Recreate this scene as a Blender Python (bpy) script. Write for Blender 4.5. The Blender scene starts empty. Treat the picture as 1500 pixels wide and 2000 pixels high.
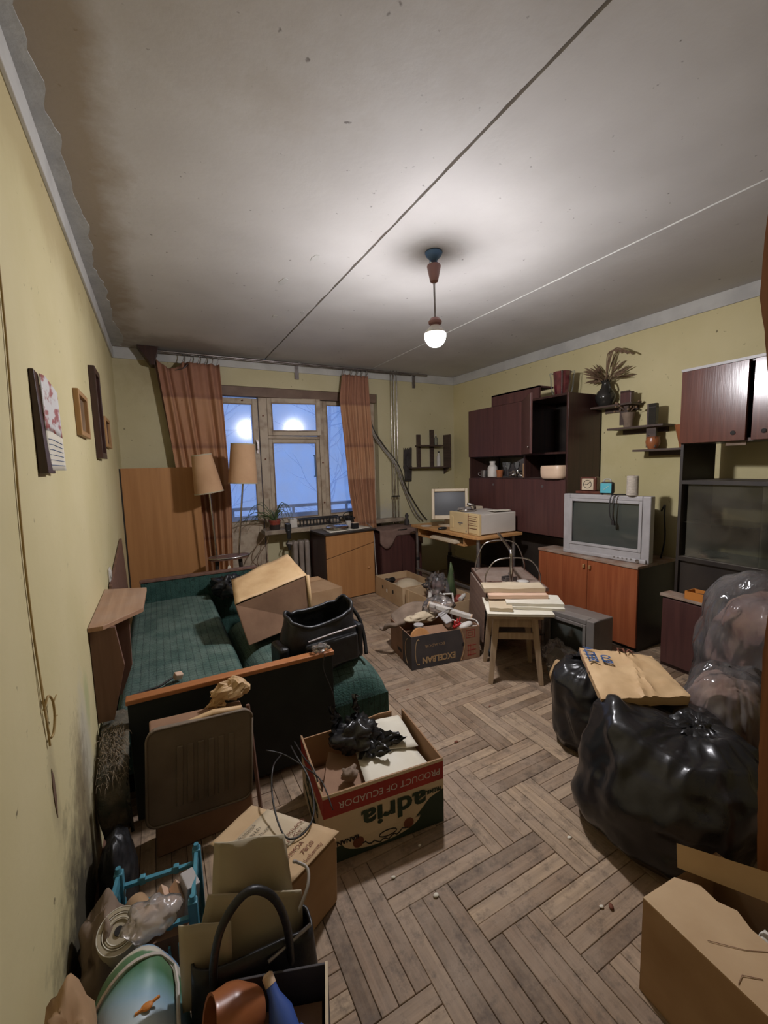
import bpy, math, random
import numpy as np
from mathutils import Vector, Matrix, Euler
from mathutils import noise as mnoise

random.seed(7)
scn = bpy.context.scene
COL = scn.collection
R = math.radians

# ------------------------------------------------------------------ camera
RW, RD, RH = 3.738, 4.495, 2.50          # room width, depth, height
YAW, PITCH, ROLL, FPX = 0.4906, 0.1077, 0.0273, 824.556
fw = Vector((math.sin(YAW)*math.cos(PITCH), math.cos(YAW)*math.cos(PITCH), -math.sin(PITCH)))
rt = Vector((math.cos(YAW), -math.sin(YAW), 0)); dn = fw.cross(rt)
rt2 = math.cos(ROLL)*rt + math.sin(ROLL)*dn; dn2 = -math.sin(ROLL)*rt + math.cos(ROLL)*dn
cam = bpy.data.cameras.new('camera'); cam_ob = bpy.data.objects.new('camera', cam); COL.objects.link(cam_ob)
cam.sensor_fit = 'VERTICAL'; cam.sensor_height = 36.0; cam.lens = FPX/2000*36.0; cam.clip_start = 0.02
up = -dn2; bk = -fw
CAM = Vector((0.2694, 0, 1.39))
cam_ob.matrix_world = Matrix(((rt2.x, up.x, bk.x, CAM.x), (rt2.y, up.y, bk.y, CAM.y), (rt2.z, up.z, bk.z, CAM.z), (0, 0, 0, 1)))
scn.camera = cam_ob

# ------------------------------------------------------------------ world and exposure
scn.view_settings.view_transform = 'Standard'
scn.view_settings.look = 'None'
scn.view_settings.gamma = 1.0
scn.view_settings.use_curve_mapping = False
scn.view_settings.exposure = 1.08
wd = bpy.data.worlds.new('dusk'); scn.world = wd; wd.use_nodes = True
_n, _l = wd.node_tree.nodes, wd.node_tree.links
_bg = _n['Background']
_tc = _n.new('ShaderNodeTexCoord'); _sp = _n.new('ShaderNodeSeparateXYZ'); _rp = _n.new('ShaderNodeValToRGB')
_l.new(_tc.outputs['Generated'], _sp.inputs[0]); _l.new(_sp.outputs['Z'], _rp.inputs[0])
_rp.color_ramp.elements[0].position = 0.0; _rp.color_ramp.elements[0].color = (0.115, 0.19, 0.40, 1)
_rp.color_ramp.elements[1].position = 0.5; _rp.color_ramp.elements[1].color = (0.135, 0.215, 0.44, 1)
_l.new(_rp.outputs[0], _bg.inputs[0]); _bg.inputs[1].default_value = 1.0
BULB_STRENGTH = 420.0
BULB_COLOR = (0.98, 0.96, 1.0)

# ------------------------------------------------------------------ materials
def mat(name, col, rough=0.6, col2=None, scale=6.0, bump=0.0, bscale=40.0, metal=0.0, stretch=(1, 1, 1), coat=0.0,
        dust=0.0, dustcol=(0.42, 0.36, 0.30), lo=0.35, hi=0.65, detail=6, spec=0.5, trans=0.0, objrand=0.0, distort=0.0):
    m = bpy.data.materials.new(name); m.use_nodes = True
    nt = m.node_tree; N, L = nt.nodes, nt.links
    b = N['Principled BSDF']
    b.inputs['Roughness'].default_value = rough; b.inputs['Metallic'].default_value = metal
    b.inputs['Coat Weight'].default_value = coat; b.inputs['Coat Roughness'].default_value = 0.12
    b.inputs['Specular IOR Level'].default_value = spec
    tc = N.new('ShaderNodeTexCoord')
    mp = N.new('ShaderNodeMapping'); mp.inputs['Scale'].default_value = stretch
    L.new(tc.outputs['Object'], mp.inputs[0])
    if col2 is not None:
        nz = N.new('ShaderNodeTexNoise'); nz.inputs['Scale'].default_value = scale; nz.inputs['Detail'].default_value = detail
        nz.inputs['Distortion'].default_value = distort
        L.new(mp.outputs[0], nz.inputs['Vector'])
        rp = N.new('ShaderNodeValToRGB'); rp.color_ramp.elements[0].position = lo; rp.color_ramp.elements[1].position = hi
        rp.color_ramp.elements[0].color = (*col, 1); rp.color_ramp.elements[1].color = (*col2, 1)
        L.new(nz.outputs[0], rp.inputs[0]); out = rp.outputs[0]
    else:
        rgb = N.new('ShaderNodeRGB'); rgb.outputs[0].default_value = (*col, 1); out = rgb.outputs[0]
    if objrand:
        oi = N.new('ShaderNodeObjectInfo'); hs = N.new('ShaderNodeHueSaturation')
        mr = N.new('ShaderNodeMapRange'); mr.inputs['To Min'].default_value = 1-objrand; mr.inputs['To Max'].default_value = 1+objrand
        L.new(oi.outputs['Random'], mr.inputs['Value']); L.new(mr.outputs[0], hs.inputs['Value']); L.new(out, hs.inputs['Color'])
        out = hs.outputs[0]
    if dust:
        ge = N.new('ShaderNodeNewGeometry'); sx = N.new('ShaderNodeSeparateXYZ'); L.new(ge.outputs['Normal'], sx.inputs[0])
        mr = N.new('ShaderNodeMapRange'); mr.inputs['From Min'].default_value = 0.35; mr.inputs['From Max'].default_value = 0.95
        L.new(sx.outputs['Z'], mr.inputs['Value'])
        n2 = N.new('ShaderNodeTexNoise'); n2.inputs['Scale'].default_value = 9.0; n2.inputs['Detail'].default_value = 8
        L.new(tc.outputs['Object'], n2.inputs['Vector'])
        m2 = N.new('ShaderNodeMapRange'); m2.inputs['From Min'].default_value = 0.38; m2.inputs['From Max'].default_value = 0.66
        m2.inputs['To Max'].default_value = dust; m2.inputs['To Min'].default_value = dust*0.35
        L.new(n2.outputs[0], m2.inputs['Value'])
        mu = N.new('ShaderNodeMath'); mu.operation = 'MULTIPLY'; L.new(mr.outputs[0], mu.inputs[0]); L.new(m2.outputs[0], mu.inputs[1])
        mx = N.new('ShaderNodeMix'); mx.data_type = 'RGBA'; L.new(mu.outputs[0], mx.inputs[0]); L.new(out, mx.inputs[6])
        mx.inputs[7].default_value = (*dustcol, 1); out = mx.outputs[2]
        rr = N.new('ShaderNodeMapRange'); rr.inputs['To Min'].default_value = rough; rr.inputs['To Max'].default_value = 0.9
        L.new(mu.outputs[0], rr.inputs['Value']); L.new(rr.outputs[0], b.inputs['Roughness'])
    L.new(out, b.inputs['Base Color'])
    if bump:
        nb = N.new('ShaderNodeTexNoise'); nb.inputs['Scale'].default_value = bscale; nb.inputs['Detail'].default_value = 5
        L.new(mp.outputs[0], nb.inputs['Vector'])
        bp = N.new('ShaderNodeBump'); bp.inputs['Strength'].default_value = bump; bp.inputs['Distance'].default_value = 0.01
        L.new(nb.outputs[0], bp.inputs['Height']); L.new(bp.outputs[0], b.inputs['Normal'])
    m['out'] = 0
    return m

def glassmat(name, tint=(0.9, 0.95, 1.0), haze=0.05, hazecol=(0.8, 0.85, 0.9), rough=0.02, ior=1.45, bump=0, bscale=20, bstretch=(1, 1, 1)):
    "thin sheet: see-through plus mirror reflection by Fresnel plus a little dirt"
    m = bpy.data.materials.new(name); m.use_nodes = True
    nt = m.node_tree; N, L = nt.nodes, nt.links; N.remove(N['Principled BSDF'])
    o = N['Material Output']
    t = N.new('ShaderNodeBsdfTransparent'); t.inputs[0].default_value = (*tint, 1)
    g = N.new('ShaderNodeBsdfGlossy'); g.inputs['Roughness'].default_value = rough
    d = N.new('ShaderNodeBsdfDiffuse'); d.inputs[0].default_value = (*hazecol, 1)
    f = N.new('ShaderNodeFresnel'); f.inputs[0].default_value = ior
    mx = N.new('ShaderNodeMixShader'); m2 = N.new('ShaderNodeMixShader')
    tc = N.new('ShaderNodeTexCoord'); nz = N.new('ShaderNodeTexNoise'); nz.inputs['Scale'].default_value = 5; nz.inputs['Detail'].default_value = 8
    L.new(tc.outputs['Object'], nz.inputs['Vector'])
    mr = N.new('ShaderNodeMapRange'); mr.inputs['From Min'].default_value = 0.35; mr.inputs['From Max'].default_value = 0.7
    mr.inputs['To Min'].default_value = haze*0.5; mr.inputs['To Max'].default_value = haze*1.6; L.new(nz.outputs[0], mr.inputs['Value'])
    L.new(mr.outputs[0], m2.inputs[0]); L.new(t.outputs[0], m2.inputs[1]); L.new(d.outputs[0], m2.inputs[2])
    L.new(f.outputs[0], mx.inputs[0]); L.new(m2.outputs[0], mx.inputs[1]); L.new(g.outputs[0], mx.inputs[2])
    if bump:
        nb = N.new('ShaderNodeTexNoise'); nb.inputs['Scale'].default_value = bscale; nb.inputs['Detail'].default_value = 3
        mpb = N.new('ShaderNodeMapping'); mpb.inputs['Scale'].default_value = bstretch; L.new(tc.outputs['Object'], mpb.inputs[0]); L.new(mpb.outputs[0], nb.inputs['Vector'])
        bp = N.new('ShaderNodeBump'); bp.inputs['Strength'].default_value = bump; bp.inputs['Distance'].default_value = 0.02
        L.new(nb.outputs[0], bp.inputs['Height']); L.new(bp.outputs[0], g.inputs['Normal']); L.new(bp.outputs[0], f.inputs['Normal'])
    L.new(mx.outputs[0], o.inputs[0])
    return m

def wood(name, c1, c2, axis='z', rough=0.45, scale=3.0, dust=0.0, coat=0.0, objrand=0.0, bump=0.03):
    st = {'x': (0.6, 12, 12), 'y': (12, 0.6, 12), 'z': (12, 12, 0.6)}[axis]
    return mat(name, c1, rough, c2, scale=scale, stretch=st, bump=bump, bscale=12, dust=dust, coat=coat, detail=4, lo=0.3, hi=0.7, objrand=objrand, distort=0.6)

MT = {}
def setup_mats():
    T = MT
    T['veneer_dark'] = wood('dark_veneer', (0.030, 0.014, 0.012), (0.060, 0.026, 0.020), 'z', 0.32, dust=0.35)
    T['veneer_red'] = wood('lacquered_red_brown', (0.085, 0.026, 0.018), (0.13, 0.042, 0.028), 'z', 0.22, coat=0.5)
    T['veneer_plum'] = wood('plum_veneer', (0.060, 0.024, 0.022), (0.095, 0.038, 0.032), 'z', 0.4)
    T['carcass'] = mat('carcass_black_brown', (0.018, 0.013, 0.011), 0.5, (0.034, 0.026, 0.02), 5, dust=0.3)
    T['cherry'] = wood('cherry_veneer', (0.26, 0.066, 0.025), (0.36, 0.11, 0.042), 'z', 0.35)
    T['cherry_top'] = mat('dusty_top', (0.24, 0.13, 0.08), 0.7, (0.36, 0.28, 0.22), 9)
    T['pine'] = wood('honey_veneer', (0.36, 0.165, 0.06), (0.44, 0.215, 0.082), 'z', 0.4, scale=2.0)
    T['pine_x'] = wood('honey_veneer_lengthwise', (0.40, 0.20, 0.075), (0.54, 0.29, 0.11), 'x', 0.45)
    T['oak'] = wood('oak_frame', (0.30, 0.16, 0.06), (0.42, 0.24, 0.10), 'z', 0.5)
    T['trim_orange'] = wood('orange_wood_rail', (0.32, 0.115, 0.04), (0.42, 0.17, 0.065), 'x', 0.4)
    T['ledge'] = wood('ledge_wood', (0.28, 0.15, 0.085), (0.38, 0.22, 0.13), 'y', 0.6, dust=0.3)
    T['board_brown'] = wood('brown_board', (0.13, 0.065, 0.045), (0.19, 0.10, 0.07), 'z', 0.6)
    T['stool'] = wood('bare_stool_wood', (0.30, 0.21, 0.13), (0.46, 0.34, 0.22), 'z', 0.7)
    T['shelfwood'] = wood('shelf_wood', (0.045, 0.028, 0.022), (0.09, 0.055, 0.042), 'y', 0.5, dust=0.4)
    T['trolley'] = wood('trolley_top', (0.16, 0.095, 0.07), (0.25, 0.16, 0.12), 'y', 0.6, dust=0.5)
    T['doorwood'] = wood('door_wood', (0.20, 0.075, 0.03), (0.30, 0.12, 0.05), 'z', 0.4)
    T['frame_paint'] = mat('old_window_paint', (0.46, 0.37, 0.27), 0.55, (0.24, 0.16, 0.10), 9, bump=0.3, bscale=30, lo=0.48, hi=0.75)
    T['frame_brown'] = mat('stained_frame', (0.20, 0.13, 0.085), 0.6, (0.34, 0.25, 0.17), 7, bump=0.2)
    T['sill'] = mat('painted_sill', (0.40, 0.33, 0.24), 0.6, (0.20, 0.15, 0.11), 8)
    T['lintel'] = mat('brown_lintel', (0.13, 0.075, 0.05), 0.6, (0.19, 0.12, 0.08), 6)
    T['white_trim'] = mat('cornice_paint', (0.52, 0.51, 0.48), 0.7, (0.42, 0.41, 0.39), 4, bump=0.1, lo=0.45)
    T['chrome'] = mat('worn_chrome', (0.62, 0.60, 0.58), 0.25, (0.4, 0.36, 0.33), 20, metal=1.0)
    T['steel'] = mat('grey_steel', (0.30, 0.28, 0.27), 0.4, (0.18, 0.15, 0.14), 15, metal=0.8)
    T['brass'] = mat('dull_brass', (0.35, 0.22, 0.10), 0.35, metal=1.0)
    T['black'] = mat('black_plastic', (0.012, 0.012, 0.013), 0.4)
    T['black_soft'] = mat('black_leatherette', (0.010, 0.010, 0.011), 0.42, (0.018, 0.018, 0.02), 30, bump=0.15, bscale=60)
    T['film_black'] = mat('black_film', (0.010, 0.010, 0.011), 0.27, (0.020, 0.019, 0.019), 4, bump=0.35, bscale=11)
    T['card'] = mat('cardboard', (0.34, 0.20, 0.10), 0.8, (0.41, 0.26, 0.14), 7, bump=0.05, bscale=30)
    T['card_light'] = mat('light_cardboard', (0.46, 0.31, 0.17), 0.8, (0.54, 0.38, 0.22), 6, bump=0.05, bscale=30)
    T['card_dark'] = mat('old_cardboard', (0.22, 0.12, 0.07), 0.8, (0.30, 0.17, 0.10), 6, bump=0.08, bscale=30)
    T['card_in'] = mat('cardboard_inside', (0.28, 0.155, 0.08), 0.85, (0.33, 0.19, 0.10), 6)
    T['kraft'] = mat('kraft_paper', (0.50, 0.32, 0.16), 0.6, (0.60, 0.41, 0.22), 8, bump=0.3, bscale=14)
    T['paper'] = mat('white_paper', (0.70, 0.66, 0.56), 0.8, (0.62, 0.57, 0.46), 6)
    T['paper_cream'] = mat('cream_paper', (0.58, 0.48, 0.34), 0.8, (0.50, 0.40, 0.27), 5)
    T['paper_beige'] = mat('beige_folder', (0.44, 0.38, 0.27), 0.75, (0.38, 0.32, 0.22), 4)
    T['paper_pink'] = mat('pinkish_paper', (0.62, 0.42, 0.30), 0.8)
    T['pc'] = mat('yellowed_plastic', (0.60, 0.50, 0.36), 0.5, (0.54, 0.43, 0.29), 5, dust=0.3, dustcol=(0.45, 0.4, 0.34))
    T['pc_front'] = mat('yellow_bezel', (0.62, 0.47, 0.24), 0.5, (0.56, 0.42, 0.22), 5)
    T['pc_white'] = mat('pale_case', (0.58, 0.53, 0.47), 0.5, (0.52, 0.47, 0.41), 4)
    T['silver'] = mat('silver_plastic', (0.42, 0.40, 0.40), 0.4, (0.36, 0.34, 0.34), 12, dust=0.3)
    T['silver_dark'] = mat('dark_silver_plastic', (0.20, 0.18, 0.16), 0.4, (0.17, 0.15, 0.14), 12, dust=0.3)
    T['screen'] = mat('screen_glass', (0.055, 0.062, 0.055), 0.12, (0.075, 0.08, 0.07), 3)
    T['screen_blue'] = mat('monitor_glass', (0.075, 0.078, 0.085), 0.5, (0.10, 0.10, 0.105), 3)
    T['shade'] = mat('lamp_shade_cloth', (0.52, 0.32, 0.18), 0.85, (0.44, 0.26, 0.14), 6, bump=0.1)
    T['pot_red'] = mat('red_pot', (0.30, 0.06, 0.035), 0.5, (0.22, 0.04, 0.03), 8)
    T['terracotta'] = mat('glazed_clay', (0.34, 0.12, 0.045), 0.3, (0.26, 0.085, 0.035), 9)
    T['glaze_dark'] = mat('dark_glaze', (0.02, 0.02, 0.018), 0.15, (0.035, 0.03, 0.026), 6)
    T['leaf'] = mat('leaf_green', (0.045, 0.075, 0.03), 0.5, (0.09, 0.12, 0.05), 12)
    T['dry'] = mat('dry_grass', (0.13, 0.075, 0.045), 0.8, (0.22, 0.14, 0.08), 20)
    T['soil'] = mat('dark_soil', (0.03, 0.02, 0.015), 0.9)
    T['teal'] = mat('teal_clock', (0.10, 0.42, 0.50), 0.35)
    T['crate_blue'] = mat('blue_crate', (0.05, 0.20, 0.28), 0.45, (0.08, 0.28, 0.36), 10)
    T['bottle_blue'] = mat('blue_bottle', (0.05, 0.10, 0.34), 0.35)
    T['twine'] = mat('white_twine', (0.60, 0.54, 0.46), 0.85, (0.48, 0.42, 0.35), 60, stretch=(1, 1, 6), bump=0.5, bscale=40)
    T['green_plastic'] = mat('green_basin', (0.02, 0.14, 0.09), 0.4)
    T['red_plastic'] = mat('red_plastic', (0.42, 0.02, 0.02), 0.4)
    T['white_plastic'] = mat('white_plastic', (0.62, 0.58, 0.53), 0.45, (0.54, 0.50, 0.45), 8)
    T['cream_plastic'] = mat('cream_plastic', (0.66, 0.48, 0.34), 0.4)
    T['orange_card'] = mat('orange_card', (0.55, 0.20, 0.035), 0.6)
    T['radiator'] = mat('radiator_paint', (0.30, 0.25, 0.21), 0.45, (0.22, 0.17, 0.14), 8)
    T['cloth_brown'] = mat('brown_cloth', (0.15, 0.09, 0.07), 0.9, (0.22, 0.14, 0.11), 10, bump=0.3)
    T['cloth_plum'] = mat('heap_cloth', (0.070, 0.032, 0.032), 0.9, (0.19, 0.105, 0.075), 5, bump=0.6, bscale=12, lo=0.38, hi=0.66)
    T['rag'] = mat('grey_brown_rag', (0.17, 0.12, 0.085), 0.9, (0.26, 0.19, 0.14), 8, bump=0.4, bscale=20)
    T['film'] = glassmat('clear_film', (0.96, 0.94, 0.93), 0.11, (0.78, 0.72, 0.70), 0.14, 1.6, bump=1.0, bscale=13, bstretch=(1, 1, 0.4))
    T['film_milky'] = glassmat('milky_film', (0.9, 0.87, 0.85), 0.42, (0.72, 0.64, 0.60), 0.2, 1.4, bump=0.6, bscale=16)
    T['pane'] = glassmat('window_pane', (0.95, 0.97, 1.0), 0.12, (0.75, 0.82, 0.95), 0.13)
    T['dustglass'] = glassmat('dusty_glass', (0.80, 0.81, 0.76), 0.06, (0.5, 0.46, 0.38), 0.05)
    T['jarglass'] = glassmat('jar_glass', (0.85, 0.88, 0.88), 0.10, (0.6, 0.6, 0.6), 0.03)
    T['redglass'] = mat('ruby_glass', (0.075, 0.012, 0.018), 0.12, (0.14, 0.03, 0.035), 16, coat=0.6)
    T['mirror'] = mat('mirror', (0.8, 0.82, 0.85), 0.03, metal=1.0)
    T['wire'] = mat('wall_wire', (0.38, 0.26, 0.10), 0.6)
    T['cord_black'] = mat('black_cord', (0.02, 0.017, 0.016), 0.5)
    T['cord_grey'] = mat('grey_cord', (0.30, 0.27, 0.24), 0.5)
    T['ink_green'] = mat('dark_green_ink', (0.020, 0.035, 0.020), 0.8)
    T['ink_red'] = mat('red_ink', (0.36, 0.035, 0.025), 0.75, (0.30, 0.03, 0.025), 8)
    T['ink_cream'] = mat('cream_ink', (0.62, 0.50, 0.34), 0.8, (0.54, 0.43, 0.29), 5)
    T['ink_black'] = mat('black_ink', (0.02, 0.017, 0.015), 0.8)
    T['ink_blue'] = mat('blue_ink', (0.02, 0.07, 0.20), 0.7)
    T['ink_tan'] = mat('tan_ink', (0.42, 0.28, 0.14), 0.8)
    T['ink_brown'] = mat('brown_ink', (0.16, 0.05, 0.025), 0.8)
    T['ink_pale'] = mat('pale_ink', (0.55, 0.50, 0.45), 0.8)
    T['navy_card'] = mat('navy_printed_card', (0.040, 0.036, 0.040), 0.7, (0.065, 0.055, 0.055), 6)
    T['lampblue'] = mat('blue_ceiling_plate', (0.08, 0.16, 0.30), 0.5)
    T['lamppink'] = mat('pink_brown_cup', (0.28, 0.14, 0.13), 0.45)
    T['charcoal'] = mat('carved_wood', (0.030, 0.024, 0.022), 0.6, (0.055, 0.045, 0.04), 12, bump=0.3)
    T['fray'] = mat('frayed_dusty_fabric', (0.055, 0.058, 0.045), 0.95, (0.14, 0.115, 0.08), 16, bump=1.0, bscale=45)
    T['foam'] = mat('torn_stuffing', (0.20, 0.155, 0.10), 0.95, (0.28, 0.22, 0.15), 25, bump=0.8, bscale=40)
    T['padded'] = mat('padded_vinyl', (0.105, 0.075, 0.05), 0.65, (0.15, 0.11, 0.075), 7, bump=0.15, dust=0.2)
    T['bark'] = mat('branch_bark', (0.74, 0.78, 0.86), 0.9)
setup_mats()

# ------------------------------------------------------------------ mesh building
class MB:
    def __init__(s): s.v = []; s.f = []
    def add(s, vs, fs):
        o = len(s.v); s.v += [tuple(v) for v in vs]; s.f += [tuple(i+o for i in f) for f in fs]; return s
    def box(s, x0, y0, z0, x1, y1, z1):
        return s.add([(x0,y0,z0),(x1,y0,z0),(x1,y1,z0),(x0,y1,z0),(x0,y0,z1),(x1,y0,z1),(x1,y1,z1),(x0,y1,z1)],
                     [(0,3,2,1),(4,5,6,7),(0,1,5,4),(1,2,6,5),(2,3,7,6),(3,0,4,7)])
    def hexa(s, b, t):
        "solid from 4 bottom and 4 top points, counter-clockwise from above"
        return s.add(list(b)+list(t), [(0,3,2,1),(4,5,6,7),(0,1,5,4),(1,2,6,5),(2,3,7,6),(3,0,4,7)])
    def slab(s, p, th, up=(0,0,1)):
        "thick sheet: polygon points (ccw seen from up side), thickened down by th along -up"
        u = Vector(up).normalized()*th; n = len(p)
        vs = [Vector(q) for q in p]; lo = [q-u for q in vs]
        return s.add(vs+lo, [tuple(range(n)), tuple(range(2*n-1, n-1, -1))]+[(i, i+n, (i+1)%n+n, (i+1)%n) for i in range(n)])
    def cyl(s, p0, p1, r0, r1=None, n=14, cap=True):
        r1 = r0 if r1 is None else r1
        p0, p1 = Vector(p0), Vector(p1); d = (p1-p0).normalized()
        a = d.orthogonal().normalized(); b = d.cross(a)
        vs = [p0+(a*math.cos(2*math.pi*i/n)+b*math.sin(2*math.pi*i/n))*r0 for i in range(n)]
        vs += [p1+(a*math.cos(2*math.pi*i/n)+b*math.sin(2*math.pi*i/n))*r1 for i in range(n)]
        fs = [(i, (i+1)%n, (i+1)%n+n, i+n) for i in range(n)]
        if cap: fs += [tuple(range(n-1, -1, -1)), tuple(range(n, 2*n))]
        return s.add(vs, fs)
    def tube(s, pts, r, n=8, rend=None, sub=0, closed=False):
        P = [Vector(p) for p in pts]
        if sub: P = spline(P, sub)
        m = len(P); vs = []; fs = []; prev = None
        for i, p in enumerate(P):
            d = (P[min(i+1, m-1)]-P[max(i-1, 0)]).normalized()
            if prev is None: a = d.orthogonal().normalized()
            else:
                a = prev - d*prev.dot(d)
                a = a.normalized() if a.length > 1e-6 else d.orthogonal().normalized()
            prev = a; b = d.cross(a)
            rr = r if rend is None else r+(rend-r)*i/(m-1)
            vs += [p+(a*math.cos(2*math.pi*k/n)+b*math.sin(2*math.pi*k/n))*rr for k in range(n)]
        for i in range(m-1):
            fs += [(i*n+k, i*n+(k+1)%n, (i+1)*n+(k+1)%n, (i+1)*n+k) for k in range(n)]
        fs += [tuple(range(n-1, -1, -1)), tuple(range((m-1)*n, m*n))]
        return s.add(vs, fs)
    def lathe(s, prof, n=24, c=(0,0,0), rot=None, cap=True):
        "profile [(r,z)...] bottom to top"
        vs = []; fs = []; m = len(prof); c = Vector(c)
        for r, z in prof:
            for k in range(n):
                q = Vector((r*math.cos(2*math.pi*k/n), r*math.sin(2*math.pi*k/n), z))
                if rot is not None: q = rot @ q
                vs.append(c+q)
        for i in range(m-1):
            fs += [(i*n+k, i*n+(k+1)%n, (i+1)*n+(k+1)%n, (i+1)*n+k) for k in range(n)]
        if cap: fs += [tuple(range(n-1, -1, -1)), tuple(range((m-1)*n, m*n))]
        return s.add(vs, fs)
    def prism(s, poly, o, u, v, w):
        "2-D polygon in the plane (o,u,v), extruded by vector w"
        o, u, v, w = Vector(o), Vector(u), Vector(v), Vector(w); n = len(poly)
        a = [o+u*x+v*y for x, y in poly]; b = [p+w for p in a]
        if u.cross(v).dot(w) < 0: a, b = b, a
        return s.add(a+b, [tuple(range(n-1, -1, -1)), tuple(range(n, 2*n))]+[(i, (i+1)%n, (i+1)%n+n, i+n) for i in range(n)])
    def grid(s, fn, nu, nv, wrapu=False):
        vs = [fn(i/(nu if wrapu else nu-1), j/(nv-1)) for j in range(nv) for i in range(nu)]
        fs = []
        for j in range(nv-1):
            for i in range(nu if wrapu else nu-1):
                a = j*nu+i; b = j*nu+(i+1)%nu; fs.append((a, b, b+nu, a+nu))
        return s.add(vs, fs)
    def sphere(s, c, r, nu=20, nv=12):
        c = Vector(c); rx, ry, rz = (r, r, r) if isinstance(r, (int, float)) else r
        def fn(u, v):
            t = math.pi*(v-0.5)*0.998; return c+Vector((rx*math.cos(t)*math.cos(2*math.pi*u), ry*math.cos(t)*math.sin(2*math.pi*u), rz*math.sin(t)))
        return s.grid(fn, nu, nv, True)
    def xf(s, M):
        s.v = [tuple(M @ Vector(v)) for v in s.v]; return s
    def jitter(s, amp, freq, seed=0):
        out = []
        for v in s.v:
            q = Vector(v)*freq+Vector((seed*13.1, seed*7.7, seed*3.3)); d = mnoise.noise_vector(q)
            out.append(tuple(Vector(v)+d*amp))
        s.v = out; return s

def spline(P, sub):
    out = []; n = len(P)
    for i in range(n-1):
        p0, p1, p2, p3 = P[max(i-1, 0)], P[i], P[i+1], P[min(i+2, n-1)]
        for k in range(sub):
            t = k/sub
            out.append(0.5*((2*p1)+(p2-p0)*t+(2*p0-5*p1+4*p2-p3)*t*t+(3*p1-p0-3*p2+p3)*t**3))
    out.append(P[-1]); return out

def build(name, mb, m, parent=None, smooth=False, bevel=0.0, seg=2, solid=0.0, subd=0, label=None, loc=None, rot=None):
    me = bpy.data.meshes.new(name); me.from_pydata(mb.v, [], mb.f); me.validate(); me.update()
    o = bpy.data.objects.new(name, me); COL.objects.link(o)
    me.materials.append(MT[m] if isinstance(m, str) else m)
    if smooth:
        me.polygons.foreach_set('use_smooth', [True]*len(me.polygons))
        if smooth == 'auto': 
            try: me.set_sharp_from_angle(angle=R(40))
            except Exception: pass
    if solid:
        md = o.modifiers.new('solid', 'SOLIDIFY'); md.thickness = solid; md.offset = 0
    if subd:
        md = o.modifiers.new('sub', 'SUBSURF'); md.levels = subd; md.render_levels = subd
    if bevel:
        md = o.modifiers.new('bevel', 'BEVEL'); md.width = bevel; md.segments = seg; md.limit_method = 'ANGLE'; md.angle_limit = R(40)
    if parent is not None: o.parent = parent
    if label: o['label'] = label
    if loc: o.location = loc
    if rot: o.rotation_euler = rot
    return o

def thing(name, label, cat, loc=(0,0,0), rz=0.0, group=None):
    o = bpy.data.objects.new(name, None); COL.objects.link(o); o.empty_display_size = 0.05
    o.location = loc; o.rotation_euler = (0, 0, rz); o['label'] = label; o['category'] = cat
    if group: o['group'] = group
    return o
def tag(o, label, cat, group=None):
    o['label'] = label; o['category'] = cat
    if group: o['group'] = group
    return o
def struct(o, label=None):
    o['kind'] = 'structure'
    if label: o['label'] = label
    return o
def sempty(name, loc=(0,0,0)):
    o = bpy.data.objects.new(name, None); COL.objects.link(o); o.location = loc; o['kind'] = 'structure'; return o

def text_mb(body, size, o, u, v, ext=0.0006, sx=1.0, align='CENTER', bold=0.0):
    "flat lettering in the plane through o spanned by u (reading direction) and v (up of the letters)"
    cu = bpy.data.curves.new('t', 'FONT'); cu.body = body; cu.size = size; cu.align_x = align; cu.align_y = 'CENTER'; cu.resolution_u = 3
    cu.offset = bold
    ob = bpy.data.objects.new('t', cu); COL.objects.link(ob)
    dg = bpy.context.evaluated_depsgraph_get(); me = bpy.data.meshes.new_from_object(ob.evaluated_get(dg))
    o, u, v = Vector(o), Vector(u).normalized(), Vector(v).normalized(); w = u.cross(v).normalized()*ext
    mb = MB(); mb.add([o+u*q.co.x*sx+v*q.co.y+w for q in me.vertices], [tuple(p.vertices) for p in me.polygons])
    bpy.data.objects.remove(ob); bpy.data.curves.remove(cu); bpy.data.meshes.remove(me)
    return mb

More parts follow.
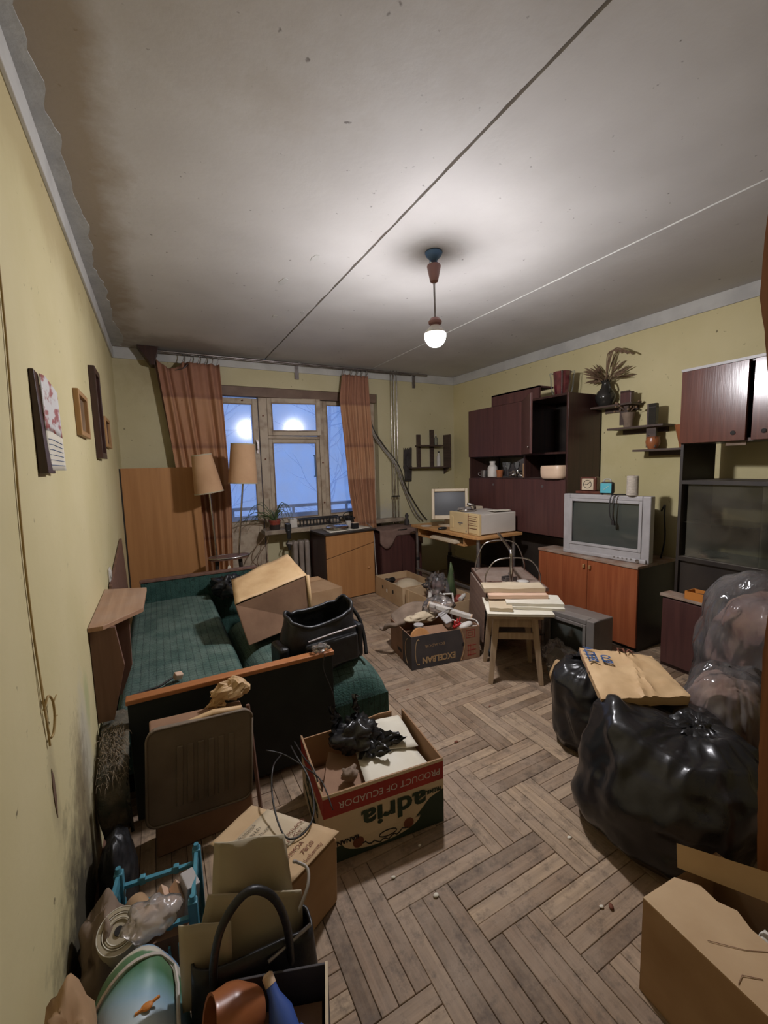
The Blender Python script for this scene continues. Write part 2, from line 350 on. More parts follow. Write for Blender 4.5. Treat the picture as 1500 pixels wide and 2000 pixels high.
# ------------------------------------------------------------------ surfaces of the room
def stain_mat(name, base, base2, extra):
    "paint with blotches; extra = list of (centre, radii, colour, strength, noise scale) stains with ragged outline"
    m = mat(name, base, 0.75, base2, 2.2, bump=0.12, bscale=22, lo=0.3, hi=0.75)
    nt = m.node_tree; N, L = nt.nodes, nt.links; b = N['Principled BSDF']
    out = b.inputs['Base Color'].links[0].from_socket
    ge = N.new('ShaderNodeNewGeometry')
    # small specks
    sp = N.new('ShaderNodeTexNoise'); sp.inputs['Scale'].default_value = 26; sp.inputs['Detail'].default_value = 3
    L.new(ge.outputs['Position'], sp.inputs['Vector'])
    mr = N.new('ShaderNodeMapRange'); mr.inputs['From Min'].default_value = 0.70; mr.inputs['From Max'].default_value = 0.76
    L.new(sp.outputs[0], mr.inputs['Value'])
    mx = N.new('ShaderNodeMix'); mx.data_type = 'RGBA'; L.new(mr.outputs[0], mx.inputs[0]); L.new(out, mx.inputs[6])
    mx.inputs[7].default_value = (base[0]*0.35, base[1]*0.33, base[2]*0.32, 1); out = mx.outputs[2]
    for c, r, colr, st, ns in extra:
        mp = N.new('ShaderNodeMapping'); mp.vector_type = 'TEXTURE'
        mp.inputs['Location'].default_value = c; mp.inputs['Scale'].default_value = r
        L.new(ge.outputs['Position'], mp.inputs[0])
        ln = N.new('ShaderNodeVectorMath'); ln.operation = 'LENGTH'; L.new(mp.outputs[0], ln.inputs[0])
        nz = N.new('ShaderNodeTexNoise'); nz.inputs['Scale'].default_value = ns; nz.inputs['Detail'].default_value = 8; nz.inputs['Roughness'].default_value = 0.65
        L.new(ge.outputs['Position'], nz.inputs['Vector'])
        ad = N.new('ShaderNodeMath'); ad.operation = 'MULTIPLY_ADD'; L.new(nz.outputs[0], ad.inputs[0]); ad.inputs[1].default_value = 1.6; L.new(ln.outputs['Value'], ad.inputs[2])
        mr = N.new('ShaderNodeMapRange'); mr.inputs['From Min'].default_value = 1.75; mr.inputs['From Max'].default_value = 1.15
        mr.inputs['To Min'].default_value = 0; mr.inputs['To Max'].default_value = st; L.new(ad.outputs[0], mr.inputs['Value'])
        mx = N.new('ShaderNodeMix'); mx.data_type = 'RGBA'; L.new(mr.outputs[0], mx.inputs[0]); L.new(out, mx.inputs[6])
        mx.inputs[7].default_value = (*colr, 1); out = mx.outputs[2]
    L.new(out, b.inputs['Base Color'])
    return m
YEL, YEL2 = (0.55, 0.475, 0.25), (0.63, 0.55, 0.32)
MT['wall_left'] = stain_mat('yellow_wall_paint_left', YEL, YEL2, [
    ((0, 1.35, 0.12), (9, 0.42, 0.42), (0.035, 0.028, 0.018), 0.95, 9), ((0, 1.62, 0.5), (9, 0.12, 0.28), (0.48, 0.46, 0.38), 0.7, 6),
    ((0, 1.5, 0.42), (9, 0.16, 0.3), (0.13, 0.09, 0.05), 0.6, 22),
    ((0, 1.72, 0.62), (9, 0.06, 0.12), (0.28, 0.36, 0.16), 0.5, 7), ((0, 2.0, 2.35), (9, 2.0, 0.22), (0.30, 0.20, 0.07), 0.35, 3),
    ((0, 1.2, 0.62), (9, 0.05, 0.22), (0.30, 0.25, 0.14), 0.5, 12)])
MT['wall_back'] = stain_mat('yellow_wall_paint_back', (0.50, 0.44, 0.26), (0.58, 0.52, 0.33), [
    ((0.4, RD, 2.3), (0.5, 9, 0.35), (0.26, 0.18, 0.08), 0.4, 4), ((2.7, RD, 0.75), (0.3, 9, 0.25), (0.40, 0.39, 0.36), 0.7, 8)])
MT['wall_right'] = stain_mat('yellow_wall_paint_right', YEL, YEL2, [((RW, 2.0, 1.3), (9, 0.6, 0.5), (0.44, 0.37, 0.16), 0.4, 4)])
MT['ceiling'] = stain_mat('ceiling_whitewash', (0.46, 0.44, 0.42), (0.55, 0.53, 0.51), [
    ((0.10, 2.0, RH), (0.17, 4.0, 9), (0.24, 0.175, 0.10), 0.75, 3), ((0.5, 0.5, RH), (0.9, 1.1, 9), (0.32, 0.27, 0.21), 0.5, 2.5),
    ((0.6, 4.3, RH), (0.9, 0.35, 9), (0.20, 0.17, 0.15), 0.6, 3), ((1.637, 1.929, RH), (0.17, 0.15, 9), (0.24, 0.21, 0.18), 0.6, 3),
    ((3.2, 1.2, RH), (0.8, 1.6, 9), (0.40, 0.36, 0.33), 0.4, 2)])
MT['plaster'] = mat('bare_plaster', (0.44, 0.44, 0.42), 0.85, (0.36, 0.36, 0.35), 8, bump=0.3)

Y0 = -0.9
struct(build('wall_left', MB().box(-0.12, Y0, 0, 0, RD+0.3, RH), 'wall_left'))
struct(build('wall_right', MB().box(RW, Y0, 0, RW+0.12, RD+0.3, RH), 'wall_right'))
struct(build('wall_front', MB().box(-0.12, Y0-0.12, 0, RW+0.12, Y0, RH), 'wall_right'))
OX0, OX1, OXM, OZ = 0.72, 2.62, 1.27, 2.23     # window recess
wb = MB()
wb.box(0, RD, 0, OX0, RD+0.3, RH).box(OX1, RD, 0, RW, RD+0.3, RH).box(OX0, RD, OZ, OX1, RD+0.3, RH).box(OXM, RD+0.06, 0, OX1, RD+0.3, 0.72)
struct(build('wall_back', wb, 'wall_back'))
# cornice boards
struct(build('trim_1', MB().box(0, Y0, RH-0.098, 0.014, RD, RH), 'white_trim', bevel=0.003), 'pale cornice board along the left wall')
struct(build('trim_2', MB().box(0.014, RD-0.014, RH-0.098, RW-0.014, RD, RH), 'white_trim', bevel=0.003), 'pale cornice board above the window')
struct(build('trim_3', MB().box(RW-0.014, Y0, RH-0.098, RW, RD, RH), 'white_trim', bevel=0.003), 'pale cornice board along the right wall')
struct(build('trim_4', MB().box(OX0+0.01, RD+0.012, OZ-0.095, OX1-0.01, RD+0.06, OZ-0.002), 'lintel'), 'dark brown header board above the balcony window')
for nm, bx in (('baseboard_left', (0, Y0, 0, 0.015, RD, 0.06)), ('baseboard_right', (RW-0.015, Y0, 0, RW, RD, 0.06))):
    struct(build(nm, MB().box(*bx), 'board_brown'))

# ceiling: three slabs with open joints
ceil = sempty('ceiling', (0, 0, RH))
S1, S2 = 1.326, 2.526
def slab_edge(x, amp, seed): return [(x+amp*mnoise.noise(Vector((y*7, seed, 0)))+amp*0.5*mnoise.noise(Vector((y*31, seed, 4))), y) for y in np.linspace(Y0, RD, 110)]
e1a, e1b = slab_edge(S1-0.008, 0.007, 1), slab_edge(S1+0.005, 0.002, 2)
e2a, e2b = slab_edge(S2-0.0015, 0.001, 3), slab_edge(S2+0.0015, 0.001, 5)
def slabpoly(le, ri): return [(x, y) for x, y in le[::-1]] + [(x, y) for x, y in ri]
for le, ri in (([(0, Y0), (0, RD)], e1a), (e1b, e2a), (e2b, [(RW, Y0), (RW, RD)])):
    poly = slabpoly(le, ri)
    mb = MB(); n = len(poly)
    # strip faces to avoid one huge concave face
    a = [(x, y, 0) for x, y in le]; b = [(x, y, 0) for x, y in ri]
    if len(a) < len(b): a = [(le[0][0], y, 0) for _, y in ri]
    if len(b) < len(a): b = [(ri[0][0], y, 0) for _, y in le]
    k = len(a)
    lo = a+b; hi = [(x, y, 0.12) for x, y, _ in lo]
    fs = []
    for i in range(k-1):
        fs += [(i, i+1, k+i+1, k+i), (2*k+i, 3*k+i, 3*k+i+1, 2*k+i+1), (i, 2*k+i, 2*k+i+1, i+1), (k+i, k+i+1, 3*k+i+1, 3*k+i)]
    mb.add(lo+hi, fs); build('ceiling_slab', mb, 'ceiling', ceil)
build('joint_backing', MB().box(S1-0.05, Y0, 0.018, S1+0.05, RD, 0.03), 'ink_brown', ceil)
bead = MB().tube([(S2+0.002*mnoise.noise(Vector((y*5, 2, 2))), y, -0.0005) for y in np.linspace(Y0, RD-0.02, 70)], 0.0055, 6)
build('joint_filler', bead, 'white_trim', ceil, smooth=True, label='thin white filled joint line')
# ragged sheet of bare plaster left of the ceiling stain
pl = MB(); pts_in, pts_out = [], []
for y in np.linspace(0.2, 4.44, 140):
    w = 0.066+0.030*mnoise.noise(Vector((y*2.3, 1, 7)))+0.018*mnoise.noise(Vector((y*9, 5, 7)))+0.006*mnoise.noise(Vector((y*40, 5, 7)))
    w += 0.03*max(0, (y-2.0)/2.4)
    pts_in.append((0.0145, y)); pts_out.append((max(0.03, w), y))
k = len(pts_in)
vs = [(x, y, -0.0035) for x, y in pts_in+pts_out]+[(x, y, 0.001) for x, y in pts_in+pts_out]; fs = []
for i in range(k-1): fs += [(i, k+i, k+i+1, i+1)][::-1] + [(k+i, 3*k+i, 3*k+i+1, k+i+1)]
build('plaster_patch', pl.add(vs, fs), 'plaster', ceil, label='ragged strip of pale bare plaster')
for px, py, s in ((1.10, 2.25, 0.03), (1.02, 2.6, 0.035), (1.12, 3.2, 0.03), (1.2, 3.5, 0.025), (1.28, 3.05, 0.02)):   # flaked paint
    poly = [(px+s*(0.6+0.5*mnoise.noise(Vector((t, px*9, 0))))*math.cos(t), py+2.2*s*(0.6+0.5*mnoise.noise(Vector((t, py*9, 3))))*math.sin(t), -0.0015) for t in np.linspace(0, 2*math.pi, 15)[:-1]]
    build('paint_flake', MB().slab([(x, y, -0.0015) for x, y, _ in poly][::-1], 0.002, (0, 0, -1)), 'white_trim', ceil)

# floor: herringbone of four-plank blocks
MT['plank'] = None
def plank_mat(name, island):
    m = bpy.data.materials.new(name); m.use_nodes = True; N, L = m.node_tree.nodes, m.node_tree.links; b = N['Principled BSDF']
    ge = N.new('ShaderNodeNewGeometry'); oi = N.new('ShaderNodeObjectInfo'); tc = N.new('ShaderNodeTexCoord')
    rnd = ge.outputs['Random Per Island'] if island else oi.outputs['Random']
    rp = N.new('ShaderNodeValToRGB'); e = rp.color_ramp.elements
    e[0].color = (0.15, 0.095, 0.056, 1); e[1].color = (0.42, 0.30, 0.19, 1)
    for p, c in ((0.35, (0.245, 0.16, 0.10)), (0.7, (0.32, 0.22, 0.14))):
        k = e.new(p); k.color = (*c, 1)
    L.new(rnd, rp.inputs[0])
    # grain along the plank
    mp = N.new('ShaderNodeMapping'); mp.inputs['Scale'].default_value = (2.5, 45, 20); L.new(tc.outputs['UV'], mp.inputs[0])
    ad = N.new('ShaderNodeVectorMath'); ad.operation = 'ADD'; cb = N.new('ShaderNodeCombineXYZ'); ml = N.new('ShaderNodeMath'); ml.operation = 'MULTIPLY'; ml.inputs[1].default_value = 37
    L.new(rnd, ml.inputs[0]); L.new(ml.outputs[0], cb.inputs[0]); L.new(ml.outputs[0], cb.inputs[1]); L.new(mp.outputs[0], ad.inputs[0]); L.new(cb.outputs[0], ad.inputs[1])
    nz = N.new('ShaderNodeTexNoise'); nz.inputs['Scale'].default_value = 1.4; nz.inputs['Detail'].default_value = 6; nz.inputs['Roughness'].default_value = 0.6
    L.new(ad.outputs[0], nz.inputs['Vector'])
    mr = N.new('ShaderNodeMapRange'); mr.inputs['From Min'].default_value = 0.3; mr.inputs['From Max'].default_value = 0.7; mr.inputs['To Min'].default_value = 0.62; mr.inputs['To Max'].default_value = 1.3
    L.new(nz.outputs[0], mr.inputs['Value'])
    hs = N.new('ShaderNodeHueSaturation'); L.new(mr.outputs[0], hs.inputs['Value']); L.new(rp.outputs[0], hs.inputs['Color'])
    # grime and dust over the whole floor
    n2 = N.new('ShaderNodeTexNoise'); n2.inputs['Scale'].default_value = 4.0; n2.inputs['Detail'].default_value = 10; n2.inputs['Roughness'].default_value = 0.74
    L.new(ge.outputs['Position'], n2.inputs['Vector'])
    r2 = N.new('ShaderNodeMapRange'); r2.inputs['From Min'].default_value = 0.36; r2.inputs['From Max'].default_value = 0.68; r2.inputs['To Max'].default_value = 0.8; L.new(n2.outputs[0], r2.inputs['Value'])
    mx = N.new('ShaderNodeMix'); mx.data_type = 'RGBA'; L.new(r2.outputs[0], mx.inputs[0]); L.new(hs.outputs[0], mx.inputs[6]); mx.inputs[7].default_value = (0.36, 0.27, 0.195, 1)
    n3 = N.new('ShaderNodeTexNoise'); n3.inputs['Scale'].default_value = 15; n3.inputs['Detail'].default_value = 10; n3.inputs['Roughness'].default_value = 0.75; L.new(ge.outputs['Position'], n3.inputs['Vector'])
    r3 = N.new('ShaderNodeMapRange'); r3.inputs['From Min'].default_value = 0.50; r3.inputs['From Max'].default_value = 0.70; r3.inputs['To Max'].default_value = 0.85; L.new(n3.outputs[0], r3.inputs['Value'])
    m3 = N.new('ShaderNodeMix'); m3.data_type = 'RGBA'; L.new(r3.outputs[0], m3.inputs[0]); L.new(mx.outputs[2], m3.inputs[6]); m3.inputs[7].default_value = (0.085, 0.06, 0.042, 1)
    L.new(m3.outputs[2], b.inputs['Base Color']); b.inputs['Roughness'].default_value = 0.62; b.inputs['Specular IOR Level'].default_value = 0.35
    bp = N.new('ShaderNodeBump'); bp.inputs['Strength'].default_value = 0.25; bp.inputs['Distance'].default_value = 0.004
    L.new(nz.outputs[0], bp.inputs['Height']); L.new(bp.outputs[0], b.inputs['Normal'])
    return m
MT['plank'] = plank_mat('parquet_plank', False); MT['plank_rest'] = plank_mat('parquet_rest', True)
MT['subfloor'] = mat('dark_joint_dirt', (0.035, 0.025, 0.018), 0.95)
floor = sempty('floor')
build('subfloor', MB().box(-0.1, Y0, -0.05, RW+0.1, RD+0.1, -0.006), 'subfloor', floor)
PW, PL = 0.2025/4, 0.405; GX, GY = 1.0251, 0.8352; G = 0.2025
def plank_verts(L_, W_, g=0.0008, c=0.0014):
    a, b = L_/2-g, W_/2-g
    top = [(-a+c, -b+c, 0), (a-c, -b+c, 0), (a-c, b-c, 0), (-a+c, b-c, 0)]
    mid = [(-a, -b, -c), (a, -b, -c), (a, b, -c), (-a, b, -c)]
    bot = [(-a, -b, -0.012), (a, -b, -0.012), (a, b, -0.012), (-a, b, -0.012)]
    fs = [(0, 1, 2, 3)]+[(i+4, (i+1)%4+4, (i+1)%4, i) for i in range(4)]+[(i+8, (i+1)%4+8, (i+1)%4+4, i+4) for i in range(4)]
    return top+mid+bot, fs
pv, pf = plank_verts(PL, PW)
planks = []
for m_ in range(-40, 41):
    for n_ in range(-14, 15):
        bx, by = GX+m_*G+n_*4*G, GY-m_*G
        for k in range(4):
            planks.append((bx+G, by+(k+0.5)*PW, 0)); planks.append((bx+(k+0.5)*PW, by-G, 1))
planks = [p for p in planks if -0.18 < p[0] < RW+0.18 and Y0+0.2 < p[1] < RD-0.02]
planks = [p for p in planks if (p[0] > 0.03 and p[0] < RW-0.03)]
hidden = [(0, 1.75, 1.0, 4.4), (1.0, 2.0, 1.32, 3.0), (0.0, 0.75, 0.6, 1.75), (0.7, 1.25, 1.17, 1.65), (1.72, 2.35, 2.2, 2.8), (2.35, 2.95, 2.95, 4.0), (1.5, 0.35, 3.7, 1.5),
          (1.75, 4.05, 2.35, 4.5), (3.25, 1.4, 3.74, 4.5), (2.75, 1.5, 3.74, 1.7)]
def vis(p):
    q = Vector((p[0], p[1], 0))-CAM; z = q.dot(fw)
    if z < 0.2: return -1
    u, v = 750+FPX*q.dot(rt2)/z, 1000+FPX*q.dot(dn2)/z
    if not (-60 < u < 1560 and v < 2060): return -1
    if any(a < p[0] < c and b < p[1] < d for a, b, c, d in hidden): return 0
    return 1/z
planks.sort(key=lambda p: -vis(p))
pme = bpy.data.meshes.new('plank'); pme.from_pydata(pv, [], pf); pme.materials.append(MT['plank'])
def plank_uv(me):
    ul = me.uv_layers.new(name='plank_uv'); n = len(pv)
    ids = np.zeros(len(me.loops), dtype=np.int32); me.loops.foreach_get('vertex_index', ids)
    ul.data.foreach_set('uv', np.array(pv, dtype=np.float32)[ids % n, :2].ravel())
plank_uv(pme)
rest = MB()
for i, (x, y, o_) in enumerate(planks):
    dz = random.uniform(-0.0012, 0.0006); tx, ty = random.uniform(-0.012, 0.012), random.uniform(-0.002, 0.002)
    eu = Euler((tx, ty, (math.pi/2 if o_ else 0)+random.uniform(-0.003, 0.003)))
    if i < 300:
        o = bpy.data.objects.new('plank', pme); COL.objects.link(o); o.parent = floor; o.location = (x, y, dz-0.001); o.rotation_euler = eu
    else:
        M_ = Matrix.Translation((x, y, dz-0.001)) @ eu.to_matrix().to_4x4()
        rest.add([M_ @ Vector(v) for v in pv], pf)
ro = build('plank_field', rest, 'plank_rest', floor); ro['kind'] = 'stuff'; plank_uv(ro.data)

# crumbs lying on the floor
def crumb(name, label, cat, x, y, s, m, seed, fl=0.4):
    mb = MB().sphere((0, 0, 0), (s, s*0.7, s*fl), 9, 6).jitter(s*0.5, 40, seed)
    o = build(name, mb, m, smooth=True, loc=(x, y, s*fl*0.8)); tag(o, label, cat); return o

# ------------------------------------------------------------------ balcony door and window
FY0, FY1 = 4.575, 4.625
def sash(parent, x0, x1, z0, z1, sw, name='sash_frame', y0=FY0, y1=FY1, m='frame_paint', bot=None, top=None, M=None):
    bot = bot or sw; top = top or sw
    mb = MB().box(x0, y0, z0, x0+sw, y1, z1).box(x1-sw, y0, z0, x1, y1, z1).box(x0+sw, y0, z1-top, x1-sw, y1, z1).box(x0+sw, y0, z0, x1-sw, y1, z0+bot)
    X = lambda q: q.xf(M) if M is not None else q
    build(name, X(mb), m, parent, bevel=0.004)
    build('pane', X(MB().box(x0+sw-0.006, (y0+y1)/2-0.002, z0+bot-0.006, x1-sw+0.006, (y0+y1)/2+0.002, z1-top+0.006)), 'pane', parent)
    # inner bead
    b = 0.010
    mb = MB().box(x0+sw, y0-0.006, z0+bot, x0+sw+b, y0+0.006, z1-top).box(x1-sw-b, y0-0.006, z0+bot, x1-sw, y0+0.006, z1-top)
    mb.box(x0+sw+b, y0-0.006, z1-top-b, x1-sw-b, y0+0.006, z1-top).box(x0+sw+b, y0-0.006, z0+bot, x1-sw-b, y0+0.006, z0+bot+b)
    build('glazing_bead', X(mb), 'frame_brown', parent)
dr = sempty('door_1'); dr['label'] = 'glazed balcony door with flaking cream paint behind the floor lamp'
sash(dr, 0.80, 1.252, 0.06, 2.125, 0.055, 'door_leaf', bot=0.79)
build('lower_panel', MB().box(0.86, FY0-0.008, 0.12, 1.195, FY0+0.006, 0.74), 'frame_paint', dr, bevel=0.004)
build('latch', MB().box(1.215, FY0-0.02, 1.56, 1.235, FY0, 1.70).cyl((1.225, FY0-0.045, 1.63), (1.225, FY0, 1.63), 0.007).box(1.217, FY0-0.05, 1.60, 1.233, FY0-0.038, 1.68), 'steel', dr)
build('threshold', MB().box(0.74, FY0, 0.0, 1.27, FY1+0.05, 0.058), 'frame_brown', dr)
wn = sempty('window_1'); wn['label'] = 'old cream painted window with a small vent sash above the sill'
fr = MB().box(0.735, FY0, 0.06, 0.797, FY1+0.03, 2.14).box(1.258, FY0-0.012, 0.06, 1.345, FY1+0.03, 2.14).box(2.52, FY0, 0.75, 2.615, FY1+0.03, 2.14)
fr.box(0.735, FY0, 2.14, 2.615, FY1+0.03, 2.20).box(1.345, FY0, 0.75, 2.52, FY1+0.03, 0.80)
build('outer_frame', fr, 'frame_paint', wn, bevel=0.005)
build('mullion', MB().box(1.915, FY0-0.008, 0.80, 1.965, FY1+0.02, 2.14), 'frame_paint', wn, bevel=0.005)
build('transom', MB().box(1.345, FY0-0.006, 1.715, 1.915, FY1, 1.745), 'frame_paint', wn, bevel=0.004)
sash(wn, 1.347, 1.913, 1.747, 2.138, 0.045, 'vent_sash', y0=FY0-0.018, y1=FY1-0.01, top=0.05, bot=0.045, M=Matrix.Translation((1.347, FY0, 0)) @ Matrix.Rotation(R(-8), 4, 'Z') @ Matrix.Translation((-1.347, -FY0, 0)))
sash(wn, 1.347, 1.913, 0.802, 1.713, 0.040, 'lower_sash', bot=0.05)
sash(wn, 1.967, 2.518, 0.802, 2.138, 0.042, 'tall_sash', bot=0.06)
hb = MB().cyl((1.840, FY0-0.035, 1.30), (1.840, FY0-0.035, 1.53), 0.007).cyl((1.84, FY0, 1.30), (1.84, FY0-0.035, 1.30), 0.006).cyl((1.84, FY0, 1.53), (1.84, FY0-0.035, 1.53), 0.006)
build('pull_handle', hb, 'lampblue', wn, smooth='auto', label='blue grey pull handle')
for x_, z_ in ((1.58, 2.115), (1.61, 1.765), (1.10, 2.10), (1.94, 1.45), (1.94, 1.0), (1.30, 1.95), (1.30, 1.5)):
    build('nail_head', MB().cyl((x_, FY0-0.024, z_), (x_, FY0, z_), 0.008, n=8), 'ink_brown', wn)
sl = MB().slab([(1.20, RD-0.17, 0.765), (1.68, RD-0.17, 0.765), (1.68, RD-0.10, 0.765), (2.9, RD-0.10, 0.765), (2.9, RD+0.0, 0.765), (2.60, RD+0.09, 0.765), (1.27, RD+0.09, 0.765), (1.20, RD, 0.765)], 0.045)
struct(build('trim_5', sl, 'sill', bevel=0.006), 'worn cream window sill above the radiator')
# outside: parapet of the balcony and bare branches in the dusk
MT['parapet'] = mat('balcony_parapet', (0.40, 0.44, 0.56), 0.9, (0.33, 0.37, 0.48), 3)
bal = sempty('wall_balcony'); bal['label'] = 'pale balcony parapet outside the window'
build('parapet_panel', MB().box(-0.6, 5.75, -0.3, 4.6, 5.83, 0.78), 'parapet', bal)
build('hand_rail', MB().box(-0.6, 5.72, 0.86, 4.6, 5.79, 0.90), 'parapet', bal)
build('balcony_floor', MB().box(-0.6, 4.80, -0.3, 4.6, 5.75, -0.02), 'parapet', bal)
for i in range(7): build('rail_post', MB().box(-0.5+i*0.8, 5.74, 0.78, -0.47+i*0.8, 5.77, 0.86), 'parapet', bal)
def tree(x, y, seed, label, r0=0.10):
    rng = random.Random(seed); t = thing('bare_tree', label, 'tree', (x, y, -3.0), 0, 'bare trees beyond the balcony')
    br = MB(); base = [Vector((0, 0, 0)), Vector((0.1, 0, 2.2)), Vector((0.05, 0.1, 4.2)), Vector((0.2, 0.1, 6.2)), Vector((0.1, 0.1, 8))]
    build('trunk', MB().tube(base, r0, 8, r0*0.3, sub=4), 'bark', t, smooth=True)
    for i in range(26):
        h = rng.uniform(2.6, 7.0); a = rng.uniform(0, 6.28); l = rng.uniform(0.8, 2.2)
        p = Vector((0.1, 0.05, h)); d = Vector((math.cos(a), math.sin(a)*0.5, rng.uniform(0.1, 0.9)))
        q = [p]; 
        for s in range(4):
            d = (d+Vector((rng.uniform(-.4, .4), rng.uniform(-.3, .3), rng.uniform(-.25, .35)))).normalized(); q.append(q[-1]+d*l/4)
        br.tube(q, 0.022, 5, 0.005, sub=2)
        for s in (1, 2, 3):
            e = (d+Vector((rng.uniform(-.9, .9), rng.uniform(-.4, .4), rng.uniform(-.4, .6)))).normalized()
            br.tube([q[s], q[s]+e*l*0.2, q[s]+e*l*0.34+Vector((0, 0, 0.05))], 0.009, 4, 0.003)
    o = build('branches', br, 'bark', t); return t
tree(4.6, 11.5, 3, 'bare tree seen through the narrow right window pane', 0.09)
tree(1.6, 12.0, 5, 'bare tree seen through the balcony door pane', 0.10)

# ------------------------------------------------------------------ ceiling lamp with bare bulb
lx, ly = 1.637, 1.929
lp = thing('pendant_lamp', 'bare glowing bulb on a short rod hanging from the ceiling', 'lamp', (lx, ly, RH))
build('ceiling_plate', MB().lathe([(0.044, -0.002), (0.046, -0.006), (0.040, -0.02), (0.016, -0.045)], 20), 'lampblue', lp, smooth='auto', label='blue painted ceiling plate')
hk = MB()
for s in (-1, 1): hk.tube([(0.010*s, 0, -0.04), (0.024*s, 0, -0.052), (0.018*s, 0, -0.068), (0.004*s, 0, -0.066)], 0.0035, 6, sub=4)
build('hook', hk, 'lampblue', lp, smooth=True)
build('cup', MB().lathe([(0.004, -0.062), (0.035, -0.066), (0.037, -0.072), (0.021, -0.148), (0.008, -0.156)][::-1], 20), 'lamppink', lp, smooth='auto', label='pinkish brown cup')
build('rod', MB().cyl((0, 0, -0.15), (0.003, 0, -0.335), 0.0052), 'steel', lp, smooth='auto')
build('socket', MB().lathe([(0.018, -0.372), (0.034, -0.362), (0.036, -0.350), (0.022, -0.332), (0.006, -0.328)], 20, (0.003, 0, 0)), 'lamppink', lp, smooth='auto')
def emis(name, c, s):
    m = bpy.data.materials.new(name); m.use_nodes = True; N, L = m.node_tree.nodes, m.node_tree.links; N.remove(N['Principled BSDF'])
    e = N.new('ShaderNodeEmission'); e.inputs[0].default_value = (*c, 1); e.inputs[1].default_value = s; L.new(e.outputs[0], N['Material Output'].inputs[0]); return m
prof = [(0.016, -0.052), (0.019, -0.046)]
bl = MB().lathe([(0.002, -0.482), (0.022, -0.478), (0.040, -0.466), (0.052, -0.447), (0.057, -0.425), (0.055, -0.412)], 18, (0.003, 0, 0))
build('bulb_base', MB().lathe([(0.0555, -0.4125), (0.052, -0.402), (0.036, -0.384), (0.024, -0.372), (0.017, -0.362)], 18, (0.003, 0, 0)), 'white_plastic', lp, smooth='auto', label='opaque white bulb base')
build('bulb', bl, emis('lit_bulb', BULB_COLOR, BULB_STRENGTH), lp, smooth=True, label='bright white bulb')

# ------------------------------------------------------------------ curtain rod and curtains
rd = thing('curtain_rod', 'double metal curtain rail with brackets under the ceiling above the window', 'curtain rod', (0, RD, RH))
def rail(a, b, y, z, r, m='steel'): build('rail', MB().cyl((a, y, z), (b, y, z), r, n=10), m, rd, smooth='auto')
rail(0.27, 3.25, -0.115, -0.030, 0.011); rail(0.30, 3.05, -0.075, -0.034, 0.009)
build('end_block', MB().prism([(0, 0), (0.17, 0), (0.13, -0.16), (0.10, -0.16)], (0.20, -0.15, -0.002), (1, 0, 0), (0, 0, 1), (0, 0.14, 0)), 'veneer_dark', rd, bevel=0.004, label='dark wooden end bracket')
for x_ in (1.66, 3.12):
    build('bracket', MB().box(x_-0.022, -0.02, -0.17, x_+0.022, -0.014, -0.015).box(x_-0.012, -0.125, -0.028, x_+0.012, -0.014, -0.016), 'steel', rd, bevel=0.002)
def curtain_mat(name, vstripe):
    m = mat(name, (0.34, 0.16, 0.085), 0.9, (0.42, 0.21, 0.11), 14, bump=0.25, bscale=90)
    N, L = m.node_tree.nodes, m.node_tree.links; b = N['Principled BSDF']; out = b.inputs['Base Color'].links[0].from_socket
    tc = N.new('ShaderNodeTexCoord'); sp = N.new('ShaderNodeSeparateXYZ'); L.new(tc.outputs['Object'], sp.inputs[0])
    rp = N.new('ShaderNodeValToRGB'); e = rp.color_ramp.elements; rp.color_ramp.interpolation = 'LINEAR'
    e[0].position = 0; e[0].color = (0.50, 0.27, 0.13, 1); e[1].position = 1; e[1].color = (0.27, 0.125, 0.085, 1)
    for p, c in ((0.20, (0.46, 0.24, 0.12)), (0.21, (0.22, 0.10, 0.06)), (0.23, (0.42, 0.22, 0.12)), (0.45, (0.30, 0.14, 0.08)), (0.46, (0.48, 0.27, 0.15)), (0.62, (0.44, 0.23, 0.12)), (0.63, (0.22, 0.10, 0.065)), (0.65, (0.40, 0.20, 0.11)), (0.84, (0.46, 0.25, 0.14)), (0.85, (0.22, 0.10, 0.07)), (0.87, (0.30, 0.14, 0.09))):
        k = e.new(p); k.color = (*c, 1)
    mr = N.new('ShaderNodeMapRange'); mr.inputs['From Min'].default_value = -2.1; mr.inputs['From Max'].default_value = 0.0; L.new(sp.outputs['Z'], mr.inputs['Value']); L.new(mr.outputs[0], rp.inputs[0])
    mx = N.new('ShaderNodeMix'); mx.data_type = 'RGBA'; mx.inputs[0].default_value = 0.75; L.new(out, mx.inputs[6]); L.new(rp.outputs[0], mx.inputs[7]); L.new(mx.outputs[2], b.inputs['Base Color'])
    return m
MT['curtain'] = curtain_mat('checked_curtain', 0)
def curtain(name, label, ztop, zbot, left, right, folds, amp, seed, y=-0.12, sag=None):
    t = thing(name, label, 'curtain', (0, RD, ztop), 0, 'curtains at the balcony window')
    def fn(u, v):           # v 0 bottom .. 1 top
        x0 = np.interp(v, left[0], left[1]); x1 = np.interp(v, right[0], right[1])
        ph = 2*math.pi*folds*u+1.3*mnoise.noise(Vector((u*3, v*1.5, seed)))*2
        a = amp*(0.45+0.55*(1-v))*(0.7+0.6*mnoise.noise(Vector((u*5, v*2, seed+4))))
        zz = zbot-ztop+(ztop-zbot)*v
        if sag: zz -= sag(u)*max(0, (v-0.75)/0.25)**2
        return Vector((x0+(x1-x0)*u+0.006*math.sin(ph*0.5), y+a*math.sin(ph)+0.012*mnoise.noise(Vector((u*6, v*6, seed))), zz))
    build('cloth', MB().grid(fn, 90, 46), 'curtain', t, smooth=True, solid=0.002)
    return t
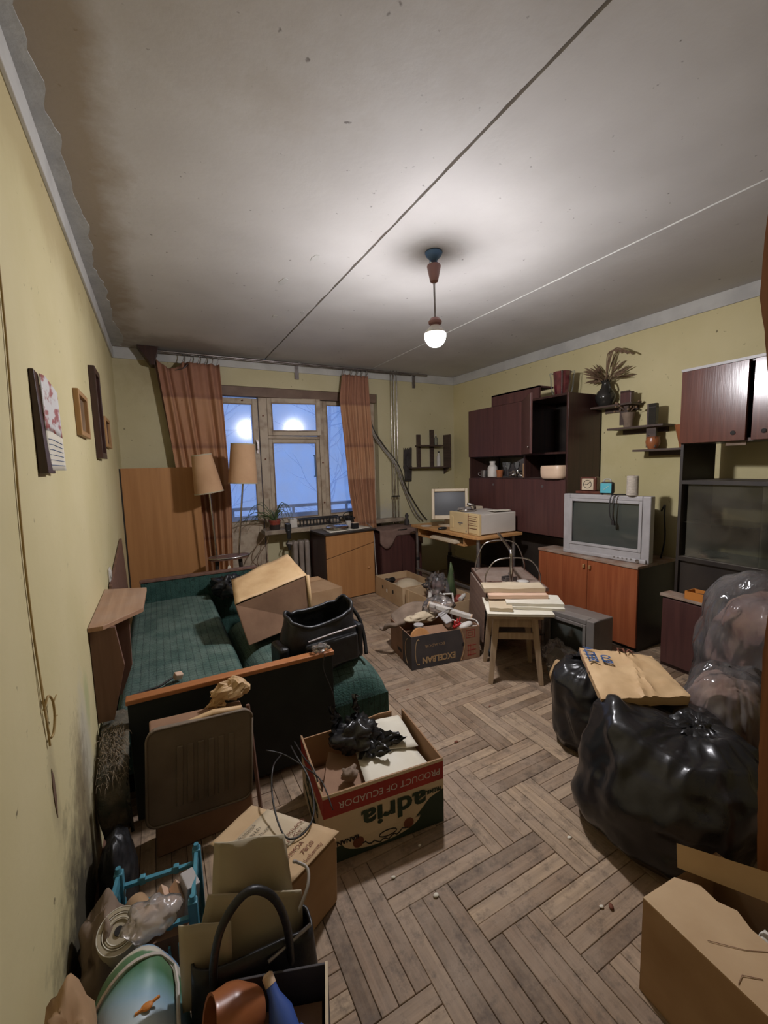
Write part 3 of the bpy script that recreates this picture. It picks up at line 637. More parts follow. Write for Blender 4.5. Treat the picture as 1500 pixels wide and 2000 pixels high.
lc = curtain('window_curtain', 'long brown checked curtain hanging beside the left corner behind the lamp shades', 2.395, 0.10,
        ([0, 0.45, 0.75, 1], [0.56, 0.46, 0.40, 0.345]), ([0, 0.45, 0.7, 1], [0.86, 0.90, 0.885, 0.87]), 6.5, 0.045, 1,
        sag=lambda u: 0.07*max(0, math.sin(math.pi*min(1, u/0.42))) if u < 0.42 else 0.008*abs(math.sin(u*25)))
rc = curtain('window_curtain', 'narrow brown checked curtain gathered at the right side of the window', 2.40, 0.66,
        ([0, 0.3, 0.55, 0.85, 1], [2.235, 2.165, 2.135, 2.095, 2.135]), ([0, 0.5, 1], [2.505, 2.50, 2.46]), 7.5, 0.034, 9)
build('lining_edge', MB().slab([(0.325, -0.10, -0.0), (0.352, -0.10, 0.0), (0.50, -0.085, -1.15), (0.46, -0.085, -1.15)][::-1], 0.004, (0, -1, 0)), 'cloth_brown', lc)
for x_ in (0.345, 0.56, 0.62, 0.69, 0.75, 0.81, 0.855):
    build('curtain_hook', MB().tube([(x_, -0.118, 0.062), (x_+0.014, -0.125, 0.045), (x_+0.008, -0.12, 0.02), (x_-0.006, -0.118, -0.012)], 0.0045, 6, sub=3), 'steel', lc, smooth=True)
build('drooping_tape', MB().tube([(0.60, -0.125, -0.02), (0.57, -0.13, -0.055), (0.53, -0.13, -0.075), (0.49, -0.13, -0.085)], 0.010, 6, 0.003, sub=4), 'veneer_dark', lc, smooth=True)
for x_ in (2.15, 2.24, 2.31, 2.37, 2.43):
    build('curtain_hook', MB().tube([(x_, -0.118, 0.058), (x_+0.014, -0.125, 0.04), (x_+0.006, -0.12, 0.015), (x_-0.006, -0.118, -0.015)], 0.0045, 6, sub=3), 'steel', rc, smooth=True)

# ------------------------------------------------------------------ back wall: pipes, cables, shelf, mask
hp = thing('heating_pipes', 'three thin vertical heating pipes on the back wall beside the right curtain', 'pipe', (2.80, RD, 0))
for dx, dy, r_ in ((-0.040, -0.07, 0.007), (-0.008, -0.075, 0.008), (0.036, -0.07, 0.007)):
    build('pipe', MB().cyl((dx, dy, 0.70), (dx+0.012, dy, RH), r_, n=10), 'chrome', hp, smooth='auto')
build('pipe_tie', MB().box(-0.05, -0.09, 1.02, 0.05, -0.055, 1.035), 'cord_black', hp)
for k, (off, r_) in enumerate(((0, 0.009), (0.03, 0.006), (-0.022, 0.005))):
    c = MB().tube([(2.48+off, RD-0.02, 1.95), (2.53+off, RD-0.03, 1.80), (2.66+off, RD-0.045, 1.61), (2.80+off, RD-0.105, 1.40), (2.95+off, RD-0.05, 1.10), (3.10+off*2, RD-0.04, 0.82), (3.20+off*2, RD-0.05, 0.70)], r_, 7, sub=6)
    o = build('wall_cable', c, ('cord_grey', 'cord_black', 'cord_grey')[k], smooth=True)
    tag(o, ('thickest grey cable slung across the pipes down to the desk', 'thin black cable slung across the pipes down to the desk', 'thin grey cable slung across the pipes down to the desk')[k], 'cable', 'cables slung across the pipes')
mk = thing('carved_mask', 'dark carved wooden plaque with spiky top hanging beside the pipes', 'wall plaque', (3.01, RD, 1.41))
poly = [(-0.045, -0.21), (0.045, -0.21), (0.055, -0.03), (0.05, -0.02), (0.058, 0.19), (0.046, 0.21), (0.036, 0.17), (0.026, 0.205), (0.012, 0.165), (-0.002, 0.20), (-0.016, 0.16), (-0.030, 0.20), (-0.042, 0.15), (-0.056, 0.20), (-0.062, 0.0), (-0.066, -0.05), (-0.05, -0.08)]
build('plaque_body', MB().prism(poly, (0, -0.012, 0), (1, 0, 0), (0, 0, 1), (0, -0.022, 0)), 'charcoal', mk, bevel=0.004)
build('carved_face', MB().prism([(-0.03, -0.02), (0.0, -0.05), (0.035, -0.02), (0.03, 0.09), (0.0, 0.12), (-0.03, 0.09)], (0, -0.034, 0), (1, 0, 0), (0, 0, 1), (0, -0.014, 0)).box(-0.006, -0.056, 0.0, 0.008, -0.046, 0.06), 'charcoal', mk, bevel=0.005)
build('lower_plate', MB().box(-0.04, -0.044, -0.19, 0.042, -0.034, -0.09), 'charcoal', mk, bevel=0.006)
build('cord', MB().tube([(0, -0.02, -0.21), (0.004, -0.02, -0.30), (0.0, -0.018, -0.38)], 0.004, 6), 'cord_black', mk)
ws = thing('wall_shelf', 'small stepped dark wooden shelf holding bottles on the back wall', 'shelf', (3.33, RD, 1.37))
build('shelf_board', MB().slab([(-0.32, -0.10, 0.0), (0.18, -0.14, -0.0), (0.25, -0.14, 0.0), (0.25, 0, 0.0), (-0.32, 0, 0)], 0.018), 'shelfwood', ws, bevel=0.002)
build('shelf_board', MB().box(-0.20, -0.13, 0.25, 0.15, 0, 0.268), 'shelfwood', ws, bevel=0.002)
build('upright', MB().box(-0.18, -0.03, 0.0, -0.13, -0.0, 0.40), 'shelfwood', ws, bevel=0.002)
build('upright', MB().box(0.02, -0.03, 0.0, 0.07, 0, 0.46), 'shelfwood', ws, bevel=0.002)
build('side_panel', MB().prism([(0, -0.10), (0, 0.40), (-0.14, 0.40), (-0.14, 0.0)], (0.235, -0.0, 0), (0, 1, 0), (0, 0, 1), (0.016, 0, 0)), 'shelfwood', ws, bevel=0.002)
def bottle(name, label, loc, h, r_, m, capm=None, neck=0.4, group=None, cat='bottle'):
    t = thing(name, label, cat, loc, 0, group)
    build('body', MB().lathe([(r_*0.85, 0), (r_, 0.004), (r_, h*0.6), (r_*0.9, h*0.68), (r_*neck, h*0.78), (r_*neck, h*0.92)], 16), m, t, smooth='auto')
    build('cap', MB().lathe([(r_*neck*1.15, h*0.9), (r_*neck*1.15, h), (r_*neck*0.9, h*1.0)], 14), capm or m, t, smooth='auto')
    return t
bottle('glass_bottle', 'clear glass bottle on the upper board of the small wall shelf', (3.40, RD-0.07, 1.638), 0.13, 0.022, 'jarglass', 'white_plastic')
bottle('perfume_bottle', 'squat pale bottle with dark cap on the lower board of the small wall shelf', (3.44, RD-0.07, 1.37), 0.19, 0.026, 'white_plastic', 'black')

# radiator under the sill
rad = thing('radiator', 'old brown ribbed radiator under the window sill beside the wooden chest', 'radiator', (1.50, RD-0.03, 0.12))
for i in range(3):
    x_ = i*0.065
    build('rib', MB().box(x_, -0.09, 0.03, x_+0.055, 0.02, 0.50), 'radiator', rad, bevel=0.022, seg=3, smooth='auto')
build('header_pipe', MB().cyl((-0.06, -0.035, 0.47), (0.18, -0.035, 0.47), 0.022), 'radiator', rad, smooth='auto')
build('header_pipe', MB().cyl((-0.02, -0.035, 0.06), (0.18, -0.035, 0.06), 0.022), 'radiator', rad, smooth='auto')
for x_ in (0.03, 0.15): build('foot', MB().box(x_-0.015, -0.06, -0.12, x_+0.015, 0.0, 0.06), 'radiator', rad)
build('valve', MB().cyl((-0.05, -0.035, 0.47), (-0.05, -0.12, 0.45), 0.011).cyl((-0.05, -0.11, 0.42), (-0.05, -0.11, 0.48), 0.014), 'cord_black', rad, smooth='auto')

# things on the sill
pp = thing('potted_plant', 'spidery green plant in a red plastic pot on the window sill', 'plant', (1.325, 4.40, 0.765))
build('pot', MB().lathe([(0.042, 0), (0.058, 0.085), (0.062, 0.088), (0.062, 0.10), (0.056, 0.10), (0.050, 0.085)], 20), 'pot_red', pp, smooth='auto')
build('soil', MB().lathe([(0.001, 0.0), (0.052, 0.0), (0.052, 0.082), (0.001, 0.086)], 16), 'soil', pp)
rng = random.Random(4)
for i in range(24):
    a = rng.uniform(0, 6.28); l = rng.uniform(0.14, 0.30); hh = rng.uniform(0.04, 0.2)
    d = Vector((math.cos(a)-0.35, math.sin(a)*0.35-0.15, 0)); 
    p = [Vector((0, 0, 0.08)), Vector((0, 0, 0.10+hh*0.5))+d*l*0.25, Vector((0, 0, 0.10+hh))+d*l*0.6, Vector((0, 0, 0.10+hh*0.75))+d*l*0.95, Vector((0, 0, 0.08+hh*0.1))+d*l*1.15]
    build('leaf', MB().tube(p, 0.006, 4, 0.0015, sub=3), 'leaf', pp)
sk = MB().tube([(0.01, -0.01, 0.08), (0.015, -0.01, 0.38)], 0.003, 5); build('stick', sk, 'dry', pp)
o = build('trailing_vine', MB().tube([(1.24, 4.37, 0.80), (1.20, 4.36, 0.70), (1.10, 4.35, 0.60), (1.06, 4.36, 0.48), (1.14, 4.36, 0.40), (1.23, 4.37, 0.45)], 0.005, 5, sub=6).tube([(1.25, 4.38, 0.80), (1.23, 4.36, 0.66), (1.13, 4.35, 0.52), (1.12, 4.35, 0.42), (1.22, 4.36, 0.36)], 0.004, 5, sub=6), 'dry', smooth=True)
tag(o, 'dry brown stems trailing down below the potted plant', 'vine')
o = build('white_carton', MB().box(-0.04, -0.03, 0, 0.04, 0.03, 0.09).box(-0.042, -0.032, 0.09, 0.036, 0.03, 0.10), 'white_plastic', bevel=0.004, loc=(1.52, 4.42, 0.765)); tag(o, 'small white carton on the sill right of the potted plant', 'carton')
t = thing('black_phone', 'black telephone handset hanging over the edge of the window sill', 'telephone', (1.44, 4.335, 0.765))
build('handset', MB().box(-0.028, -0.03, -0.03, 0.03, 0.02, 0.06).box(-0.02, -0.045, -0.10, 0.02, -0.02, 0.0), 'black', t, bevel=0.01)
build('cord', MB().tube([(0, -0.035, -0.10), (-0.03, -0.03, -0.16), (0.0, -0.03, -0.19)], 0.005, 6, sub=4), 'cord_black', t)
t = thing('black_tray', 'low black slatted tray lying along the sill in front of the window', 'tray', (1.78, 4.46, 0.766))
build('tray_floor', MB().box(-0.20, -0.05, 0, 0.30, 0.06, 0.008), 'black', t)
for i in range(13): build('slat', MB().box(-0.19+i*0.038, -0.052, 0.008, -0.175+i*0.038, -0.044, 0.075), 'black', t)
build('rim', MB().box(-0.20, -0.054, 0.07, 0.30, -0.042, 0.082).box(-0.2, 0.05, 0.07, 0.30, 0.062, 0.082), 'black', t)
def crumple(c, r, seed, amp=0.35, nu=26, nv=16, f=2.2):
    mb = MB().sphere((0, 0, 0), r, nu, nv)
    rx = r if isinstance(r, (int, float)) else max(r)
    out = []
    for v in mb.v:
        d = Vector(v); n = mnoise.noise(d/rx*f+Vector((seed*5.1, 0, 0))); n2 = abs(mnoise.noise(d/rx*f*2.6+Vector((0, seed*3.3, 0))))
        out.append(tuple(Vector(c)+d*(1+amp*n-amp*0.8*n2)))
    mb.v = out; return mb
o = build('plastic_wad', crumple((0, 0, 0.035), (0.08, 0.04, 0.04), 3), 'film', smooth=True, loc=(2.00, 4.43, 0.766)); tag(o, 'crumpled clear plastic wad on the sill by the tall pane', 'plastic bag')
t = thing('wire_basket', 'small dark basket with an arched rim at the right end of the sill', 'basket', (2.20, 4.46, 0.766))
build('basket_body', MB().lathe([(0.05, 0), (0.085, 0.06), (0.09, 0.06), (0.052, -0.0)], 18), 'black', t, smooth='auto')
for i in range(9):
    a = i*2*math.pi/9; build('rib', MB().tube([(0.05*math.cos(a), 0.05*math.sin(a), 0), (0.092*math.cos(a), 0.092*math.sin(a), 0.065)], 0.005, 5), 'steel', t)
build('handle', MB().tube([(-0.09, 0, 0.06), (-0.06, 0, 0.105), (0, 0, 0.115), (0.06, 0, 0.105), (0.09, 0, 0.06)], 0.005, 6, sub=4), 'black', t, smooth=True)

# wooden chest of drawers by the window
ch = thing('wooden_chest', 'honey coloured wooden chest with sagging doors and dark top by the window', 'chest', (1.735, 4.02, 0), 0.09)
build('side_panel', MB().box(0, 0.016, 0, 0.018, 0.40, 0.70), 'veneer_dark', ch, bevel=0.001)
build('side_panel', MB().box(0.562, 0.016, 0, 0.58, 0.40, 0.70), 'pine', ch, bevel=0.001)
build('back_panel', MB().box(0.018, 0.385, 0, 0.562, 0.40, 0.70), 'veneer_dark', ch)
build('top_board', MB().box(-0.02, -0.02, 0.703, 0.60, 0.41, 0.725), 'carcass', ch, bevel=0.003)
build('drawer_front', MB().prism([(0.004, 0.46), (0.576, 0.575), (0.576, 0.70), (0.004, 0.70)], (0, 0.016, 0), (1, 0, 0), (0, 0, 1), (0, -0.018, 0)), 'pine', ch, bevel=0.002)
build('lower_front', MB().prism([(0.004, 0.01), (0.576, 0.01), (0.576, 0.568), (0.004, 0.453)], (0, 0.016, 0), (1, 0, 0), (0, 0, 1), (0, -0.018, 0)), 'pine', ch, bevel=0.002)
build('knob', MB().sphere((0.50, -0.008, 0.30), (0.016, 0.010, 0.016), 12, 8), 'pine', ch, smooth=True)
build('lower_shelf', MB().box(0.018, 0.02, 0.03, 0.562, 0.385, 0.046), 'pine', ch)
def sheet(name, label, cat, pts, m, th=0.003, group=None, curl=0.0, seed=0, sub=6):
    "paper sheet spanned by 4 corner points, slightly curled"
    a, b, c, d = [Vector(p) for p in pts]
    n = (b-a).cross(d-a).normalized()
    def fn(u, v): return (a*(1-u)+b*u)*(1-v)+(d*(1-u)+c*u)*v + n*curl*(mnoise.noise(Vector((u*2.2+seed*3, v*2.2, seed)))+0.3)
    o = build(name, MB().grid(fn, sub, sub), m, smooth=True, solid=th); tag(o, label, cat, group); return o
Mch = Matrix.Translation((1.735, 4.02, 0)) @ Matrix.Rotation(0.09, 4, 'Z')
def cp(x, y, z): return Mch @ Vector((x, y, z))
sheet('paper_sheet', 'white paper spread over the dark top of the wooden chest', 'paper', [cp(0.05, -0.01, 0.729), cp(0.56, 0.04, 0.729), cp(0.57, 0.36, 0.729), cp(0.12, 0.34, 0.729)], 'paper', 0.003, curl=0.004)
o = build('glass_dish', MB().lathe([(0.10, 0), (0.125, 0.012), (0.125, 0.028), (0.105, 0.04), (0.02, 0.044)], 22), 'chrome', smooth='auto', loc=cp(0.22, 0.16, 0.736)); tag(o, 'round shiny dish on the papers on the wooden chest', 'dish')
t = thing('small_jar', 'small dark jar with cream top on the wooden chest', 'jar', cp(0.38, 0.06, 0.736))
build('jar_body', MB().box(-0.033, -0.03, 0, 0.033, 0.03, 0.06), 'black', t, bevel=0.006); build('lid', MB().box(-0.03, -0.028, 0.06, 0.03, 0.028, 0.066), 'cream_plastic', t)
o = build('cream_cup', MB().lathe([(0.025, 0), (0.033, 0.06), (0.029, 0.06), (0.022, 0.006)], 16), 'white_plastic', smooth='auto', loc=cp(0.40, 0.24, 0.736)); tag(o, 'small white cup at the back of the wooden chest', 'cup')
o = build('power_cable', MB().tube([(2.345, 4.30, 0.75), (2.33, 4.12, 0.68), (2.325, 4.08, 0.40), (2.34, 4.06, 0.14), (2.40, 4.02, 0.03)], 0.006, 6, sub=5), 'cord_grey', smooth=True); tag(o, 'grey cable running down the right side of the wooden chest', 'cable')

# dark red cabinet with a cloth
dc = thing('dark_cabinet', 'low dark maroon cabinet with a dusty cloth between the chest and the desk', 'cabinet', (2.42, 4.12, 0))
build('body', MB().box(0, 0.012, 0, 0.54, 0.36, 0.66), 'veneer_plum', dc, bevel=0.002)
build('door', MB().box(0.005, -0.006, 0.03, 0.268, 0.012, 0.63), 'veneer_plum', dc, bevel=0.002)
build('door', MB().box(0.272, -0.006, 0.03, 0.535, 0.012, 0.63), 'veneer_plum', dc, bevel=0.002)
build('top_board', MB().box(-0.01, -0.015, 0.66, 0.55, 0.36, 0.675), 'carcass', dc)
def dcloth(u, v):
    x = -0.02+0.56*u; s = v*0.52; 
    y = 0.35-s if s < 0.37 else -0.02-0.012*math.sin(9*u); z = 0.679+0.004*mnoise.noise(Vector((u*5, v*5, 1)))
    if s >= 0.37: z = 0.679-(s-0.37)*(0.5+0.9*max(0, math.sin(u*7+0.5)))
    return Vector((x, y, z))
o = build('dust_cloth', MB().grid(dcloth, 26, 22), 'cloth_brown', smooth=True, solid=0.003, loc=(2.42, 4.12, 0.0)); tag(o, 'dusty brown cloth draped over the low maroon cabinet', 'cloth')
o = build('small_figurine', MB().lathe([(0.03, 0), (0.034, 0.03), (0.018, 0.08), (0.024, 0.11), (0.012, 0.14)], 14), 'charcoal', smooth='auto', loc=(2.885, 4.32, 0.684)); tag(o, 'small dark figurine at the right end of the maroon cabinet', 'figurine')

# ------------------------------------------------------------------ computer desk
dk = thing('computer_desk', 'light wooden computer desk with rounded corner and steel legs', 'desk', (2.70, 2.83, 0))
poly = [(0.10, 0.0), (0.54, 0.0), (0.54, 1.10), (0.0, 1.10), (0.0, 0.10)]
arc = [(0.10-0.10*math.cos(t), 0.10-0.10*math.sin(t)) for t in np.linspace(0, math.pi/2, 7)]
poly = arc+[(0.54, 0.0), (0.54, 1.10), (0.0, 1.10)]
build('desk_top', MB().slab([(x, y, 0.745) for x, y in poly], 0.026), 'pine_x', dk, bevel=0.002)
for x_, y_ in ((0.06, 0.06), (0.49, 0.06), (0.05, 1.05), (0.49, 1.05)):
    lg = build('leg', MB().cyl((x_, y_, 0.0), (x_, y_, 0.72), 0.017), 'steel', dk, smooth='auto')
    build('collar', MB().cyl((x_, y_, 0.35), (x_, y_, 0.385), 0.023), 'black', lg, smooth='auto')
build('keyboard_box', MB().box(0.03, 0.22, 0.645, 0.50, 0.235, 0.718).box(0.03, 0.99, 0.645, 0.5, 1.005, 0.718).box(0.03, 0.22, 0.63, 0.5, 1.005, 0.645), 'pine_x', dk, bevel=0.001, label='shallow wooden keyboard tray')
build('shelf_rail', MB().box(0.03, 0.05, 0.24, 0.06, 1.06, 0.26), 'steel', dk)
build('cross_bar', MB().box(0.46, 0.05, 0.10, 0.50, 1.06, 0.35), 'carcass', dk)
o = build('keyboard', MB().box(2.69, 3.14, 0.646, 2.83, 3.55, 0.67).box(2.70, 3.15, 0.67, 2.82, 3.54, 0.676), 'pc', bevel=0.003); tag(o, 'beige keyboard in the tray under the computer desk', 'keyboard')
# monitor
mo = thing('crt_monitor', 'bulky beige computer monitor tilted back on the desk', 'monitor', (2.98, 3.60, 0.747), -0.62)
tilt = Matrix.Translation((0, 0, 0.06)) @ Matrix.Rotation(R(-9), 4, 'X')
W_, H_ = 0.185, 0.315
fr = MB().box(-W_, -0.17, 0, -W_+0.03, -0.10, H_).box(W_-0.03, -0.17, 0, W_, -0.10, H_).box(-W_+0.03, -0.17, 0, W_-0.03, -0.10, 0.042).box(-W_+0.03, -0.17, H_-0.03, W_-0.03, -0.10, H_)
build('bezel', fr.xf(tilt), 'pc', mo, bevel=0.006)
def scr(u, v):
    x = (u-0.5)*2; z = (v-0.5)*2; return Vector((x*(W_-0.028), -0.162+0.012*(x*x+z*z), 0.04+(H_-0.068)*v))
build('screen', MB().grid(scr, 12, 12).xf(tilt), 'screen_blue', mo, smooth=True)
bk_ = [(-W_+0.008, -0.10, 0.008), (W_-0.008, -0.10, 0.008), (0.12, 0.20, 0.05), (-0.12, 0.20, 0.05)]
tp_ = [(-W_+0.008, -0.10, H_-0.006), (W_-0.008, -0.10, H_-0.006), (0.12, 0.20, H_-0.07), (-0.12, 0.20, H_-0.07)]
build('rear_case', MB().hexa(bk_, tp_).xf(tilt), 'pc', mo, bevel=0.015)
build('swivel_base', MB().lathe([(0.12, 0), (0.125, 0.012), (0.06, 0.025), (0.05, 0.075)], 22), 'pc', mo, smooth='auto')
build('power_button', MB().cyl((0.12, -0.176, 0.02), (0.12, -0.165, 0.02), 0.007).xf(tilt), 'silver_dark', mo)
# PC case lying down
pc = thing('pc_case', 'yellowed desktop computer case lying on the desk beside the monitor', 'computer', (2.76, 2.885, 0.747), 0.0)
build('case_cover', MB().box(0.03, 0.0, 0.006, 0.45, 0.42, 0.19), 'pc_white', pc, bevel=0.006)
build('front_bezel', MB().box(0.0, -0.004, 0.0, 0.032, 0.424, 0.194), 'pc_front', pc, bevel=0.005)
for y0_, y1_, z0_, z1_ in ((0.02, 0.13, 0.13, 0.165), (0.02, 0.13, 0.09, 0.125), (0.02, 0.13, 0.062, 0.085), (0.02, 0.13, 0.015, 0.055)):
    build('drive_bay', MB().box(-0.006, y0_, z0_, 0.002, y1_, z1_), 'pc_front', pc, bevel=0.002)
for z_ in (0.058, 0.0875, 0.1275, 0.168): build('bay_gap', MB().box(-0.007, 0.018, z_-0.0015, 0.001, 0.132, z_+0.0015), 'ink_brown', pc)
build('panel_gap', MB().box(-0.0055, 0.138, 0.004, 0.001, 0.141, 0.19), 'ink_brown', pc)
build('drive_slot', MB().box(-0.008, 0.03, 0.148, -0.005, 0.12, 0.153).box(-0.008, 0.03, 0.105, -0.005, 0.12, 0.108), 'ink_brown', pc)
build('side_grip', MB().box(-0.006, 0.36, 0.04, 0.002, 0.39, 0.15), 'pc_front', pc, bevel=0.004)
for q_ in ((-0.003, 0.22, 0.09, 0.001, 0.29, 0.10), (-0.003, 0.25, 0.075, 0.001, 0.27, 0.082), (-0.006, 0.165, 0.015, 0.001, 0.172, 0.03)): build('bezel_mark', MB().box(*q_), 'silver_dark', pc)
for i in range(4): build('foot', MB().cyl((0.06+0.28*(i % 2), 0.05+0.3*(i//2), -0.001), (0.06+0.28*(i % 2), 0.05+0.3*(i//2), 0.007), 0.01, n=8), 'black', pc)
t = thing('headset', 'grey headset curled on top of the computer case', 'headset', (2.88, 3.20, 0.942))
build('band', MB().tube([(-0.08, 0.0, 0.012), (-0.04, -0.06, 0.012), (0.05, -0.06, 0.012), (0.09, 0.0, 0.05), (0.05, 0.05, 0.06)], 0.012, 8, sub=5), 'chrome', t, smooth=True)
build('ear_cup', MB().lathe([(0.03, 0), (0.042, 0.012), (0.03, 0.03), (0.01, 0.034)], 16, (-0.03, 0.04, 0.0)), 'silver_dark', t, smooth='auto')
build('ear_cup', MB().lathe([(0.03, 0), (0.042, 0.012), (0.03, 0.03), (0.01, 0.034)], 16, (0.07, 0.06, 0.0)), 'silver_dark', t, smooth='auto')
sheet('paper_scrap', 'crumpled paper scraps on the far edge of the computer case', 'paper', [(2.98, 2.93, 0.948), (3.17, 2.90, 0.946), (3.19, 3.00, 0.948), (3.0, 3.04, 0.946)], 'paper', 0.003, curl=0.012, seed=3, sub=9)
o = build('speaker_box', MB().box(-0.05, -0.05, 0, 0.05, 0.05, 0.21), 'pc', bevel=0.012, loc=(3.16, 3.38, 0.747)); tag(o, 'beige desktop speaker half hidden behind the monitor', 'speaker')
o = build('desk_mouse', MB().sphere((0, 0, 0.014), (0.055, 0.03, 0.016), 14, 8), 'black', smooth=True, loc=(2.74, 3.40, 0.747)); tag(o, 'small black mouse on the desk in front of the monitor', 'mouse')
o = build('compact_disc', MB().lathe([(0.06, 0), (0.06, 0.0015), (0.009, 0.0015), (0.009, 0)], 24, cap=False), 'white_plastic', loc=(2.76, 3.72, 0.747)); tag(o, 'white disc lying on the desk before the monitor', 'disc')

# ------------------------------------------------------------------ left wall unit (beside the desk)
FX = 3.30
ua = thing('wall_unit', 'tall dark wall unit with an open door behind the computer desk', 'wall unit', (FX, 2.40, 0))
Dp = RW-FX-0.012; Ln = 1.25; D0 = 0.48
build('side_panel', MB().box(0.0, 0, 0.72, Dp, 0.018, 1.955), 'veneer_dark', ua, bevel=0.001)
build('side_panel', MB().box(0.0, Ln-0.018, 0.72, Dp, Ln, 1.955), 'veneer_dark', ua, bevel=0.001)
build('divider', MB().box(0.012, D0-0.009, 0.735, Dp, D0+0.009, 1.937), 'veneer_dark', ua)
build('top_board', MB().box(0.0, 0.018, 1.937, Dp, Ln-0.018, 1.955), 'veneer_dark', ua)
build('shelf', MB().box(0.010, 0.018, 1.455, Dp, D0-0.009, 1.473).box(0.010, D0+0.009, 1.455, Dp, Ln-0.018, 1.473), 'veneer_dark', ua)
build('shelf', MB().box(0.006, 0.018, 1.228, Dp, D0-0.009, 1.246).box(0.006, D0+0.009, 1.228, Dp, Ln-0.018, 1.246), 'veneer_dark', ua)
build('bottom_board', MB().box(0.004, 0.018, 0.735, Dp, Ln-0.018, 0.753), 'veneer_dark', ua)
build('back_panel', MB().box(Dp-0.008, 0.0, 0.72, Dp, Ln, 1.955), 'carcass', ua)
build('mirror', MB().box(Dp-0.012, D0+0.02, 1.25, Dp-0.009, Ln-0.03, 1.45), 'mirror', ua, label='mirror at the back of the open niche')
for a, b in ((D0+0.005, 0.864), (0.868, Ln-0.002)):
    build('upper_door', MB().box(-0.018, a, 1.462, 0.0, b, 1.95), 'veneer_plum', ua, bevel=0.0015)
od = build('open_door', MB().box(-0.018, -0.475, -0.243, 0.0, 0.0, 0.245), 'veneer_plum', ua, bevel=0.0015, loc=(-0.004, D0+0.002, 1.706), rot=(0, 0, R(-38)))
build('knob', MB().sphere((-0.028, -0.445, -0.19), 0.009, 10, 8), 'chrome', od, smooth=True)
for a, b in ((0.004, D0-0.002), (D0+0.002, Ln-0.004)):
    dd = build('drop_front', MB().box(-0.018, a, 0.742, 0.0, b, 1.236), 'veneer_plum', ua, bevel=0.0015)
    build('key_plate', MB().cyl((-0.022, (a+b)/2, 1.175), (-0.017, (a+b)/2, 1.175), 0.012).cyl((-0.03, (a+b)/2, 1.175), (-0.018, (a+b)/2, 1.175), 0.004), 'steel', dd)
build('base_cabinet', MB().box(0.14, 0.02, 0.0, Dp, Ln-0.02, 0.70), 'carcass', ua, bevel=0.002)
o = build('loose_board', MB().box(3.31, 2.72, 1.958, 3.335, 3.32, 2.065).box(3.31, 2.72, 2.05, 3.50, 3.32, 2.066), 'veneer_plum', bevel=0.001); tag(o, 'loose dark panel lying on top of the tall wall unit', 'board')
# objects in its niches
bottle('white_jug', 'white plastic bottle in the niche of the tall wall unit', (3.36, 3.36, 1.247), 0.165, 0.05, 'white_plastic', 'white_plastic', neck=0.55)
t = thing('tin_mug', 'grey mug at the left end of the niche', 'mug', (3.37, 3.50, 1.247))
build('mug_body', MB().lathe([(0.032, 0), (0.036, 0.07), (0.032, 0.07), (0.029, 0.005)], 16), 'steel', t, smooth='auto'); build('handle', MB().tube([(-0.02, 0.032, 0.055), (-0.03, 0.055, 0.045), (-0.03, 0.05, 0.02), (-0.02, 0.032, 0.014)], 0.004, 6, sub=3), 'steel', t, smooth=True)
for i, (x_, y_, nm) in enumerate(((3.40, 3.22, 'left'), (3.36, 3.14, 'middle'), (3.42, 3.08, 'right'))):
    t = thing('wine_glass', 'clear stemmed glass in the niche of the wall unit, %s of three' % {'left': 'leftmost', 'middle': 'middle', 'right': 'rightmost'}[nm], 'glass', (x_, y_, 1.247), 0, 'glasses in the wall unit niche')
    build('glass_body', MB().lathe([(0.030, 0), (0.004, 0.006), (0.004, 0.07), (0.022, 0.09), (0.030, 0.13), (0.028, 0.15)], 16, cap=False), 'jarglass', t, smooth=True)
o = build('brown_cup', MB().lathe([(0.028, 0), (0.038, 0.075), (0.034, 0.075), (0.025, 0.006)], 16), 'terracotta', smooth='auto', loc=(3.36, 3.255, 1.247)); tag(o, 'brown cup standing among the glasses in the niche', 'cup')
o = build('crumpled_foil', crumple((0, 0, 0.035), (0.05, 0.07, 0.035), 8, 0.6, 22, 14, 3), 'chrome', loc=(3.37, 3.04, 1.250)); tag(o, 'crumpled silver foil in the wall unit niche', 'foil')
o = build('dark_book', MB().box(3.36, 2.905, 1.247, 3.50, 2.935, 1.40), 'veneer_dark', bevel=0.002); tag(o, 'dark upright book leaning at the end of the niche', 'book')
o = build('tan_book', MB().box(3.37, 2.938, 1.247, 3.50, 2.958, 1.38), 'card', bevel=0.002); tag(o, 'thin tan book beside the dark book in the niche', 'book')
t = thing('bread_tray', 'rounded cream tray sticking out of the right niche of the wall unit', 'tray', (3.33, 2.53, 1.247))
def trf(u, v):
    a = 2*math.pi*u; s = np.interp(v, [0, .15, .5, .85, 1], [0.86, 0.98, 1.0, 1.0, 0.96]); p = 0.35
    cx_, cy_ = math.cos(a), math.sin(a)
    return Vector((0.11*s*math.copysign(abs(cx_)**0.55, cx_), 0.118*s*math.copysign(abs(cy_)**0.55, cy_), 0.11*v))
mb = MB().grid(trf, 40, 8, True); mb.f.append(tuple(range(39, -1, -1)))
mb.add([trf(i/40, 1)*0.9+Vector((0, 0, 0.011)) for i in range(40)]+[trf(i/40, 0.15)*0.88 for i in range(40)], [(i, i+40, (i+1) % 40+40, (i+1) % 40) for i in range(40)]+[tuple(range(40, 80))])
build('tray_shell', mb, 'cream_plastic', t, smooth='auto')
t = thing('glass_vase', 'upright glass vase behind the cream tray in the right niche', 'vase', (3.56, 2.55, 1.247))
build('glass_wall', MB().lathe([(0.05, 0), (0.06, 0.18), (0.058, 0.2)], 10, cap=False), 'jarglass', t)
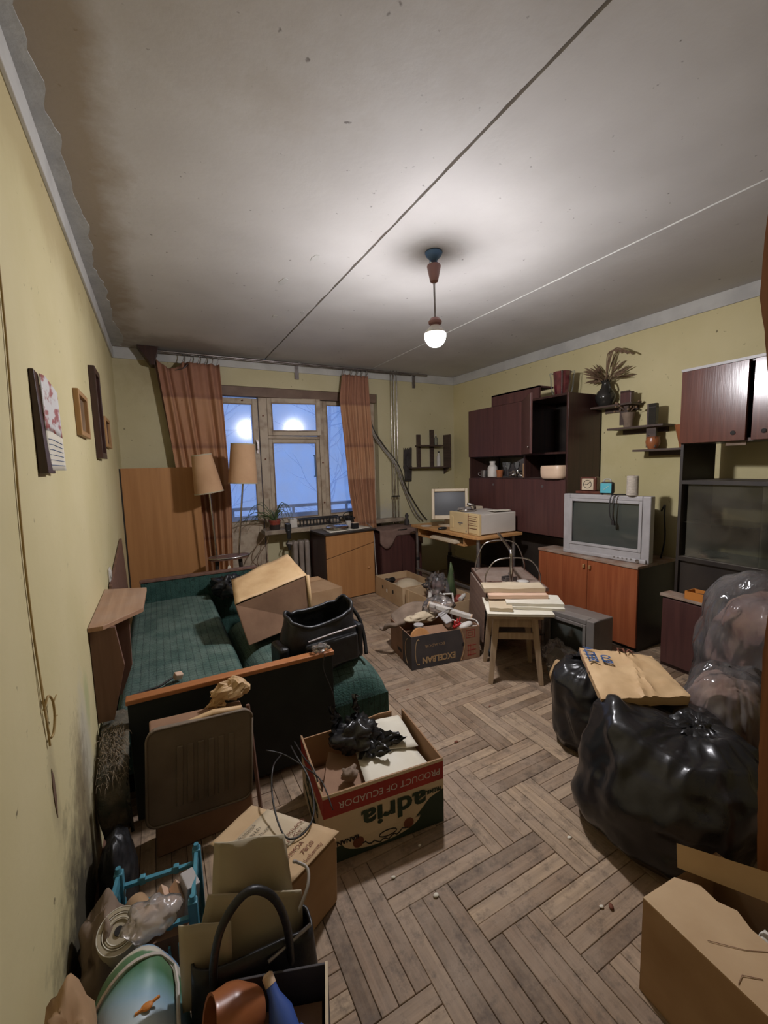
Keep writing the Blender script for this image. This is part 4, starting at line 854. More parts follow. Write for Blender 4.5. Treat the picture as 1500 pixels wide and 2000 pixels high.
# ruby vase on top
t = thing('ruby_vase', 'tall ruby red cut glass vase on top of the wall unit', 'vase', (3.50, 2.63, 1.956))
build('vase_body', MB().lathe([(0.055, 0), (0.060, 0.01), (0.070, 0.12), (0.078, 0.22), (0.072, 0.222), (0.060, 0.03)], 12), 'redglass', t)
for a in (0.6, 2.2, 3.8, 5.3):
    c_, s_ = math.cos(a), math.sin(a)
    build('glass_handle', MB().tube([(0.076*c_, 0.076*s_, 0.21), (0.10*c_, 0.10*s_, 0.215), (0.093*c_, 0.093*s_, 0.17), (0.087*c_, 0.087*s_, 0.08), (0.066*c_, 0.066*s_, 0.015)], 0.006, 6, sub=4), 'jarglass', t, smooth=True)

# ------------------------------------------------------------------ right wall shelves
def board_shelf(y0, y1, z, label, xdep=0.17):
    t = thing('wall_board_shelf', label, 'shelf', (RW, (y0+y1)/2, z), 0, 'stepped wall shelves'); h = (y1-y0)/2
    build('shelf_board', MB().box(-xdep, -h, -0.016, -0.004, h, 0), 'shelfwood', t, bevel=0.002)
    build('wall_batten', MB().box(-0.02, -h*0.8, -0.05, -0.002, h*0.8, -0.016), 'shelfwood', t)
    return t
SA = board_shelf(2.04, 2.395, 1.838, 'highest stepped wall shelf, carrying the dark vase of dry grass')
SB = board_shelf(1.80, 2.24, 1.648, 'middle stepped wall shelf, between the dark vase and the small red pot')
SC = board_shelf(1.60, 2.02, 1.466, 'lowest stepped wall shelf, running into the right wall unit')
build('upright', MB().box(-0.13, -0.13, -0.17, -0.112, -0.06, 0.10), 'shelfwood', SA)
build('upright', MB().box(-0.13, -0.15, -0.17, -0.112, -0.08, 0.16), 'shelfwood', SB)
def pot(name, label, loc, prof, m, cat='pot', n=20):
    t = thing(name, label, cat, loc); build('pot_body', MB().lathe(prof, n), m, t, smooth='auto'); return t
t = pot('grass_vase', 'dark glazed jug vase with dry feathery grasses on the highest wall shelf', (RW-0.095, 2.31, 1.839), [(0.040, 0), (0.052, 0.01), (0.076, 0.055), (0.080, 0.085), (0.066, 0.12), (0.036, 0.155), (0.030, 0.19), (0.042, 0.215), (0.036, 0.213), (0.024, 0.19)], 'glaze_dark', 'vase')
build('jug_handle', MB().tube([(-0.03, -0.03, 0.20), (-0.05, -0.06, 0.185), (-0.055, -0.075, 0.14), (-0.045, -0.06, 0.10)], 0.007, 7, sub=4), 'glaze_dark', t, smooth=True)
rng = random.Random(11)
for i in range(46):
    a = rng.uniform(0, 6.28); l = rng.uniform(0.13, 0.24); dx = min(0.12, math.cos(a)*0.8-0.25); dy = math.sin(a)*0.95; ez = rng.uniform(0.02, 0.75)
    d = Vector((dx, dy, ez)).normalized()
    p = [Vector((0, 0, 0.18)), Vector((0, 0, 0.21))+d*l*0.3, Vector((0, 0, 0.225))+d*l*0.7, Vector((0, 0, 0.22))+d*l+Vector((0, 0, -0.03*rng.random()))]
    s_ = MB().tube(p, 0.0022, 4, 0.0012, sub=2)
    s_.tube([p[1]*0.4+p[2]*0.6, p[2]*0.4+p[3]*0.6, p[3]], 0.0075, 5, 0.001)
    build('dry_stem', s_, 'dry', t)
for i in range(4):
    y_ = -0.03-0.025*i
    build('tall_plume', MB().tube([(0, 0, 0.2), (-0.01, y_*0.3, 0.33), (-0.02, y_*0.8, 0.42+0.01*i), (-0.02, y_*1.5-0.03, 0.44-0.012*i), (-0.02, y_*1.8-0.05, 0.415-0.015*i)], 0.0025, 5, 0.0065, sub=4), 'dry', t, smooth=True)
def twigs(parent, n, z0, l, seed, m='dry', knob=True):
    rng = random.Random(seed)
    for i in range(n):
        a = rng.uniform(0, 6.28); d = Vector((math.cos(a)*0.5-0.2, math.sin(a), rng.uniform(0.15, 1.0))).normalized(); ll = l*rng.uniform(0.6, 1.1)
        p = [Vector((0, 0, z0)), Vector((0, 0, z0+0.01))+d*ll*0.5, Vector((0, 0, z0+0.005))+d*ll]
        mb = MB().tube(p, 0.0025, 4, 0.0015, sub=2)
        if knob: mb.sphere(p[2], 0.009, 7, 5)
        build('dry_stem', mb, m, parent)
t = pot('herb_pot', 'ribbed pale pot with dried flowers on the middle wall shelf', (RW-0.10, 2.105, 1.649), [(0.030, 0), (0.034, 0.01), (0.038, 0.06), (0.050, 0.115), (0.045, 0.113), (0.03, 0.05)], 'rag', n=11)
twigs(t, 20, 0.10, 0.12, 2)
t = pot('cactus_pot', 'small red clay pot with a withered plant on the lowest wall shelf', (RW-0.10, 1.905, 1.467), [(0.030, 0), (0.045, 0.03), (0.050, 0.055), (0.043, 0.085), (0.047, 0.092), (0.041, 0.09), (0.035, 0.06)], 'terracotta')
twigs(t, 13, 0.075, 0.06, 5, 'leaf', False)
t = pot('cone_vase', 'tan conical vase half hidden behind the right wall unit', (RW-0.09, 1.70, 1.467), [(0.020, 0), (0.022, 0.02), (0.055, 0.165), (0.050, 0.163), (0.02, 0.03)], 'terracotta', 'vase')
t = thing('dark_plank', 'dark upright box standing on the middle wall shelf', 'box', (RW-0.14, 1.885, 1.649))
build('case', MB().box(-0.02, -0.026, 0, 0.02, 0.026, 0.155), 'glaze_dark', t, bevel=0.003); build('lid', MB().box(-0.021, -0.027, 0.125, 0.021, 0.027, 0.130), 'charcoal', t)
t = thing('picture_block', 'brown upright block standing on the highest wall shelf', 'box', (RW-0.13, 2.10, 1.839))
build('case', MB().box(-0.02, -0.042, 0, 0.02, 0.042, 0.085), 'veneer_plum', t, bevel=0.003); build('edge_strip', MB().box(-0.022, -0.043, 0.078, 0.022, 0.043, 0.087), 'veneer_dark', t)

# ------------------------------------------------------------------ right wall unit
ub = thing('glass_wall_unit', 'dark wall unit with red brown lacquered doors and glass front at the right', 'wall unit', (3.247, 0.552, 0), -0.055)
L2 = 0.985; Dp = 0.365
build('side_panel', MB().box(0, L2-0.018, 0.0, Dp, L2, 1.48), 'carcass', ub, bevel=0.001)
build('side_panel', MB().box(0, 0, 0.0, Dp, 0.018, 1.48), 'carcass', ub, bevel=0.001)
build('upper_box', MB().box(0.0, 0.0, 1.48, Dp, L2, 1.498).box(0, 0, 1.925, Dp, L2, 1.943).box(0, 0, 1.498, Dp, 0.016, 1.925).box(0, L2-0.016, 1.498, Dp, L2, 1.925).box(Dp-0.01, 0.016, 1.498, Dp, L2-0.016, 1.925), 'veneer_dark', ub)
build('top_trim', MB().box(-0.022, -0.002, 1.935, 0.02, L2+0.004, 1.951), 'silver', ub)
for a, b in ((0.628, L2), (0.20, 0.600)):
    d_ = build('upper_door', MB().box(-0.02, a, 1.484, 0.0, b, 1.934), 'veneer_red', ub, bevel=0.0015)
    build('knob_hole', MB().lathe([(0.010, 0), (0.013, 0.006), (0.006, 0.008)], 12, (-0.018, a+0.06 if a > 0.5 else b-0.06, 1.53), Matrix.Rotation(R(-90), 3, 'Y')), 'ink_black', d_)
build('shelf', MB().box(0.0, 0.018, 1.222, Dp, L2-0.018, 1.246), 'carcass', ub)
build('shelf', MB().box(0.0, 0.018, 0.715, Dp, L2-0.018, 0.742), 'carcass', ub)
build('glass_shelf', MB().box(0.04, 0.018, 0.965, Dp-0.02, L2-0.018, 0.971), 'dustglass', ub)
build('back_panel', MB().box(Dp-0.008, 0.018, 0.742, Dp-0.002, L2-0.018, 1.222), mat('olive_back', (0.16, 0.13, 0.06), 0.8, (0.12, 0.10, 0.05), 5), ub)
build('sliding_pane', MB().box(0.012, 0.03, 0.745, 0.016, 0.54, 1.22), 'dustglass', ub)
build('sliding_pane', MB().box(0.024, 0.48, 0.745, 0.028, L2-0.045, 1.22), 'dustglass', ub)
build('lower_front', MB().box(0.02, 0.018, 0.05, 0.036, L2-0.018, 0.715), 'carcass', ub)
build('plinth', MB().box(0.05, 0.018, 0.0, 0.07, L2-0.018, 0.05), 'carcass', ub)
o = build('glass_saucer', MB().lathe([(0.02, 0), (0.05, 0.012), (0.049, 0.014), (0.02, 0.003)], 18), 'jarglass', smooth='auto', loc=(3.46, 1.12, 0.972)); tag(o, 'small glass saucer on the glass shelf behind the panes', 'saucer')
o = build('glass_plate', MB().lathe([(0.04, 0), (0.08, 0.015), (0.079, 0.018), (0.04, 0.004)], 18), 'jarglass', smooth='auto', loc=(3.45, 1.38, 0.743)); tag(o, 'glass plate behind the lower panes of the right wall unit', 'plate')
o = build('plastic_strip', MB().box(-0.01, -0.05, 0, 0.0, 0.05, 0.022), 'rag', loc=(3.315, 1.24, 1.457)); tag(o, 'short grey strip stuck under the lacquered doors', 'strip')
lcb = thing('low_cabinet', 'low brown cabinet in front of the right wall unit behind the clear bag', 'cabinet', (3.143, 0.80, 0), -0.055)
build('body', MB().box(0.02, 0, 0, 0.108, 0.755, 0.48), 'veneer_dark', lcb, bevel=0.002)
build('top_board', MB().box(0.0, -0.01, 0.48, 0.11, 0.765, 0.498), 'cherry_top', lcb, bevel=0.002)
build('front_panel', MB().box(0.0, 0.01, 0.03, 0.018, 0.745, 0.47), 'veneer_plum', lcb, bevel=0.002)
t = thing('orange_box', 'open shallow orange box on the low brown cabinet', 'box', (3.226, 1.27, 0.499), -0.055)
build('box_wall', MB().box(-0.05, -0.14, 0, -0.045, 0.14, 0.05).box(0.045, -0.14, 0, 0.05, 0.14, 0.05).box(-0.045, -0.14, 0, 0.045, -0.135, 0.05).box(-0.045, 0.135, 0, 0.045, 0.14, 0.05), 'orange_card', t)
build('box_floor', MB().box(-0.045, -0.135, 0, 0.045, 0.135, 0.004), 'card_in', t)
build('dark_contents', crumple((0, 0, 0.025), (0.036, 0.12, 0.02), 5), 'ink_black', t, smooth=True)

# ------------------------------------------------------------------ TV cabinet and television
tvc = thing('tv_cabinet', 'cherry red two door cabinet carrying the large television', 'cabinet', (3.22, 1.735, 0))
build('body', MB().box(0.018, 0, 0.0, 0.48, 0.018, 0.615).box(0.018, 0.862, 0, 0.48, 0.88, 0.615).box(0.46, 0.018, 0, 0.48, 0.862, 0.615).box(0.018, 0.018, 0.05, 0.46, 0.862, 0.066), 'carcass', tvc)
build('top_board', MB().box(-0.008, -0.004, 0.615, 0.484, 0.884, 0.635), 'cherry_top', tvc, bevel=0.002)
build('stile', MB().box(0.0, 0.795, 0.0, 0.018, 0.88, 0.614), 'cherry', tvc)
for a, b, k in ((0.002, 0.396, 0.372), (0.400, 0.793, 0.424)):
    d_ = build('door', MB().box(0.0, a, 0.03, 0.018, b, 0.612), 'cherry', tvc, bevel=0.0015)
    build('knob', MB().box(-0.02, k-0.008, 0.545, 0.0, k+0.008, 0.575), 'oak', d_, bevel=0.004)
build('plinth', MB().box(0.03, 0.018, 0, 0.045, 0.862, 0.05), 'carcass', tvc)
def tvset(name, label, loc, rz, w, h, d, m, parent=None, chin=0.075):
    "front faces -x; y is across"
    t = thing(name, label, 'television', loc, rz); hw = w/2; f = 0.055
    mb = MB().box(-0.04, -hw, 0, 0.03, -hw+f, h).box(-0.04, hw-f, 0, 0.03, hw, h).box(-0.04, -hw+f, 0, 0.03, hw-f, chin).box(-0.04, -hw+f, h-0.035, 0.03, hw-f, h)
    build('front_frame', mb, m, t, bevel=0.006)
    i = 0.022
    mb = MB().box(-0.046, -hw+f, chin, -0.03, -hw+f+i, h-0.035).box(-0.046, hw-f-i, chin, -0.03, hw-f, h-0.035).box(-0.046, -hw+f+i, chin, -0.03, hw-f-i, chin+i).box(-0.046, -hw+f+i, h-0.035-i, -0.03, hw-f-i, h-0.035)
    build('screen_surround', mb, m, t, bevel=0.003)
    a, b, zz0, zz1 = -hw+f+i-0.004, hw-f-i+0.004, chin+i-0.004, h-0.035-i+0.004
    def fn(u, v):
        p, q = (u-.5)*2, (v-.5)*2; return Vector((-0.036+0.010*(p*p+q*q), a+(b-a)*(1-u), zz0+(zz1-zz0)*v))
    build('screen', MB().grid(fn, 14, 12), 'screen', t, smooth=True)
    build('rear_case', MB().hexa([(0.03, -hw+0.01, 0.01), (d, -hw*0.62, 0.04), (d, hw*0.62, 0.04), (0.03, hw-0.01, 0.01)], [(0.03, -hw+0.01, h-0.008), (d, -hw*0.62, h*0.78), (d, hw*0.62, h*0.78), (0.03, hw-0.01, h-0.008)]), 'black', t, bevel=0.012)
    return t
tv = tvset('television', 'large silver tube television standing on the cherry red cabinet', (3.335, 2.065, 0.637), 0.13, 0.665, 0.487, 0.34, 'silver')
build('speaker_ledge', MB().box(-0.062, -0.32, 0.0, -0.04, 0.32, 0.03), 'silver', tv, bevel=0.006)
for k in range(5): build('button', MB().cyl((-0.066, -0.10-0.03*k, 0.022), (-0.058, -0.10-0.03*k, 0.022), 0.006, n=10), 'silver_dark', tv)
build('power_button', MB().cyl((-0.07, -0.265, 0.018), (-0.058, -0.265, 0.018), 0.012, n=14), 'chrome', tv)
tv2 = tvset('small_television', 'smaller dark silver television on the floor behind the stool', (2.74, 1.915, 0.0), 0.10, 0.40, 0.335, 0.30, 'silver_dark', chin=0.06)
build('top_cover', MB().hexa([(0.03, -0.195, 0.0), (0.26, -0.17, 0.0), (0.26, 0.17, 0.0), (0.03, 0.195, 0.0)], [(0.03, -0.195, 0.334), (0.26, -0.17, 0.300), (0.26, 0.17, 0.300), (0.03, 0.195, 0.334)]), 'silver_dark', tv2, bevel=0.01)
t = thing('mantel_clock', 'square wooden mantel clock with a pale dial on the television', 'clock', (3.35, 2.225, 1.126), 0.13)
build('case', MB().box(-0.03, -0.068, 0.022, 0.03, 0.068, 0.135), 'veneer_red', t, bevel=0.012)
build('base', MB().box(-0.035, -0.10, 0, 0.035, 0.10, 0.022), 'veneer_red', t, bevel=0.005)
build('dial', MB().box(-0.034, -0.048, 0.03, -0.029, 0.048, 0.122), 'paper_cream', t, bevel=0.004)
build('dial_ring', MB().lathe([(0.030, 0), (0.034, 0), (0.034, 0.002), (0.030, 0.002)], 24, (-0.034, 0, 0.076), Matrix.Rotation(R(-90), 3, 'Y'), cap=False), 'ink_black', t)
build('hands', MB().box(-0.037, -0.002, 0.076, -0.0345, 0.002, 0.077).tube([(-0.036, 0, 0.076), (-0.036, -0.022, 0.095)], 0.0022, 5).tube([(-0.036, 0, 0.076), (-0.036, 0.02, 0.078)], 0.0018, 5), 'ink_black', t)
t = thing('alarm_clock', 'small turquoise and black alarm clock on the television', 'clock', (3.325, 2.055, 1.126), 0.2)
build('case', MB().box(-0.025, -0.05, 0.006, 0.025, 0.05, 0.098), 'black', t, bevel=0.016)
build('dial', MB().box(-0.029, -0.041, 0.014, -0.024, 0.041, 0.088), 'teal', t, bevel=0.008)
build('bell', MB().tube([(0, -0.025, 0.095), (0, -0.02, 0.118), (0, 0.02, 0.118), (0, 0.025, 0.095)], 0.005, 6, sub=3), 'silver', t, smooth=True)
build('hands', MB().tube([(-0.030, 0, 0.05), (-0.030, -0.02, 0.068)], 0.002, 5).tube([(-0.030, 0, 0.05), (-0.030, 0.014, 0.04)], 0.002, 5), 'paper', t)
for s in (-1, 1): build('foot', MB().cyl((0, 0.035*s, 0.0), (0, 0.035*s, 0.01), 0.008, n=8), 'black', t)
t = thing('twine_spool', 'tall spool of white twine standing on the television', 'twine', (3.33, 1.862, 1.126))
pr_ = [(0.02, 0)]
for i in range(27): pr_ += [(0.0375, 0.004+i*0.0052), (0.0395, 0.0066+i*0.0052)]
build('winding', MB().lathe(pr_+[(0.036, 0.146), (0.012, 0.148)], 20), 'twine', t, smooth='auto'); build('tube_core', MB().cyl((0, 0, 0.14), (0, 0, 0.15), 0.012), 'card', t)
o = build('hanging_plug_cord', MB().tube([(3.36, 1.94, 1.130), (3.31, 1.97, 1.131), (3.275, 1.985, 1.125), (3.262, 1.99, 1.07), (3.258, 1.985, 0.98), (3.262, 1.965, 0.93)], 0.0045, 6, sub=5).tube([(3.35, 1.92, 1.130), (3.29, 1.955, 1.13), (3.265, 1.96, 1.08), (3.258, 1.962, 0.97), (3.262, 1.955, 0.935)], 0.004, 6, sub=5).box(3.252, 1.945, 0.905, 3.268, 1.968, 0.935), 'cord_black', smooth='auto'); tag(o, 'black cord dangling over the screen of the large television', 'cable')
o = build('side_cord', MB().tube([(3.60, 1.79, 0.64), (3.55, 1.74, 0.80), (3.52, 1.735, 0.98), (3.55, 1.75, 1.05), (3.60, 1.80, 1.0)], 0.006, 6, sub=5), 'cord_black', smooth=True); tag(o, 'black aerial cable looped beside the large television', 'cable')

# ------------------------------------------------------------------ stool with papers, tea trolley
st = thing('wooden_stool', 'bare wooden stool with splayed legs carrying a pile of papers', 'stool', (2.262, 1.985, 0), -0.61)
build('seat', MB().box(-0.165, -0.165, 0.425, 0.165, 0.165, 0.448), 'stool', st, bevel=0.003)
for sx in (-1, 1):
    for sy in (-1, 1):
        def q(x, y, z, s=0.016): return [(x-s, y-s, z), (x+s, y-s, z), (x+s, y+s, z), (x-s, y+s, z)]
        build('leg', MB().hexa(q(0.155*sx, 0.155*sy, 0, 0.013), q(0.115*sx, 0.115*sy, 0.425, 0.02)), 'stool', st, bevel=0.002)
for s in (-1, 1):
    build('apron', MB().box(-0.10, 0.115*s-0.009, 0.36, 0.10, 0.115*s+0.009, 0.424), 'stool', st); build('apron', MB().box(0.115*s-0.009, -0.10, 0.36, 0.115*s+0.009, 0.10, 0.424), 'stool', st)
    build('stretcher', MB().box(-0.122, 0.128*s-0.008, 0.285, 0.122, 0.128*s+0.008, 0.325), 'stool', st)
def stack(name, label, cat, c, w, d, z0, z1, rz, m, parent=None, group=None, wav=0.004, seed=0):
    "one paper bundle: a soft block with uneven edges"
    nx = 10; mb = MB()
    def fn(u, v): return Vector(((u-.5)*w, (v-.5)*d, wav*mnoise.noise(Vector((u*3+seed, v*3, seed)))))
    def bot(u, v): return Vector(((u-.5)*w*0.995, (v-.5)*d*0.99, -(z1-z0)+0.3*wav*mnoise.noise(Vector((u*3+seed, v*3, seed)))))
    mb.grid(fn, nx, nx); n0 = len(mb.v); mb.grid(lambda u, v: bot(u, v), nx, nx); mb.f[(nx-1)**2:] = [f[::-1] for f in mb.f[(nx-1)**2:]]
    rim = [i for i in range(nx)]+[nx*(j+1)-1 for j in range(1, nx)]+[nx*nx-1-i for i in range(1, nx)]+[nx*(nx-1-j) for j in range(1, nx-1)]
    for i in range(len(rim)): a, b = rim[i], rim[(i+1) % len(rim)]; mb.f.append((a, a+n0, b+n0, b))
    o = build(name, mb, m, smooth='auto', loc=(c[0], c[1], z1), rot=(0, 0, rz)); tag(o, label, cat, group); return o
stack('paper_bundle', 'lowest and widest white newspaper bundle on the stool', 'paper', (2.27, 1.955), 0.40, 0.33, 0.449, 0.466, -0.62, 'paper', seed=1)
stack('paper_bundle', 'white folded paper bundle jutting out to the right over the stool edge', 'paper', (2.36, 1.90), 0.36, 0.20, 0.468, 0.484, -0.72, 'paper', seed=2)
stack('paper_bundle', 'second white paper bundle on the right of the stool pile', 'paper', (2.37, 1.91), 0.35, 0.19, 0.486, 0.504, -0.66, 'paper', seed=3)
stack('paper_folder', 'beige folder with bent corner at the left of the stool pile', 'folder', (2.20, 2.03), 0.14, 0.30, 0.468, 0.490, -0.70, 'paper_cream', seed=4)
stack('paper_bundle', 'pinkish paper bundle in the middle of the stool pile', 'paper', (2.34, 2.03), 0.38, 0.18, 0.506, 0.530, -0.58, 'paper_pink', seed=5)
stack('paper_bundle', 'cream paper roll on top of the stool pile', 'paper', (2.35, 2.07), 0.40, 0.15, 0.532, 0.560, -0.57, 'paper_cream', wav=0.008, seed=6)
tt = thing('tea_trolley', 'brown folding tea trolley with bent chrome handles behind the stool', 'trolley', (2.617, 2.40, 0), -0.52)
build('table_top', MB().box(-0.21, -0.315, 0.488, 0.21, 0.315, 0.504), 'trolley', tt, bevel=0.003)
build('edge_strip', MB().box(-0.215, -0.32, 0.482, -0.209, 0.32, 0.506).box(0.209, -0.32, 0.482, 0.215, 0.32, 0.506).box(-0.209, -0.32, 0.482, 0.209, -0.314, 0.506).box(-0.209, 0.314, 0.482, 0.209, 0.32, 0.506), 'board_brown', tt)
build('folded_leaf', MB().hexa([(-0.245, -0.28, 0.10), (-0.233, -0.28, 0.10), (-0.233, 0.28, 0.10), (-0.245, 0.28, 0.10)], [(-0.228, -0.28, 0.475), (-0.216, -0.28, 0.475), (-0.216, 0.28, 0.475), (-0.228, 0.28, 0.475)]), 'trolley', tt)
for x_ in (-0.19, 0.19):
    for y_ in (-0.29, 0.29):
        lg = build('leg', MB().cyl((x_, y_, 0.045), (x_, y_, 0.49), 0.011), 'steel', tt, smooth='auto')
        build('caster', MB().cyl((x_-0.012, y_, 0.026), (x_+0.012, y_, 0.026), 0.025, n=14), 'black', lg, smooth='auto')
build('lower_shelf', MB().box(-0.20, -0.30, 0.15, 0.20, 0.30, 0.162), 'carcass', tt)
build('handle', MB().tube([(-0.02, -0.22, 0.505), (-0.02, -0.22, 0.70), (-0.02, -0.205, 0.745), (-0.02, -0.15, 0.765), (-0.02, 0.16, 0.82)], 0.0125, 9, sub=5), 'chrome', tt, smooth=True)
for y_, hh in ((-0.19, 0.20), (0.20, 0.26)):
    build('wire_hoop', MB().tube([(-0.20, y_, 0.50), (-0.195, y_, 0.58), (-0.13, y_, 0.50+hh*0.88), (0, y_, 0.50+hh), (0.13, y_, 0.50+hh*0.88), (0.195, y_, 0.58), (0.20, y_, 0.50)], 0.0055, 7, sub=6), 'chrome', tt, smooth=True)
Mt = Matrix.Translation((2.617, 2.40, 0)) @ Matrix.Rotation(-0.52, 4, 'Z')
o = build('metal_fitting', MB().box(-0.05, -0.03, 0, 0.05, -0.02, 0.03).box(-0.05, 0.02, 0, 0.05, 0.03, 0.03).box(-0.05, -0.03, 0, -0.04, 0.03, 0.012).cyl((0, -0.03, 0.02), (0.03, 0.04, 0.04), 0.012), 'steel', bevel=0.002, loc=Mt @ Vector((0.0, -0.09, 0.505)), rot=(0, 0, -0.2)); tag(o, 'grey metal fitting lying on the tea trolley', 'fitting')
t = thing('round_tin', 'small round dark tin with white lid on the tea trolley', 'tin', Mt @ Vector((0.07, -0.20, 0.505)))
build('tin_body', MB().lathe([(0.045, 0), (0.048, 0.004), (0.048, 0.018)], 20), 'steel', t, smooth='auto'); build('lid', MB().lathe([(0.040, 0.018), (0.042, 0.022), (0.02, 0.025)], 20), 'white_plastic', t, smooth='auto')
o = build('thin_chisel', MB().tube([(-0.05, 0.03, 0.004), (0.04, -0.03, 0.004)], 0.005, 6), 'board_brown', loc=Mt @ Vector((-0.12, -0.14, 0.505))); tag(o, 'thin brown stick lying on the left of the tea trolley', 'stick')
o = build('dark_film_bag', crumple((0, 0, 0.10), (0.10, 0.14, 0.11), 14, 0.35), 'film', smooth=True, loc=(2.50, 1.80, 0.015)); tag(o, 'grey clear plastic bag slumped between the stool and small television', 'plastic bag')
o = build('tan_bag', MB().sphere((0, 0, 0.075), (0.03, 0.055, 0.078), 16, 12).jitter(0.02, 14, 3), 'kraft', bevel=0.01, loc=(2.38, 1.70, 0.01), rot=(0, 0, 0.9)); tag(o, 'small brown paper bag on the floor under the stool', 'paper bag')

# ------------------------------------------------------------------ open cardboard boxes
def obox_walls(t, w, d, h, th, m, names=('wall_panel',)*4, min_=None):
    "four walls and a floor of an open carton, local coords, origin at the middle of the floor"
    a, b = w/2, d/2
    build('wall_panel', MB().box(-a, -b, 0, a, -b+th, h), m, t, bevel=0.001)
    build('wall_panel', MB().box(-a, b-th, 0, a, b, h), m, t, bevel=0.001)
    build('wall_panel', MB().box(-a, -b+th, 0, -a+th, b-th, h), m, t, bevel=0.001)
    build('wall_panel', MB().box(a-th, -b+th, 0, a, b-th, h), m, t, bevel=0.001)
    build('floor_panel', MB().box(-a+th, -b+th, 0, a-th, b-th, th), m, t)

# banana carton lying bottom up in the foreground
AW, AD, AH = 0.475, 0.375, 0.265
Aloc, Arz = (0.945, 1.455, 0.0), -0.10
ad = thing('banana_carton', 'open red white and green fruit carton in the middle foreground', 'box', Aloc, Arz)
a, b = AW/2, AD/2; th = 0.006
fpoly = [(-a, 0), (a, 0), (a, AH), (a-0.02, AH+0.0), (-a, AH)]
build('front_panel', MB().box(-a, -b, 0, a, -b+th, AH), 'card_in', ad, bevel=0.001)
build('back_panel', MB().prism([(-a, 0), (a-0.06, 0), (a-0.06, AH*0.6), (a-0.055, AH), (0.12, AH+0.004), (0.02, AH-0.01), (-a, AH-0.02)], (0, b, 0), (1, 0, 0), (0, 0, 1), (0, -th, 0)), 'card_in', ad)
build('left_panel', MB().box(-a, -b+th, 0, -a+th, b-th, AH), 'card_in', ad, bevel=0.001)
# right panel with two hand holes
rp_ = MB(); x0_ = a-th
zs = [0, AH*0.62, AH*0.72, AH]; ys = [-b+th, -b+0.05, -b+0.075, 0.05, 0.085, b-th]
for i in range(5):
    for j in range(3):
        if j == 1 and i in (1, 3): continue
        rp_.box(x0_, ys[i], zs[j], a, ys[i+1], zs[j+1])
build('right_panel', rp_, 'card_in', ad)
build('floor_panel', MB().box(-a+th, -b+th, 0, a-th, b-th, th), 'card_in', ad)
def fz(z): return AH-z     # print runs upside down
e_ = 0.0008
def fquad(name, x0, x1, z0, z1, m, off=1): build(name, MB().box(x0, -b-e_*off, z0, x1, -b, z1), m, ad)
fquad('red_band', -a, a, AH-0.085, AH-0.012, 'ink_red')
fquad('cream_field', -a, a, AH-0.205, AH-0.085, 'ink_cream')
fquad('cream_edge', -a, a, AH-0.012, AH, 'ink_cream')
fquad('green_field', -a, a, 0.0, AH-0.205, 'ink_green')
build('green_wedge', MB().prism([(a, AH-0.205), (a, AH-0.125), (a-0.06, AH-0.145), (a-0.125, AH-0.205)], (0, -b-e_, 0), (1, 0, 0), (0, 0, 1), (0, -e_, 0)), 'ink_green', ad)
bulge = [(0.0+0.155*math.cos(t)-0.02, AH-0.20+0.052*math.sin(t)) for t in np.linspace(math.pi, 2*math.pi, 22)]
build('cream_bulge', MB().prism(bulge, (0, -b-e_, 0), (1, 0, 0), (0, 0, 1), (0, -e_, 0)), 'ink_cream', ad)
fu, fv = (-1, 0, 0), (0, 0, -1)      # lettering stands on its head
yf = -b-2*e_
build('lettering', text_mb('PRODUCT OF ECUADOR', 0.036, (0.02, yf, AH-0.048), fu, fv, -0.0, bold=0.0), 'ink_pale', ad, label='printed words PRODUCT OF ECUADOR upside down')
build('lettering', text_mb('adria', 0.105, (0.03, yf-0.0012, AH-0.135), fu, fv, 0.0004, sx=1.25, bold=0.003), 'ink_green', ad, label='printed word adria upside down')
build('lettering', text_mb('BANANAS', 0.024, (-a+0.07, yf-0.001, AH-0.192), fu, fv, 0.0004, bold=0.001), 'ink_black', ad)
build('lettering', text_mb('PREMIUM', 0.022, (a-0.055, yf-0.001, AH-0.118), fu, fv, 0.0004, bold=0.001), 'ink_green', ad)
for cx_ in (-0.115, 0.085):
    build('printed_fruit', MB().lathe([(0.001, 0), (0.021, 0), (0.021, 0.0008), (0.001, 0.0008)], 16, (cx_, yf-0.0006, AH-0.205-0.01), Matrix.Rotation(R(90), 3, 'X')), 'ink_brown', ad)
sm_ = [(-0.10+0.18*k/16, yf-0.001, AH-0.225-0.018*math.sin(k/16*math.pi)+0.006*math.sin(k*1.9)) for k in range(17)]
build('printed_flourish', MB().tube(sm_, 0.0024, 4).tube([(0.0+0.035*math.cos(t), yf-0.001, AH-0.222+0.012*math.sin(t)) for t in np.linspace(0, 6.28, 15)], 0.002, 4), 'ink_black', ad)
lx_ = -a-e_
build('red_band', MB().box(lx_, -b, AH-0.085, -a, b, AH-0.012), 'ink_red', ad)
build('cream_field', MB().box(lx_, -b, 0.0, -a, b, AH-0.085), 'ink_cream', ad)
build('cream_edge', MB().box(lx_, -b, AH-0.012, -a, b, AH), 'ink_cream', ad)
build('lettering', text_mb('adria', 0.105, (lx_-0.001, 0.0, AH-0.135), (0, 1, 0), (0, 0, -1), 0.0004, sx=1.0, bold=0.003), 'ink_green', ad)
build('printed_flourish', MB().prism([(-0.18, 0.0), (-0.05, 0.0), (0.16, 0.07), (0.16, 0.075), (-0.10, 0.05), (-0.18, 0.03)], (lx_-e_, 0, 0), (0, 1, 0), (0, 0, 1), (-e_, 0, 0)), 'ink_green', ad)
Ma = Matrix.Translation(Aloc) @ Matrix.Rotation(Arz, 4, 'Z')
def ap(x, y, z): return Ma @ Vector((x, y, z))
